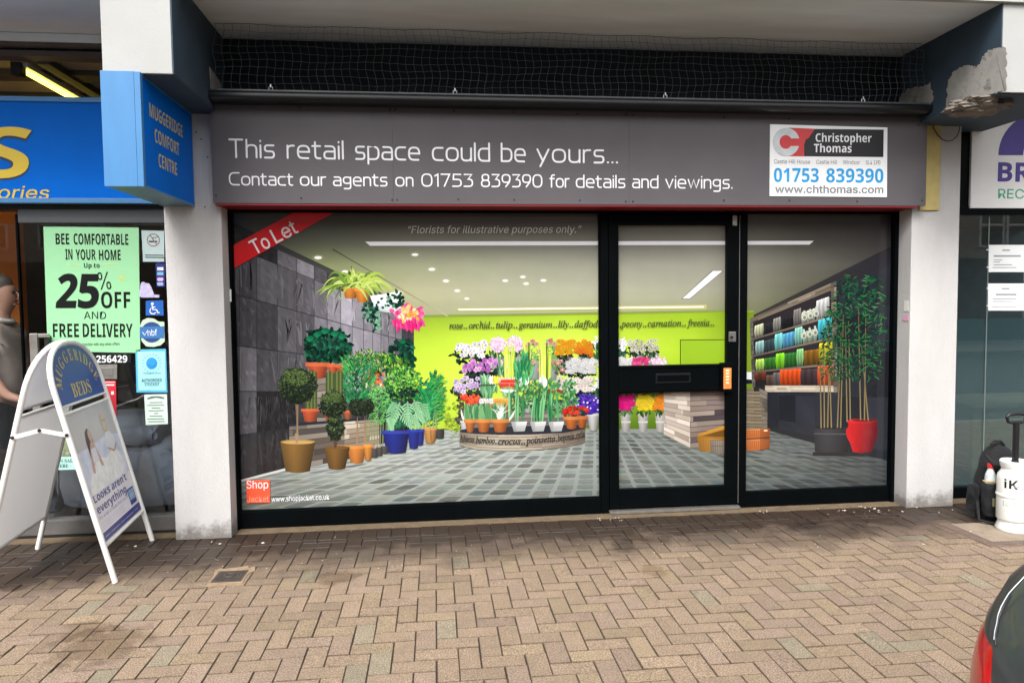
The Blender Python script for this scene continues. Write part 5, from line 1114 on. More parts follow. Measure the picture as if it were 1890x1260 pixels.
for s_, a, b in (('MUGGERIDGE', (276, 213), (337.5, 256)), ('COMFORT', (286, 264), (331, 286)), ('CENTRE', (293, 308), (327, 324))):
    p0, p1 = at_x(a[0], a[1], SX1 + .0015), at_x(b[0], b[1], SX1 + .0015); zz = (p0.z + p1.z) / 2; p0.z = p1.z = zz; put_text(tx, s_, p0, p1, .080, (1, 0, 0), kind='sb', up=(0, 0, 1))
tx.build('lettering', mat('sign_cream', rgb(204, 192, 140), .5), ps)

bs = thing('fascia_sign', 'bright blue fascia with a big yellow S above the bed shop window', 'shop sign', (-1.5, -.1, 2.36))
mb = MB(); mb.box(-4.4, -.075, -.10, -.06, 2.40, 3.05); mb.build('panel', M['blue'], bs)
mb = MB(); mb.box(-4.4, -.075, -.112, -.05, 3.0505, 3.085, .004); mb.build('top_rail', M['blue_mid'], bs)
mb = MB(); mb.box(-4.4, -.09, -.112, -.05, 2.365, 2.3995, .004); mb.build('bottom_rail', M['blue_light'], bs)
tx = MB(); wall_text(tx, 'S', (-42, 330), (53, 330), 97, -.1015, kind='sb', bold=.012, shear=.14, ref='H'); tx.build('letter_outline', M['navy_letter'], bs)
tx = MB(); wall_text(tx, 'S', (-39, 328), (51, 328), 93, -.1032, kind='sb', shear=.14, ref='H'); wall_text(tx, 'ories', (-5, 366), (89, 367), 23, -.1032, font=F_SANS, bold=.004, shear=.25, ref='H'); tx.build('lettering', M['yellow_letter'], bs)
# ================================================================== THE BED SHOP ON THE LEFT
M['wallpaint'] = mat('interior_wall', rgb(120, 112, 104), .9, var=.1); M['orange'] = mat('orange_wall', rgb(232, 132, 52), .85, var=.1); M['carpet'] = mat('carpet_grey', rgb(86, 82, 80), .95, var=.2, vscale=30)
M['tile'] = mat('ceiling_tile', rgb(206, 190, 160), .9, var=.1, vscale=5); M['grid'] = mat('ceiling_grid_dark', rgb(96, 88, 86), .7, var=.2)
M['sofa'] = mat('grey_upholstery', rgb(96, 102, 114), .95, var=.12, vscale=16, bump=.35, bscale=160)
room = thing('bed_shop_interior', 'dim bed shop interior with an orange wall seen through the left window', 'shop interior', (-2.3, 2.5, .0))
box('floor', M['carpet'], room, -6, LX0 - .0, .10, 5, -.005, .03); box('back_wall', M['wallpaint'], room, -6, .15, 5.0, 5.1, 0, 3.5)
box('side_wall', M['wallpaint'], room, .02, .14, .17, 5, 0, 3.53); box('side_wall', M['wallpaint'], room, -6.1, -6, -.05, 5, 0, 3.53)
box('orange_partition', M['orange'], room, -5.4, at_y(33, 450, 1.4).x, 1.4, 1.5, .03, 2.9)
ce = thing('ceiling_grid', 'brown panelled ceiling with dark bars above the bright blue fascia', 'ceiling', (-2.5, 1.5, 3.42))
box('tile', M['tile'], ce, -6, LX0 - .01, .16, 5, 3.435, 3.45)
mb = MB()
for y0, y1 in ((.02, .135), (.44, .62), (1.05, 1.2), (1.7, 1.85), (2.4, 2.55)): mb.box(-6, LX0 - .015, y0, y1, 3.395, 3.4345)
for x0 in (-3.2, -2.12, -1.03, -.02 - .12): mb.box(x0, x0 + .085, .16, 5, 3.385, 3.434)
mb.build('bar', M['grid'], ce)
mb = MB(); mb.box(-6, LX0 - .01, -.03, .02, 3.452, 3.532); mb.build('dark_downstand', M['grid'], ce)
mb = MB(); mb.box(-6, LX0 - .01, -.045, -.0305, 3.475, 3.531, .003); mb.build('pale_batten', M['soffit'], ce)
tl = thing('tube_light', 'bare fluorescent tube glowing on the brown ceiling beside the left pillar', 'lamp', (-1.13, .7, 3.38))
x_ = -1.135
mb = MB(); mb.box(x_ - .045, x_ + .045, .16, 1.46, 3.362, 3.394, .004); mb.build('batten', M['white'], tl)
mb = MB(); mb.tube([(x_, .22, 3.345), (x_, 1.4, 3.345)], .018, 12); mb.build('tube', mat('tube_glow', (1.0, .82, .11, 1), .5, emit=2.4), tl, smooth=True)
mb = MB(); mb.box(x_ - .055, x_ + .015, .13, .2, 3.30, 3.39, .006); mb.build('end_cap', M['dot'], tl)
M['fill_lamp_glow'] = mat('fill_lamp_glow', (1.0, .88, .66, 1), .5, emit=4)  # unseen tubes added to brighten the man and the orange wall
for x_, y_, n_ in ((-2.75, .5, 'unseen tube light added to brighten the bed shop, nearest the window'), (-2.75, 2.6, 'unseen tube light added deep in the bed shop to brighten it')):
    t2 = thing('tube_light', n_, 'lamp', (x_, y_, 3.38))
    mb = MB(); mb.box(x_ - .045, x_ + .045, y_, y_ + 1.4, 3.362, 3.394, .004); mb.build('batten', M['white'], t2)
    mb = MB(); mb.tube([(x_, y_ + .04, 3.345), (x_, y_ + 1.36, 3.345)], .018, 12); mb.build('tube', M['fill_lamp_glow'], t2, smooth=True)
# glazing
lf = thing('bed_shop_window', 'bed shop glazing with a grey metal sill and a long pull handle', 'shop window', (-1.2, 0, 0))
box('header', mat('header_grey', rgb(66, 70, 74), .5, var=.12), lf, at_y(33, 400, -.03).x, LX0, -.03, .06, at_y(150, 411, -.03).z, 2.33); 
box('head_beam', M['dot'], lf, -4.4, LX0, -.02, .1, 2.3305, 2.45)
mb = MB(); mb.box(-4.4, LX0 - .001, -.05, .05, .03, .135, .006); mb.build('sill', mat('sill_metal', rgb(112, 110, 108), .45, metal=.5, var=.2, vscale=6), lf)
mb = MB(); mb.box(-4.4, LX0 - .001, -.045, .06, .0, .0295); mb.build('plinth', M['dot'], lf)
mb = MB(); mb.box(-4.4, -.0, .004, .012, .1351, at_y(150, 411, -.03).z - .001); mb.build('pane', M['glass'], lf)
mb = MB(); a = at_y(35, 500, 0).x; mb.box(a - .006, a + .006, -.006, .02, .1351, 2.3); mb.build('mullion', M['frame'], lf)
a, b = at_y(59, 615, -.06), at_y(86, 800, -.06); hx = (at_y(67, 700, -.06).x)
mb = MB(); mb.box(hx - .026, hx + .026, -.075, -.045, b.z - .5, a.z, .006); mb.box(hx + .0, hx + .10, -.066, -.05, a.z - .03, a.z - .004, .004); mb.build('pull_handle', M['alu'], lf)
mb = MB(); mb.box(hx + .06, hx + .085, -.055, .0, a.z - .3, a.z - .02, .004); mb.build('handle_back', M['dot'], lf)
YG = -.004
def notice(name, pts, m, label, cat, th=.002, y=YG, group=None):
    """a flat notice of its own on the glass; pts = corners in the photo"""
    rt = MB().prism([at_y(px, py, y) for px, py in pts], (0, th, 0)).build(name, m, None); return tag(rt, label, cat, group)
M['green'] = mat('mint_paper', rgb(146, 206, 156), .55, var=.02, vscale=2); M['pb'] = mat('poster_black', rgb(10, 12, 12), .6, spec=.2)
po = notice('poster', [(80, 418), (256, 420), (259, 651), (88, 648)], M['green'], 'large mint green poster announcing 25% off, taped inside the bed shop window', 'poster')
tx = MB(); yp = YG - .0012
for s_, a, b, c_, bo in (('BEE', (103, 451), (128, 451), 20, .02), ('COMFORTABLE', (136, 451), (237, 452), 20, .02), ('IN', (121, 479), (134, 479), 19, .02), ('YOUR', (140, 479.5), (177, 479.5), 19, .02), ('HOME', (183, 480), (223, 480), 19, .02), ('Up to', (155, 494), (184, 494), 8.5, .02), ('AND', (155, 588.5), (196, 588.5), 13.5, 0), ('FREE', (98, 622), (146, 622), 25, .025), ('DELIVERY', (153, 622), (245, 622), 25, .025)): wall_text(tx, s_, a, b, c_, yp, kind=('sb' if bo else None), font=F_SANS, ref='H')
wall_text(tx, '2', (102, 567), (140, 567), 64, yp, kind='sb', bold=.012, shear=.12, ref='2'); wall_text(tx, '5', (143, 567), (181, 567), 64, yp, kind='sb', bold=.012, shear=.1, ref='5'); wall_text(tx, '%', (183, 535), (206, 533), 33, yp, font=F_SANS, bold=.0, ref='%')
wall_text(tx, 'OFF', (187, 568.5), (241, 568.5), 30, yp, kind='sb', ref='F'); wall_text(tx, 't in conjunction with any other offers', (136, 638), (221, 637), 5.4, yp, font=F_SANS, ref='h')
tx.build('lettering', M['pb'], po)
mb = MB()
for k in range(10):
    an = k * .628; c0 = (225 + 2.4 * math.cos(an), 513 + 2.4 * math.sin(an)); c1 = (225 + 8 * math.cos(an), 513 + 8 * math.sin(an)); n_ = (-math.sin(an) * .8, math.cos(an) * .8); wall_poly(mb, [(c0[0] + n_[0], c0[1] + n_[1]), (c1[0], c1[1]), (c0[0] - n_[0], c0[1] - n_[1])], yp)
wall_poly(mb, [(128, 491), (147, 489.5), (147, 490.7), (128, 492)], yp); wall_poly(mb, [(190, 488), (214, 487), (214, 488), (190, 489.2)], yp); mb.build('gold_pattern', mat('sparkle', rgb(214, 206, 90), .5), po)
ph = notice('phone_strip', [(150, 653), (242, 653), (242, 669), (150, 669)], mat('strip_black', rgb(18, 20, 24), .4), 'black strip with a white phone number below the mint green poster', 'notice')
tx = MB(); wall_text(tx, '4', (168, 669), (173, 669), 12, yp, kind='sb', ref='4'); wall_text(tx, '256429', (178, 669), (235, 668.5), 13, yp, kind='sb', ref='4'); tx.build('lettering', M['white_vinyl'], ph)
ns = notice('notice', [(261, 425), (303, 426), (303, 483), (264, 483)], mat('pale_notice', rgb(176, 196, 196), .5), 'pale grey no smoking notice at the top right of the bed shop window', 'notice')
mb = MB(); e = ell(283, 443, 12, 12, 26); i_ = ell(283, 443, 10.4, 10.4, 26)
for k in range(26): wall_poly(mb, [e[k], e[(k + 1) % 26], i_[(k + 1) % 26], i_[k]], yp)
wall_poly(mb, [(276.2, 434.4), (277.6, 433.6), (290, 451), (288.8, 452)], yp - .0004); mb.build('red_ring', mat('ring_red', rgb(150, 96, 104), .5), ns)
mb = MB(); wall_poly(mb, [(275, 444.5), (284, 444.5), (284, 446.8), (275, 446.8)], yp - .0002); wall_poly(mb, [(286, 444.5), (290, 444.5), (290, 446.8), (286, 446.8)], yp - .0002)
for x0, x1, y0 in ((268, 302, 470), (268, 303, 474)): wall_poly(mb, [(x0, y0), (x1, y0 + .4), (x1, y0 + 2), (x0, y0 + 1.6)], yp)
stroke_ = [(281, 441), (284, 438), (287, 440), (289, 436), (293, 438)]
mb.tube([at_y(x, y, yp) for x, y in stroke_], .0018, 4); mb.build('cigarette_mark', M['pb'], ns)
cs = notice('card_sticker', [(287, 486), (304, 486), (304, 529), (289, 529)], mat('card_blue', rgb(22, 40, 120), .5), 'dark blue strip of payment card marks on the bed shop window', 'sticker')
for k, (c_, y0) in enumerate((((210, 216, 224), 493), ((120, 170, 210), 502), ((206, 170, 200), 512), ((150, 170, 220), 520.5))):
    mb = MB()
    if k < 2: wall_poly(mb, [(290, y0), (301.5, y0), (301.5, y0 + 6), (290, y0 + 6)], yp)
    else: wall_poly(mb, ell(293.5, y0 + 3.4, 3.6, 3.4, 14), yp); wall_poly(mb, ell(298, y0 + 3.4, 3.6, 3.4, 14), yp - .0003)
    mb.build('card_mark', mat('card_mark', rgb(*c_), .5), cs)
ds = notice('figure_sticker', [(257, 543), (257, 536), (259, 533), (259, 526), (261, 521), (265, 520), (268, 522), (275, 523), (279, 529), (283, 540), (285, 544), (294, 544), (294, 549), (262, 549), (257, 547)], mat('lilac_vinyl', rgb(186, 178, 210), .5, var=.2, vscale=40), 'small lilac cut-out sticker beside the mint green poster', 'sticker')
mb = MB(); wall_text(mb, 'Welcome', (271, 555), (294, 554), 4, yp, font=F_SANS) if False else None
ws = notice('access_sticker', [(269, 555), (301, 554), (302, 582), (269, 582)], mat('access_blue', rgb(16, 92, 178), .5), 'blue square wheelchair access sticker on the bed shop window', 'sticker')
mb = MB(); wall_poly(mb, ell(281, 560.5, 2.5, 2.5, 14), yp)
mb.tube([at_y(x, y, yp) for x, y in ((281, 564), (282.5, 571.5), (289, 571.5), (292.5, 578), (295, 577))], .0048, 5); mb.tube([at_y(x, y, yp) for x, y in ((281.5, 567), (287, 567))], .004, 5)
mb.tube([at_y(x, y, yp) for x, y in ((279.5, 568.5), (277, 572), (277, 576), (280, 579), (284.5, 579.3), (288, 576.5))], .0042, 5); mb.build('wheelchair_mark', M['white_vinyl'], ws)
nb = notice('trade_badge', [(258 + 0, 602), (263, 591), (273, 586.5), (284, 588), (292, 593), (303, 594), (304, 630), (296, 637), (284, 640), (270, 639), (261, 629)], mat('badge_pale', rgb(190, 214, 186), .5, var=.1, vscale=30), 'round pale green and blue trade badge with a white tick', 'sticker')
mb = MB(); wall_poly(mb, ell(280, 613, 19.5, 19, 26), yp); mb.build('blue_disc', mat('badge_navy', rgb(34, 66, 122), .5), nb)
mb = MB(); wall_poly(mb, [(258, 603), (303, 602), (303, 624), (258, 624)], yp - .0005); mb.build('blue_band', mat('badge_blue', rgb(52, 106, 164), .5), nb)
tx = MB(); wall_text(tx, 'nbf', (273, 619.5), (290, 619), 11.5, yp - .0012, font=F_SANS, ref='b'); tx.tube([at_y(x, y, yp - .0012) for x, y in ((263, 613), (267, 619), (273, 609))], .0035, 4); tx.build('lettering', M['white_vinyl'], nb)
sc_ = notice('stockist_sign', [(250, 645), (306, 643.5), (309, 724), (252, 724)], mat('cyan_border', rgb(84, 176, 214), .5), 'pale blue authorised stockist sign with a smiling sun, next to the left pillar', 'sign')
mb = MB(); wall_poly(mb, [(254, 649), (304, 648), (306, 720), (255.5, 720)], yp); mb.build('paper', mat('pale_cyan', rgb(158, 220, 224), .5), sc_)
mb = MB(); wall_poly(mb, ell(280, 670.5, 10.5, 11, 22), yp - .0006)
for k in range(18):
    an = k * .349; wall_poly(mb, [(280 + 14.5 * math.cos(an - .05), 670.5 + 15 * math.sin(an - .05)), (280 + 14.5 * math.cos(an + .05), 670.5 + 15 * math.sin(an + .05)), (280 + 18 * math.cos(an + .03), 670.5 + 18.5 * math.sin(an + .03)), (280 + 18 * math.cos(an - .03), 670.5 + 18.5 * math.sin(an - .03))], yp - .0006)
mb.build('sun_face', mat('sun_blue', rgb(40, 140, 206), .5), sc_)
tx = MB(); wall_text(tx, 'AUTHORISED', (261.5, 705), (299, 704), 6, yp - .0006, kind='sb'); wall_text(tx, 'STOCKIST', (267, 712), (294.5, 711.5), 6, yp - .0006, kind='sb'); wall_text(tx, 'The Sleep Council', (264, 690.5), (297, 690), 3.6, yp - .0006, font=F_SANS, bold=.0)
tx.tube([at_y(x, y, yp - .0012) for x, y in ((274.5, 672), (277, 676), (281, 677), (285, 674.5), (286.5, 671.5))], .0012, 4); tx.build('lettering', mat('ink_navy', rgb(30, 60, 90), .5), sc_)
ct = notice('certificate', [(266, 728), (308, 727), (310, 782), (269, 784)], mat('cert_paper', rgb(206, 226, 214), .55), 'small framed white certificate below the pale blue stockist sign', 'notice')
mb = MB(); wall_poly(mb, [(272, 734), (280, 731), (288, 730.5), (296, 731), (303, 733), (303, 736), (288, 733.6), (272, 737)], yp)
for k, (x0, x1) in enumerate(((276, 300), (272, 303), (280, 296), (274, 302), (284, 292), (276, 300), (272, 303), (274, 304))): wall_poly(mb, [(x0, 742 + k * 5), (x1, 741.6 + k * 5), (x1, 743.2 + k * 5), (x0, 743.6 + k * 5)], yp)
mb.build('print', mat('cert_ink', rgb(96, 116, 104), .5), ct)
rs = notice('red_notice', [(190, 702), (214, 702), (215, 768), (192, 768)], mat('red_paper', rgb(206, 44, 58), .5), 'red notice partly hidden behind the white A-board', 'notice')
mb = MB(); wall_poly(mb, [(192, 704.4), (212, 704.4), (212, 705.6), (192, 705.6)], yp); wall_poly(mb, [(193, 709), (211, 709), (211, 711.4), (193, 711.4)], yp); wall_poly(mb, [(205, 722), (210, 722), (210, 728), (205, 728)], yp); mb.build('print', M['white_vinyl'], rs)
sh = notice('sale_notice', [(103, 843), (140, 842), (140, 866), (103, 867)], mat('mint_pale', rgb(178, 226, 216), .5), 'pale mint on sale here notice low behind the white A-board', 'notice')
tx = MB(); wall_text(tx, 'ON SALE', (104, 853), (140, 852.5), 6, yp, kind='bd'); wall_text(tx, 'HERE -', (104, 862.5), (131, 862), 6, yp, kind='bd'); tx.build('lettering', mat('ink_green', rgb(40, 70, 80), .5), sh)
pc = notice('picture_notice', [(104, 806), (128, 805), (129, 842), (104, 842)], mat('photo_print', rgb(120, 130, 100), .5, var=.5, vscale=60, stain=(rgb(210, 210, 200), 40, .55)), 'small mottled picture card above the on sale here notice', 'notice')
lb = notice('letter_flap', [(170, 673), (216, 672), (216, 699), (172, 699)], M['alu'], 'brushed metal letter flap in the bed shop window below the phone number', 'letter box', th=.008, y=-.012)
mb = MB(); a, b = at_y(178, 679, -.014), at_y(209, 692, -.014); mb.box(a.x, b.x, -.016, -.0125, b.z, a.z, .001); mb.build('flap', M['steel'], lb)
# sofa and its cushions just inside
sf = thing('sofa', 'grey upholstered sofa standing just inside the bed shop window', 'sofa', (-.75, .5, .03))
def cushion(x0, x1, y0, y1, z0, z1, puff=.05, bv=.06, sub=2):
    bm = bmesh.new(); bmesh.ops.create_cube(bm, size=1); bmesh.ops.subdivide_edges(bm, edges=bm.edges[:], cuts=4, use_grid_fill=True)
    for v in bm.verts:
        x, y, z = v.co; m_ = max(0, (1 - (2 * x) ** 4)) * max(0, (1 - (2 * y) ** 4)) * 1.0; rx = .5 * (1 - .05 * (abs(2 * y) ** 6 + abs(2 * z) ** 6) / 2)
        k = 1 - .045 * ((abs(2 * x) ** 8) * (abs(2 * z) ** 8) + (abs(2 * y) ** 8) * (abs(2 * z) ** 8) + (abs(2 * x) ** 8) * (abs(2 * y) ** 8))
        v.co = Vector(((x0 + x1) / 2 + x * k * (x1 - x0), (y0 + y1) / 2 + y * k * (y1 - y0) + puff * .4 * y * (1 - (2 * x) ** 4) * (1 - (2 * z) ** 4), (z0 + z1) / 2 + z * k * (z1 - z0) + (puff * (1 if z > 0 else -.4) * m_ if abs(z) > .4 else 0)))
    bmesh.ops.bevel(bm, geom=[e_ for e_ in bm.edges if e_.calc_face_angle(0) > .9], offset=min(bv, .03), segments=2, affect='EDGES'); return bm
xl, xr = at_y(96, 860, .16).x, LX0 - .03
mb = MB(); mb.add(cushion(xl, xr, .16, 1.0, .12, .60)); mb.build('base', M['sofa'], sf, smooth=True)
mb = MB(); mb.add(cushion(xl + .02, at_y(292, 800, .2).x, .18, .95, .585, .76, .05)); mb.build('seat_cushion', M['sofa'], sf, smooth=True)
mb = MB(); mb.add(cushion(xl - .2, xl + .02, .16, 1.0, .10, .72)); mb.build('armrest', M['sofa'], sf, smooth=True)
mb = MB(); mb.add(cushion(at_y(262, 760, .5).x, xr, .5, 1.1, .6, 1.18)); mb.build('back_cushion', M['sofa'], sf, smooth=True)
pth = [at_y(x, y, .10) for x, y in ((170, 752), (190, 755), (214, 750), (238, 741), (252, 737), (266, 729))]
mb = MB()
for k in range(len(pth) - 1):
    for j in range(4): p = pth[k].lerp(pth[k + 1], j / 4); d = (pth[k + 1] - pth[k]) / 4; mb.tube([p, p + d * .62], .0065, 5)
o = mb.build('chain', mat('chain_pale', rgb(176, 176, 176), .5), None); tag(o, 'pale chain hanging across the bed shop window above the sofa', 'chain')

# ------------------------------------------------------------------ man standing inside
def skin(name, verts, edges, radii, m, parent, loc, sub=2):
    me = bpy.data.meshes.new(name); me.from_pydata([tuple(Vector(v)) for v in verts], edges, []); o = bpy.data.objects.new(name, me); C.objects.link(o)
    md = o.modifiers.new('skin', 'SKIN'); md.use_smooth_shade = True
    for k, r_ in enumerate(radii): me.skin_vertices[0].data[k].radius = (r_, r_) if not isinstance(r_, tuple) else r_
    me.skin_vertices[0].data[0].use_root = True
    o.modifiers.new('sub', 'SUBSURF').levels = sub; o.modifiers['sub'].render_levels = sub; me.materials.append(m)
    dg = bpy.context.evaluated_depsgraph_get(); dg.update(); m2 = bpy.data.meshes.new_from_object(o.evaluated_get(dg)); m2.name = name
    bpy.data.objects.remove(o); o = bpy.data.objects.new(name, m2); C.objects.link(o); o.parent = parent
    m2.polygons.foreach_set('use_smooth', [True] * len(m2.polygons)); return o
MX, MY = at_y(2, 700, .42).x, .42
man = thing('person', 'man in pale collared shirt and dark trousers standing inside the bed shop', 'person', (MX, MY, .03))
M['skin_'] = mat('skin', rgb(196, 146, 126), .6, var=.06); M['shirt'] = mat('pale_shirt', rgb(186, 168, 160), .85, var=.1, vscale=10); M['trouser'] = mat('dark_trousers', rgb(26, 28, 34), .9); M['hair'] = mat('grey_hair', rgb(120, 112, 104), .9)
# local frame: facing +x (to the right), z up; metres from the floor
V_ = [(0, 0, .96), (0, 0, 1.12), (.01, 0, 1.32), (.015, 0, 1.46), (.02, 0, 1.53), (.035, 0, 1.60), (.06, 0, 1.66), (.06, 0, 1.74), (.05, 0, 1.80),
      (.01, .17, 1.44), (.02, .21, 1.18), (.14, .20, .98), (.22, .19, .94), (.01, -.17, 1.44), (.02, -.21, 1.18), (.14, -.20, .98), (.22, -.19, .94),
      (0, .10, .92), (.01, .11, .50), (0, .11, .10), (.10, .12, .04), (0, -.10, .92), (.01, -.11, .50), (0, -.11, .10), (.10, -.12, .04)]
E_ = [(0, 1), (1, 2), (2, 3), (3, 4), (4, 5), (5, 6), (6, 7), (7, 8), (3, 9), (9, 10), (10, 11), (11, 12), (3, 13), (13, 14), (14, 15), (15, 16), (0, 17), (17, 18), (18, 19), (19, 20), (0, 21), (21, 22), (22, 23), (23, 24)]
Rr = [(.13, .15), (.13, .15), (.12, .17), (.10, .15), .058, .058, .082, .092, .07, .055, .045, .036, .030, .055, .045, .036, .030, .085, .06, .045, .035, .085, .06, .045, .035]
nv = len(V_)
for base_, sy in ((12, 1), (16, -1)):                      # five fingers on each hand
    bx, by, bz = V_[base_]
    for k, (dy, ln) in enumerate(((-.027, .062), (-.009, .074), (.009, .070), (.026, .056))):
        V_ += [(bx + .045, by + dy, bz - .015), (bx + .045 + ln * .6, by + dy * 1.1, bz - .035), (bx + .045 + ln * .85, by + dy * 1.1, bz - .065)]; E_ += [(base_, nv), (nv, nv + 1), (nv + 1, nv + 2)]; Rr += [.0095, .0088, .007]; nv += 3
    V_ += [(bx + .02, by - sy * .035, bz + .005), (bx + .055, by - sy * .05, bz - .02)]; E_ += [(base_, nv), (nv, nv + 1)]; Rr += [.010, .008]; nv += 2
skin('body', V_, E_, Rr, M['skin_'], man, None)
mb = MB(); bm = bmesh.new(); bmesh.ops.create_uvsphere(bm, u_segments=16, v_segments=10, radius=1)
mb.add(bm, Matrix.Translation(man.location + Vector((.012, 0, 1.79))) @ Matrix.Diagonal((.098, .094, .088, 1))); mb.build('hair', M['hair'], man, smooth=True)
mb = MB()
L_ = man.location
mb.tube([L_ + Vector(p) for p in ((.138, 0, 1.735), (.158, 0, 1.705), (.162, 0, 1.693), (.14, 0, 1.682))], [.008, .012, .014, .006], 8); mb.build('nose', M['skin_'], man, smooth=True)
for sy in (1, -1):
    mb = MB(); bm = bmesh.new(); bmesh.ops.create_uvsphere(bm, u_segments=10, v_segments=6, radius=.013); mb.add(bm, Matrix.Translation(L_ + Vector((.135, .034 * sy, 1.735)))); mb.build('eye', M['dot'], man, smooth=True)
    mb = MB(); mb.tube([L_ + Vector((.05, .088 * sy, 1.745)), L_ + Vector((.035, .099 * sy, 1.725)), L_ + Vector((.05, .094 * sy, 1.69))], [.012, .016, .010], 8); mb.build('ear', M['skin_'], man, smooth=True)
mb = MB(); mb.box(L_.x + .128, L_.x + .15, L_.y - .028, L_.y + .028, L_.z + 1.640, L_.z + 1.650, .003); mb.build('mouth', mat('lip', rgb(150, 92, 88), .6), man)
skin('shirt', [(0, 0, .93), (0, 0, 1.10), (.01, 0, 1.32), (.012, 0, 1.45), (.018, 0, 1.52), (.01, .17, 1.45), (.02, .22, 1.24), (.035, .225, 1.17), (.01, -.17, 1.45), (.02, -.22, 1.24), (.035, -.225, 1.17)], [(0, 1), (1, 2), (2, 3), (3, 4), (3, 5), (5, 6), (6, 7), (3, 8), (8, 9), (9, 10)], [(.165, .185), (.165, .18), (.15, .195), (.12, .18), .075, .08, .072, .07, .08, .072, .07], M['shirt'], man, None)
mb = MB(); mb.tube([L_ + Vector((.02 + .075 * math.cos(t * .5236), .075 * math.sin(t * .5236), 1.535 - .018 * math.cos(t * .5236))) for t in range(12)], .019, 6, closed=True); mb.build('collar', mat('collar_white', rgb(206, 202, 196), .8), man, smooth=True)
skin('trousers', [(0, 0, .98), (0, .095, .88), (.01, .105, .50), (0, .105, .12), (0, -.095, .88), (.01, -.105, .50), (0, -.105, .12)], [(0, 1), (1, 2), (2, 3), (0, 4), (4, 5), (5, 6)], [(.16, .18), .115, .085, .075, .115, .085, .075], M['trouser'], man, None)
for sy in (1, -1): mb = MB(); mb.add(cushion(L_.x - .06, L_.x + .20, L_.y + .115 * sy - .05, L_.y + .115 * sy + .05, .032, .12, .02)); mb.build('shoe', M['dot'], man, smooth=True)
# ================================================================== A-BOARD
M['aframe'] = mat('white_tube', rgb(224, 222, 218), .4, var=.05, vscale=7, stain=(rgb(150, 140, 128), 14, .74)); M['aback'] = mat('board_back', rgb(238, 238, 238), .55, var=.05, vscale=2.5, trans=.5)
B1, B2 = at_z(213, 1074.5), at_z(281, 997)
ab = thing('a_board', 'white tubular A-board with a domed blue header and a bed advert panel', 'pavement sign', ((B1.x + B2.x) / 2 - .36, (B1.y + B2.y) / 2, 0))
EH = (B2 - B1); AW = EH.length; EH = EH / AW; NN = Vector((EH.y, -EH.x, 0)); LEAN = math.radians(13.75)
UU = Vector((0, 0, 1)) * math.cos(LEAN) - NN * math.sin(LEAN); NF = NN * math.cos(LEAN) + Vector((0, 0, 1)) * math.sin(LEAN)
def leaf1(u, v, d=0.0): return B1 + EH * u + UU * v + NF * d
OFF = NN * (-.725)
UU2 = Vector((0, 0, 1)) * math.cos(LEAN) + NN * math.sin(LEAN); NF2 = -NN * math.cos(LEAN) + Vector((0, 0, 1)) * math.sin(LEAN)
def leaf2(u, v, d=0.0): return B1 + OFF + EH * u + UU2 * v + NF2 * d
def on_leaf1(px, py, d=0.0):
    r = ray(px, py); P0 = leaf1(0, 0, d); t = (P0 - CAM).dot(NF) / r.dot(NF); q = CAM + r * t - P0; return (q.dot(EH), q.dot(UU))
VS = 1.19; AR = 1.47 - VS                                  # the sides run straight to VS, then close in a half-ellipse
def arch(fn, inset=.0, v0=.0, d=0.0, n=20):
    a = AW / 2 - inset; out = [(inset, v0)]
    for k in range(n + 1):
        t = math.pi * (1 - k / n); out.append((AW / 2 + a * math.copysign(abs(math.cos(t)) ** .9, math.cos(t)), VS + (AR - inset) * math.sin(t) ** .9))
    out.append((AW - inset, v0)); return out
for fn, nm in ((leaf1, 'front'), (leaf2, 'rear')):
    fl = MB(); fl.tube([fn(u, v) for u, v in arch(fn)], .0165, 10); leg = fl.build('tube_frame', M['aframe'], ab, smooth=True)
    a0, a1 = arch(fn)[1], arch(fn)[-2]
    d0 = -.003
    pan = MB()
    # lower panel and its rails
    lo, hi = .235, 1.035
    pan.prism([fn(.017, lo, -.004), fn(AW - .017, lo, -.004), fn(AW - .017, hi, -.004), fn(.017, hi, -.004)], (fn(0, 0, .006) - fn(0, 0, 0))); pnl = pan.build('panel', M['aback'], ab)
    for v in (lo - .010, hi + .010): mb = MB(); mb.tube([fn(.01, v), fn(AW - .01, v)], .011, 8); mb.build('cross_bar', M['aframe'], ab, smooth=True)
    hd = arch(fn, .020)[1:-1]; hb = [(u, v) for u, v in hd if v > 1.095]
    pts = [(.020, 1.095)] + hb + [(AW - .020, 1.095)]
    mb = MB(); mb.prism([fn(u, v, -.004) for u, v in pts], fn(0, 0, .006) - fn(0, 0, 0)); hdr = mb.build('header', mat('header_blue', rgb(44, 62, 142), .4, var=.05) if nm == 'front' else M['aback'], ab)
    mb = MB(); mb.tube([fn(.012, 1.09), fn(AW - .012, 1.09)], .008, 8); mb.build('cross_bar', M['aframe'], ab, smooth=True)
    if nm == 'front': front_panel, front_header = pnl, hdr
# hinged stays on both sides
for u in (-.012, AW + .012):
    p, q = leaf1(u, .93), leaf2(u, .93); m_ = (p + q) / 2 + Vector((0, 0, .035)); mb = MB()
    for s_, e_ in ((p, m_), (q, m_)):
        d = (e_ - s_).normalized(); n_ = Vector((0, 0, 1)) - d * d.z; n_.normalize(); t_ = EH * .004
        mb.prism([s_ - n_ * .012 - t_, e_ - n_ * .012 - t_, e_ + n_ * .012 - t_, s_ + n_ * .012 - t_], t_ * 1.0)
    mb.build('stay', M['aframe'], ab)
    for s_ in (p, q, m_): mb = MB(); mb.tube([s_ - EH * .010, s_ + EH * .010], .010, 10); mb.build('rivet', M['dot'], ab)
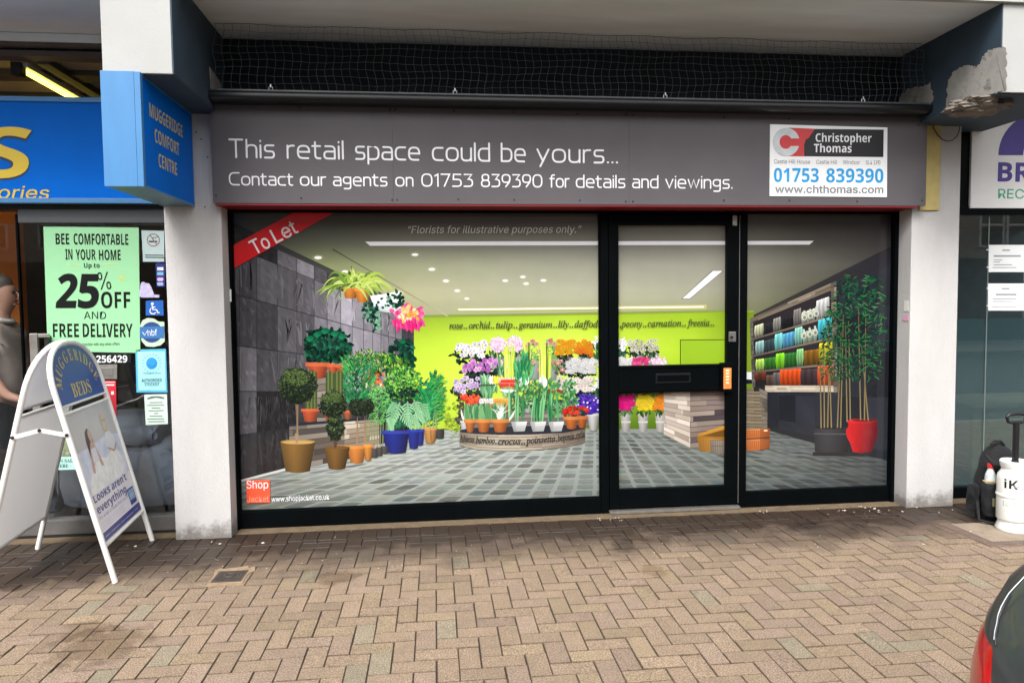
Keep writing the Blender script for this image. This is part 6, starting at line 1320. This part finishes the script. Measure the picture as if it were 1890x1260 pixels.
# header lettering on an arch, then BEDS
tx = MB(); word = 'MUGGERIDGE'; cw = [1.15, .95, .98, .98, .85, .95, .5, 1.0, .98, .85]; tot = sum(cw); acc = 0
fu = F_MATH
for ch, c_ in zip(word, cw):
    t = (acc + c_ / 2) / tot; acc += c_; th = math.pi * (1 - (.035 + .93 * t)); ra, rb = AW / 2 - .115, .190
    cu = AW / 2 + ra * math.cos(th); cv = 1.163 + rb * math.sin(th); tu, tv = ra * math.sin(th), -rb * math.cos(th); l = math.hypot(tu, tv); tu, tv = tu / l, tv / l
    hw = .031 * c_
    p0, p1 = leaf1(cu - tu * hw, cv - tv * hw, .0035), leaf1(cu + tu * hw, cv + tv * hw, .0035); put_text(tx, ch, p0, p1, .072, NF, kind='bd', up=EH * -tv + UU * tu)
put_text(tx, 'BEDS', leaf1(.24, 1.125, .0035), leaf1(.545, 1.125, .0035), .086, NF, kind='bd'); tx.build('header_lettering', M['gold_letter'], front_header)
# advert: a couple sitting up in bed, captions, a band along the foot
def ad(name, m, polys, d, parent):
    mb = MB()
    for P in polys: mb.face([leaf1(u, v, d) for u, v in P])
    return mb.build(name, m, parent)
A = lambda *pts: [on_leaf1(x, y, .003) for x, y in pts]
uv = lambda u0, u1, v0, v1: [(u0, v0), (u1, v0), (u1, v1), (u0, v1)]
adm = lambda n, c: mat(n, rgb(*c), .35, var=.05, vscale=12)
ad('advert', mat('advert_paper', rgb(241, 236, 248), .35, var=.10, vscale=3), [uv(.03, AW - .03, .245, 1.03)], .0028, front_panel)
ad('advert_wall_print', mat('advert_wall', rgb(198, 194, 196), .35, var=.08, vscale=4), [uv(.03, AW - .03, .80, 1.03)], .0033, front_panel)
ad('advert_bed_print', mat('advert_bed', rgb(217, 222, 241), .35, var=.16, vscale=14), [[(.03, .52), (AW - .03, .53), (AW - .03, .80), (.55, .83), (.30, .81), (.03, .80)]], .0037, front_panel)
ad('advert_duvet_print', mat('advert_duvet', rgb(248, 246, 250), .35, var=.14, vscale=20), [[(.05, .53), (.70, .53), (.72, .60), (.66, .70), (.54, .72), (.44, .69), (.36, .71), (.26, .70), (.16, .66), (.08, .60)]], .0041, front_panel)
E2 = lambda u, v, ru, rv, n=18: [(u + ru * math.cos(6.2832 * k / n), v + rv * math.sin(6.2832 * k / n)) for k in range(n)]
ad('advert_hair_print', adm('advert_hair', (74, 60, 58)), [[(.20, .72), (.205, .85), (.225, .90), (.265, .92), (.305, .90), (.315, .86), (.30, .78), (.285, .70), (.24, .70)]], .0045, front_panel)
ad('advert_skin_print', adm('advert_skin', (206, 168, 150)), [E2(.285, .868, .028, .040), [(.255, .83), (.30, .83), (.34, .74), (.36, .66), (.33, .66), (.30, .73), (.24, .73), (.20, .64), (.17, .65), (.21, .76)], [(.50, .74), (.60, .70), (.68, .74), (.66, .77), (.60, .74), (.52, .77)], [(.545, .86), (.585, .86), (.585, .83), (.545, .83)]], .0049, front_panel)
ad('advert_shirt_print', adm('advert_shirt', (228, 228, 236)), [[(.235, .79), (.31, .79), (.32, .70), (.22, .70)], [(.48, .80), (.54, .845), (.60, .845), (.665, .80), (.665, .755), (.60, .715), (.52, .745), (.48, .76)]], .0053, front_panel)
ad('advert_paper_bag_print', adm('advert_bag', (206, 186, 166)), [[(.525, .86), (.605, .86), (.612, .965), (.525, .97)]], .0057, front_panel)
ad('advert_bag_eyes_print', M['ink'], [E2(.55, .925, .006, .006, 8), E2(.585, .925, .006, .006, 8)], .0060, front_panel)
ad('advert_band_print', adm('advert_navy', (64, 66, 140)), [uv(.03, AW - .03, .247, .300), uv(.60, .725, .315, .425)], .0033, front_panel)
ad('advert_stamp_print', adm('advert_stamp', (150, 180, 214)), [uv(.61, .715, .345, .415)], .0037, front_panel)
tx = MB(); q_ = lambda s_, u0, u1, v, h, b, kw='sb', d=.0037: put_text(tx, s_, leaf1(u0, v, d), leaf1(u1, v, d), h, NF, kind=('sb' if b > .01 else None), font=F_SANS, bold=0)
q_("Looks aren't", .055, .66, .485, .050, .018); q_('everything.', .055, .62, .415, .050, .018); tx.build('advert_headline', adm('advert_ink', (70, 66, 136)), front_panel)
tx = MB(); q_("it's what's inside that counts", .055, .60, .378, .021, .006)
for k in range(4): q_('made to measure for better sleep'[:32 - 2 * k] if False else '\u2014' * 9, .055, .50 - .03 * (k % 2), .352 - k * .013, .012, 0)
tx.build('advert_small_print', adm('advert_soft_ink', (140, 136, 176)), front_panel)
tx = MB(); put_text(tx, '\u2014 \u2014\u2014 \u2014 \u2014\u2014 \u2014', leaf1(.06, .262, .0037), leaf1(.70, .262, .0037), .022, NF, font=F_SANS, bold=.006); put_text(tx, '\u2713\u2013', leaf1(.625, .36, .0041), leaf1(.70, .36, .0041), .036, NF, font=F_SANS); tx.build('advert_band_print', M['white_vinyl'], front_panel)

# ================================================================== SHOP ON THE RIGHT
RSY = -.05
rsn = thing('hanging_board', 'white sign board with a purple arch and green lettering beyond the right pillar', 'shop sign', (7, RSY, 2.37))
a, b = at_y(1795, 216, RSY), at_y(1793, 384, RSY)
mb = MB(); mb.box(a.x, 10.5, RSY, RSY + .06, b.z, a.z, .004); mb.build('board', mat('board_white', rgb(247, 250, 254), .4, var=.02), rsn)
def zq(x, y): return (1380 + x / 3.0, y / 3.0)
purple = mat('purple_vinyl', rgb(76, 62, 150), .45)
mb = MB()
ro = lambda t, r: zq(1650 + r * math.cos(t), 860 - r * 1.0 * math.sin(t) * .93)
P_ = [ro(math.pi * (1 - k / 24), 262) for k in range(25)] + [ro(math.pi * (k / 24), 125) for k in range(25)]
for k in range(24): wall_poly(mb, [P_[k], P_[k + 1], P_[48 - k], P_[49 - k]], RSY - .0012)
mb.build('purple_arch', purple, rsn)
tx = MB(); wall_text(tx, 'BR', zq(1384, 1004), zq(1568, 1006), 35.5, RSY - .0012, kind='sb', bold=.006); tx.build('lettering', purple, rsn)
tx = MB(); wall_text(tx, 'RECR', zq(1386, 1098), zq(1580, 1101), 17.5, RSY - .0012, font=F_SANS, bold=.003); tx.build('lettering', mat('green_vinyl', rgb(50, 170, 126), .45), rsn)
rw = thing('office_window', 'dark glazed office window with a greenish frosted lower half beyond the right pillar', 'shop window', (7.4, 0, 0))
zf = at_y(1800, 588, 0).z
mb = MB(); mb.box(RX1 + .001, RX1 + .07, -.04, .06, 0, 3.05, .004); mb.box(RX1 + .07, 10.5, -.035, .06, 2.31, 2.375, .004); mb.box(RX1 + .07, 10.5, -.035, .06, .0, .10, .004); mb.box(RX1 + .07, 10.5, -.03, .06, 2.375, 3.53); mb.build('frame', M['frame'], rw)
mb = MB(); mb.box(RX1 + .071, 10.5, .0, .008, .1005, 2.3095); mb.build('pane', M['glass_dark'], rw)
mb = MB(); mb.box(RX1 + .071, 10.5, .0115, .0125, .1005, zf); mb.build('frosted_film', M['frosted'], rw)
xj = at_y(1823, 500, 0).x; mb = MB(); mb.box(xj - .004, xj + .004, -.004, -.0005, .1, 2.31); mb.build('glass_joint', mat('joint_grey', rgb(110, 122, 122), .4), rw)
offi = thing('office_interior', 'dim office behind the frosted window with a pale sloping panel low down', 'shop interior', (8, 2, 0))
box('floor', mat('office_carpet', rgb(150, 132, 100), .95, var=.1), offi, RX1, 11, .065, 5, .0, .03); box('back_wall', mat('office_wall', rgb(120, 136, 140), .9), offi, RX1, 11, 5, 5.1, 0, 3.53); box('side_wall', mat('office_side', rgb(130, 140, 140), .9), offi, RX1 - .05, RX1, .17, 5, 0, 3.53); box('ceiling_board', mat('office_ceiling', rgb(120, 120, 120), .9), offi, RX1, 11, .07, 5, 2.7, 2.72)
dk = thing('desk', 'tan wooden desk front low behind the frosted office window', 'desk', (7.2, .8, .03))
box('front_panel', mat('desk_tan', rgb(200, 180, 130), .6), dk, 6.55, 9, .5, .53, .03, .66); box('desk_top', mat('desk_tan_top', rgb(214, 196, 150), .5), dk, 6.5, 9, .46, 1.2, .66, .69, .004)
for k, (ys, lbl) in enumerate((((452, 502), 'upper of two white paper notices in the office window'), ((523, 573), 'lower of two white paper notices in the office window'))):
    n_ = notice('paper_notice', [(1825 - k, ys[0]), (1893, ys[0]), (1893, ys[1]), (1825 - k, ys[1])], M['white'], lbl, 'notice', th=.0015, y=-.004, group='paper notices in the office window')
    mb = MB(); yy = ys[0]
    ls = [(1850, 1864, 8.5, 2.6), (1834, 1884, 19, 3), (1834, 1850, 27, 1.4), (1834, 1846, 31, 1.4), (1834, 1868, 36, 1.6), (1832, 1876, 41, 1.4)] if k == 0 else [(1849, 1863, 8.5, 2.6), (1838, 1876, 19, 3), (1832, 1876, 28, 1.6), (1832, 1868, 32.5, 1.4), (1831, 1876, 42, 1.4)]
    for x0, x1, dy, h in ls: wall_poly(mb, [(x0, yy + dy), (x1, yy + dy), (x1, yy + dy + h), (x0, yy + dy + h)], -.0046)
    mb.build('print', mat('notice_grey', rgb(150, 158, 160), .6), n_)
    for dy in (9, 41): p = at_y(1822.5, yy + dy, -.004); mb = MB(); mb.box(p.x - .008, p.x + .008, -.006, -.0025, p.z - .004, p.z + .004, .001); mb.build('clip', M['white'], n_)

# ================================================================== SPRAYER, BACKPACK, BOTTLE
spx, spy = 5.828, -.80
M['hdpe'] = mat('white_plastic', rgb(232, 234, 230), .35, var=.03); M['blk'] = mat('black_plastic', rgb(22, 23, 25), .4, var=.1)
sp = thing('pump_sprayer', 'white pressure sprayer with a black pump handle standing on the pavement', 'sprayer', (spx, spy, 0))
MB().lathe([(.060, .004), (.108, .006), (.112, .02), (.098, .055), (.094, .075), (.104, .082), (.107, .09), (.107, .245), (.112, .25), (.112, .262), (.107, .268), (.107, .37), (.102, .40), (.086, .425), (.080, .44), (.090, .462), (.094, .492), (.088, .50), (.072, .49), (.066, .44), (.02, .43)], spx, spy, 40).build('tank', M['hdpe'], sp, smooth=True)
mb = MB(); mb.lathe([(.030, .43), (.032, .47), (.024, .475), (.022, .50)], spx, spy, 20); mb.build('pump_collar', M['blk'], sp, smooth=True)
mb = MB(); mb.box(spx - .016, spx + .016, spy - .014, spy + .014, .44, .775, .005); mb.build('pump_rod', M['blk'], sp)
mb = MB(); mb.tube([(spx - .075, spy, .812), (spx - .062, spy, .775), (spx - .04, spy, .768), (spx + .04, spy, .768), (spx + .062, spy, .775), (spx + .075, spy, .812), (spx + .055, spy, .826), (spx, spy, .831), (spx - .055, spy, .826)], .012, 10, closed=True); mb.build('pump_handle', M['blk'], sp, smooth=True)
mb = MB(); mb.lathe([(.020, .0), (.03, .002), (.03, .018), (.02, .022)], spx + .10, spy - .03, 16); mb.build('foot', M['blk'], sp)
def tank_text(s_, x0, x1, z, h, m, name, bold=.03, shear=0.0):
    tx = MB(); put_text(tx, s_, Vector((x0, 0, z)), Vector((x1, 0, z)), h, NY, kind=('sb' if bold else None), font=F_SANS, ref='K' if 'K' in s_ else 'H', shear=shear)
    r_ = .1082; dirc = Vector((CAM.x - spx, CAM.y - spy, 0)).normalized(); a0 = math.atan2(dirc.y, dirc.x)
    out = []
    for x, y, zz in tx.v:
        an = a0 + (x / r_); out.append((spx + r_ * math.cos(an), spy + r_ * math.sin(an), zz))
    tx.v = out; tx.build(name, m, sp)
tank_text('iK', -.062, .022, .315, .062, M['blk'], 'emblem_lettering'); tank_text('\u276E' if False else '<', .014, .05, .315, .052, mat('emblem_grey', rgb(150, 154, 158), .5), 'emblem_chevron', .0)
tank_text('I.L. I.[.i', -.07, .05, .19, .030, mat('scale_grey', rgb(150, 154, 152), .6), 'scale_marks', .0); tank_text('. : . l .', -.06, .03, .15, .022, mat('scale_grey_small', rgb(170, 172, 170), .6), 'scale_marks', .0)
bgx, bgy = 5.885, -.52
bp = thing('backpack', 'black backpack with an open front pocket leaning upright beside the white sprayer', 'backpack', (bgx, bgy, 0))
M['cord'] = mat('black_fabric', rgb(21, 22, 25), .85, var=.25, vscale=18, bump=.6, bscale=60); M['piping'] = mat('tan_piping', rgb(196, 166, 104), .7)
def sack(name, cx, cy, rx, ry, z0, z1, m, lean=0.0, top=.5, n=2.6, lump=.02, seed=1):
    mb = MB(); rows, seg = 14, 28; i0 = 0
    for j in range(rows + 1):
        t = j / rows; k = (1 - max(0, (t - top) / (1 - top)) ** 2.2) ** .5 * (1 - .12 * max(0, .15 - t) / .15); k = max(.02, k)
        for q in range(seg):
            a = 6.2832 * q / seg; c, s_ = math.cos(a), math.sin(a); lx = lump * mnoise.noise(Vector((c * 1.6, s_ * 1.6, t * 4 + seed)))
            mb.v.append((cx + lean * t + (rx * k + lx) * math.copysign(abs(c) ** (2 / n), c), cy + (ry * k + lx) * math.copysign(abs(s_) ** (2 / n), s_), z0 + (z1 - z0) * t))
    for j in range(rows):
        for q in range(seg): q2 = (q + 1) % seg; mb.f.append((j * seg + q, j * seg + q2, (j + 1) * seg + q2, (j + 1) * seg + q)); mb.c.append(None)
    mb.f.append(tuple(range(seg))[::-1]); mb.f.append(tuple(rows * seg + q for q in range(seg))); mb.c += [None, None]
    return mb.build(name, m, bp, smooth=True)
sack('main_bag', bgx + .02, bgy, .135, .10, .01, .565, M['cord'], lean=.03)
sack('front_pocket', bgx - .045, bgy - .115, .115, .055, .06, .315, M['cord'], top=.86, lump=.012, seed=4)
sack('side_pocket', bgx - .132, bgy - .0, .028, .06, .06, .27, M['cord'], top=.8, seed=7)
mb = MB(); mb.tube([(bgx - .045 + .117 * c_, bgy - .115 + .057 * s_, .318) for c_, s_ in [(math.cos(math.radians(t)), math.sin(math.radians(t))) for t in range(180, 361, 15)]], .005, 6); mb.build('pocket_piping', M['piping'], bp, smooth=True)
mb = MB(); mb.box(bgx - .13, bgx - .06, bgy - .176, bgy - .168, .14, .20, .002); mb.build('patch', mat('patch_olive', rgb(130, 122, 92), .8), bp)
mb = MB(); mb.tube([(bgx - .03, bgy - .02, .56), (bgx, bgy - .02, .585), (bgx + .05, bgy - .02, .582), (bgx + .08, bgy - .02, .55)], .010, 8); mb.build('grab_handle', M['cord'], bp, smooth=True)
for s_ in (0, 1): mb = MB(); mb.tube([(bgx - .13 + .03 * s_, bgy - .09, .50 - .04 * s_), (bgx - .10 + .05 * s_, bgy - .14, .44), (bgx - .02 + .03 * s_, bgy - .15, .40 - .05 * s_), (bgx + .06, bgy - .15, .36), (bgx + .10, bgy - .13, .28)], [.012, .018, .02, .016, .012], 8); mb.build('strap', M['cord'], bp, smooth=True)
mb = MB(); mb.tube([(bgx - .16, bgy - .06, .15), (bgx - .19, bgy - .12, .03), (bgx - .10, bgy - .20, .012), (bgx + .02, bgy - .26, .012), (bgx + .05, bgy - .20, .02)], .012, 8); mb.build('waist_strap', M['cord'], bp, smooth=True)
mb = MB(); mb.box(bgx - .02, bgx + .05, bgy - .275, bgy - .235, .004, .034, .006); mb.build('buckle', M['blk'], bp)
bx_, by_ = bgx - .105, bgy - .115
bt = thing('bottle', 'clear plastic bottle with a red cap poking out of the backpack pocket', 'bottle', (bx_, by_, .20))
MB().lathe([(.034, .205), (.036, .22), (.036, .335), (.033, .36), (.022, .39), (.016, .402), (.016, .412)], bx_, by_, 24).build('bottle_body', mat('clear_pet', rgb(196, 204, 206), .12, spec=.8, var=.25, vscale=26), bt, smooth=True)
MB().lathe([(.019, .408), (.021, .412), (.021, .438), (.017, .442)], bx_, by_, 20).build('cap', mat('red_cap', rgb(206, 44, 40), .45), bt, smooth=True)

# ================================================================== COVERS IN THE PAVING, LITTER
M['iron'] = mat('cast_iron', rgb(70, 62, 58), .7, metal=.2, var=.25, vscale=20); M['conc'] = mat('infill_concrete', rgb(136, 122, 106), .95, var=.16, vscale=9, bump=.4, bscale=90, stain=(rgb(100, 88, 76), 6, .58)); M['cem'] = mat('cement_patch', rgb(142, 122, 96), .95, var=.32, vscale=14, bump=.5, bscale=60)
dc = thing('drain_cover', 'small square iron drain cover set in a broken pale cement patch', 'drain cover', (.5, -.96, 0))
cx, cy = .506, -.955
mb = MB(); ring = ragged([(.402, -1.098), (.62, -1.098), (.62, -.802), (.402, -.802)], .022, 12, 6); mb.prism([(x, y, -.018) for x, y in ring], (0, 0, .0205)); mb.build('cement_patch', M['cem'], dc)
mb = MB(); mb.box(cx - .088, cx + .088, cy - .088, cy + .088, -.01, .0062, .002); mb.build('cover_rim', M['iron'], dc)
mb = MB()
for k in range(9): x = cx - .066 + k * .0165; mb.box(x - .0045, x + .0045, cy - .07, cy + .07, .0060, .0095, .001)
mb.tube([(cx + .028 * math.cos(t * .5236), cy + .028 * math.sin(t * .5236), .0105) for t in range(12)], .006, 6, closed=True); mb.build('raised_bars', M['iron'], dc)
ap = thing('access_cover', 'large concrete-filled access cover with a dotted metal rim under the sprayer', 'access cover', (5.95, -.85, 0))
X0, X1, Y0, Y1 = 5.405, 6.55, -1.098, -.602
mb = MB(); mb.box(X0 + .085, X1 - .085, Y0 + .085, Y1 - .02, -.018, .0045, .002); mb.build('infill', M['conc'], ap)
mb = MB(); mb.box(X0, X0 + .082, Y0, Y1, -.018, .0055, .001); mb.box(X0 + .083, X1 - .083, Y0, Y0 + .082, -.018, .0055, .001); mb.box(X1 - .082, X1, Y0, Y1, -.018, .0055, .001); mb.build('rim', mat('rusted_rim', rgb(112, 94, 84), .85, var=.2, vscale=16), ap)
mb = MB(); q = random.Random(4)
def holes(x0, x1, y0, y1):
    nx, ny = max(2, int((x1 - x0) / .026)), max(2, int((y1 - y0) / .026))
    for i in range(nx):
        for j in range(ny): x, y = x0 + (i + .5) * (x1 - x0) / nx, y0 + (j + .5) * (y1 - y0) / ny; mb.face([(x + .0085 * math.cos(k * 1.047), y + .0085 * math.sin(k * 1.047), .0062) for k in range(6)])
holes(X0 + .004, X0 + .078, Y0 + .08, Y1 - .01); holes(X0 + .01, X1 - .01, Y0 + .004, Y0 + .078); mb.build('rim_holes', M['dot'], ap)
lit = MB(); q = random.Random(17)
def bit(x, y, s_):
    a = q.uniform(0, 6.28); n = 5; lit.prism([(x + s_ * q.uniform(.5, 1) * math.cos(a + k * 1.2566), y + s_ * q.uniform(.4, .9) * math.sin(a + k * 1.2566), .0015 + q.uniform(0, .004)) for k in range(n)], (0, 0, .0012))
for k in range(26): bit(q.gauss(5.15, .2), q.uniform(-.30, -.08), q.uniform(.004, .014))
for k in range(20): bit(q.gauss(3.1, .06) if k < 12 else q.gauss(4.25, .06), q.uniform(-.22, -.09), q.uniform(.003, .010))
for k in range(70): bit(q.uniform(-1.2, 6.4), q.uniform(-1.0, -.15), q.uniform(.002, .006))
for x, y, s_ in ((.56, -.35, .017), (.27, -.33, .013), (-.3, -.30, .014), (-.36, -.28, .008), (.2, -.28, .006), (5.6, -.35, .008), (5.75, -.30, .007), (5.0, -1.0, .012), (5.5, -.8, .009)): bit(x, y, s_)
o = lit.build('litter', mat('paper_scraps', rgb(206, 198, 190), .8, var=.2, vscale=30), None); o['kind'] = 'stuff'

# ================================================================== CAR WHOSE REAR CORNER SHOWS AT THE RIGHT
M['carpaint'] = mat('dark_grey_paint', rgb(58, 63, 66), .42, metal=.2, spec=.4, var=.05, coat=.35); M['carglass'] = mat('car_glass', rgb(18, 20, 24), .05, spec=.8); M['bright_metal'] = mat('bright_metal', rgb(226, 230, 232), .12, metal=1.0)
M['lamp'] = mat('red_lamp', rgb(176, 14, 18), .2, spec=.4, var=.22, vscale=14, coat=.25); M['tyre'] = mat('tyre', rgb(22, 22, 22), .9); M['rim'] = mat('alloy', rgb(160, 162, 164), .3, metal=.8)
CX, CY, RZ = 2.87, -4.605, -.11                             # rear plane, centre line, road level
car = thing('parked_car', 'dark grey car whose rear corner and red tail lamp show beside the paving', 'car', (CX + 2.1, CY, RZ))
LENG, HW = 4.2, .95
def prof_car(z):
    """half width, rear inset, front inset of the body at height z above the road"""
    T = [(.20, .80, .22, .20), (.30, .86, .06, .06), (.45, .905, .01, .01), (.62, .935, .0, .0), (.78, .945, .005, .03), (.92, .940, .015, .10), (1.02, .918, .040, .55), (1.10, .885, .085, 1.05), (1.16, .85, .135, 1.25), (1.28, .775, .25, 1.52), (1.38, .70, .40, 1.75), (1.45, .60, .62, 2.0), (1.47, .45, .80, 2.2)]
    for a, b in zip(T, T[1:]):
        if a[0] <= z <= b[0]: t = (z - a[0]) / (b[0] - a[0]); t2 = t; return tuple(a[k] + (b[k] - a[k]) * t2 for k in (1, 2, 3))
    return T[-1][1:] if z > 1 else T[0][1:]
def car_pt(a, z, out=0.0):
    """a in degrees around the body seen from above: 180 = rear centre, 90 = the side next to the paving"""
    hw, ri, fi = prof_car(z); x0, x1 = CX + ri, CX + LENG - fi; c, s_ = math.cos(math.radians(a)), math.sin(math.radians(a)); n = 5.2
    cx_, lx = (x0 + x1) / 2, (x1 - x0) / 2
    px_, py_ = lx * math.copysign(abs(c) ** (2 / n), c), hw * math.copysign(abs(s_) ** (2 / n), s_)
    bow = .055 * (py_ / hw) ** 2 * (1 if c < 0 else -1) * (abs(px_) / lx) ** 6
    nx, ny = abs(c) ** 1.2 * math.copysign(1, c), abs(s_) ** 1.2 * math.copysign(1, s_); l = math.hypot(nx, ny)
    return Vector((cx_ + px_ + bow + nx / l * out, CY + py_ + ny / l * out, RZ + z))
zs = [.20, .25, .30, .38, .46, .54, .62, .70, .78, .85, .92, .97, 1.02, 1.06, 1.10, 1.13, 1.16, 1.22, 1.28, 1.33, 1.38, 1.42, 1.45, 1.47]
mb = MB(); seg = 144
angs = [360 * q / seg for q in range(seg)]
for z in zs: mb.v += [tuple(car_pt(a, z)) for a in angs]
for j in range(len(zs) - 1):
    for q in range(seg): q2 = (q + 1) % seg; mb.f.append((j * seg + q, j * seg + q2, (j + 1) * seg + q2, (j + 1) * seg + q)); mb.c.append(None)
mb.f.append(tuple((len(zs) - 1) * seg + q for q in range(seg))); mb.f.append(tuple(q for q in range(seg))[::-1]); mb.c += [None, None]
mb.build('body', M['carpaint'], car, smooth=True)
def car_patch(name, m, fa, z0, z1, out, n=14, k=10):
    """patch on the body between heights z0, z1; fa(z) gives its two angles"""
    mb = MB(); i0 = 0
    for j in range(k + 1):
        z = z0 + (z1 - z0) * j / k; a0, a1 = fa(z)
        for i in range(n + 1): mb.v.append(tuple(car_pt(a0 + (a1 - a0) * i / n, z, out if 0 < i < n and 0 < j < k else -.004)))
    for j in range(k):
        for i in range(n): p = j * (n + 1) + i; mb.f.append((p, p + 1, p + n + 2, p + n + 1)); mb.c.append(None)
    return mb.build(name, m, car, smooth=True)
lampo = car_patch('tail_lamp', M['lamp'], lambda z: (118, 160.6 + max(0, (1.0 - z)) * 55 if z < 1.0 else 160.6 - (z - 1.0) * 40), .74, 1.012, .006, 22, 8)
car_patch('lamp_lens', mat('lamp_clear', rgb(206, 40, 36), .12, spec=.5, var=.3, vscale=30, coat=.3), lambda z: (150, 160.5), .80, .88, .010, 8, 4)
mb = MB(); mb.tube([car_pt(360 - a if s_ else a, z, .003) for s_ in (0,) for a, z in ((160.0, 1.018), (158.6, 1.03), (157.3, 1.043), (155.6, 1.055), (154.4, 1.07), (153.8, 1.085), (153.4, 1.10), (152.4, 1.12), (151.2, 1.145), (149, 1.19), (146, 1.26), (143, 1.34))], .0016, 6); mb.build('edge_highlight', M['bright_metal'], car, smooth=True)  # bright tube drawn as the thin highlight along the boot edge
mb = MB(); mb.tube([car_pt(a, z, .001) for a, z in ((160.9, 1.01), (159.4, 1.024), (158.1, 1.037), (156.4, 1.05), (155.2, 1.066), (154.5, 1.083), (154.1, 1.10))], .0022, 6); mb.build('shut_line', M['dot'], car, smooth=True)
car_patch('rear_window', M['carglass'], lambda z: (155.5 + (z - 1.1) * 10, 204.5 - (z - 1.1) * 10), 1.105, 1.40, .004, 20, 8)
car_patch('side_window', M['carglass'], lambda z: (58 + (z - 1.1) * 40, 124 - (z - 1.1) * 20), 1.10, 1.37, .004, 22, 8)
car_patch('side_window', M['carglass'], lambda z: (236 + (z - 1.1) * 20, 302 - (z - 1.1) * 40), 1.10, 1.37, .004, 22, 8)
car_patch('tail_lamp', M['lamp'], lambda z: (199.4, 242), .74, 1.012, .006, 22, 8)
car_patch('bumper', mat('bumper_black', rgb(30, 31, 33), .5), lambda z: (112, 248), .22, .50, .012, 30, 6)
for wx in (CX + .78, CX + LENG - .86):
    for sy in (1, -1):
        yy = CY + sy * (HW - .10); mb = MB(); mb.lathe([(.20, -.10), (.30, -.105), (.325, -.08), (.325, .08), (.30, .105), (.20, .10)], 0, 0, 36)
        Mx = Matrix.Translation((wx, yy, RZ + .325)) @ Matrix.Rotation(math.pi / 2, 4, 'X'); mb.v = [tuple(Mx @ Vector(v)) for v in mb.v]; wh = mb.build('wheel', M['tyre'], car, smooth=True)
        mb = MB(); mb.lathe([(.03, .112), (.19, .106), (.205, .09), (.205, -.09), (.19, -.106), (.03, -.112)], 0, 0, 24); mb.v = [tuple(Mx @ Vector(v)) for v in mb.v]; mb.build('rim', M['rim'], wh, smooth=True)

# ================================================================== OPPOSITE SIDE OF THE STREET (seen in the glass)
op = thing('shop_terrace', 'long pale terrace with shopfronts and upper windows across the street', 'building', (8, -22, 0))
Yo = -19.5
M['render_'] = mat('terrace_render', rgb(150, 142, 134), .9, var=.1, vscale=.6); M['shopdark'] = mat('terrace_shop', rgb(34, 38, 44), .4); M['wframe'] = mat('window_frame_white', rgb(214, 214, 212), .6); M['roof'] = mat('terrace_roof', rgb(70, 62, 58), .9)
mb = MB(); mb.box(-22, 52, Yo - 8, Yo, 2.6, 7.2); mb.build('wall', M['render_'], op)
mb = MB(); mb.box(-22, 52, Yo - 8, Yo - .25, 0, 2.6); mb.build('shopfront_glass', M['shopdark'], op)
mb = MB(); mb.prism([(-22.4, Yo + .4, 7.2), (-22.4, Yo - 8.4, 7.2), (-22.4, Yo - 4, 9.4)], (74.8, 0, 0)); mb.build('roof', M['roof'], op)
mb = MB()
for x in range(-21, 52, 6): mb.box(x - .2, x + .2, Yo - .3, Yo + .05, 0, 2.6)
mb.build('pier', M['render_'], op)
mb = MB(); mb.box(-22, 52, Yo + .001, Yo + .12, 2.45, 3.1); mb.build('sign_band', M['shopdark'], op)
tx = MB(); put_text(tx, 'WO', Vector((23.7, Yo + .125, 2.62)), Vector((22.5, Yo + .125, 2.62)), .40, (0, 1, 0), font=F_SANS, bold=.03); tx.build('lettering', M['wframe'], op)
for x in range(-20, 51, 3):
    for w_ in (0, 1.1):
        mb = MB(); mb.box(x + w_, x + w_ + 1.0, Yo + .001, Yo + .05, 3.5, 4.9, .01); wf = mb.build('window', M['wframe'], op)
        mb = MB(); mb.box(x + w_ + .08, x + w_ + .92, Yo + .051, Yo + .055, 3.58, 4.30); mb.box(x + w_ + .08, x + w_ + .92, Yo + .051, Yo + .055, 4.38, 4.82); mb.build('pane', M['carglass'], wf)
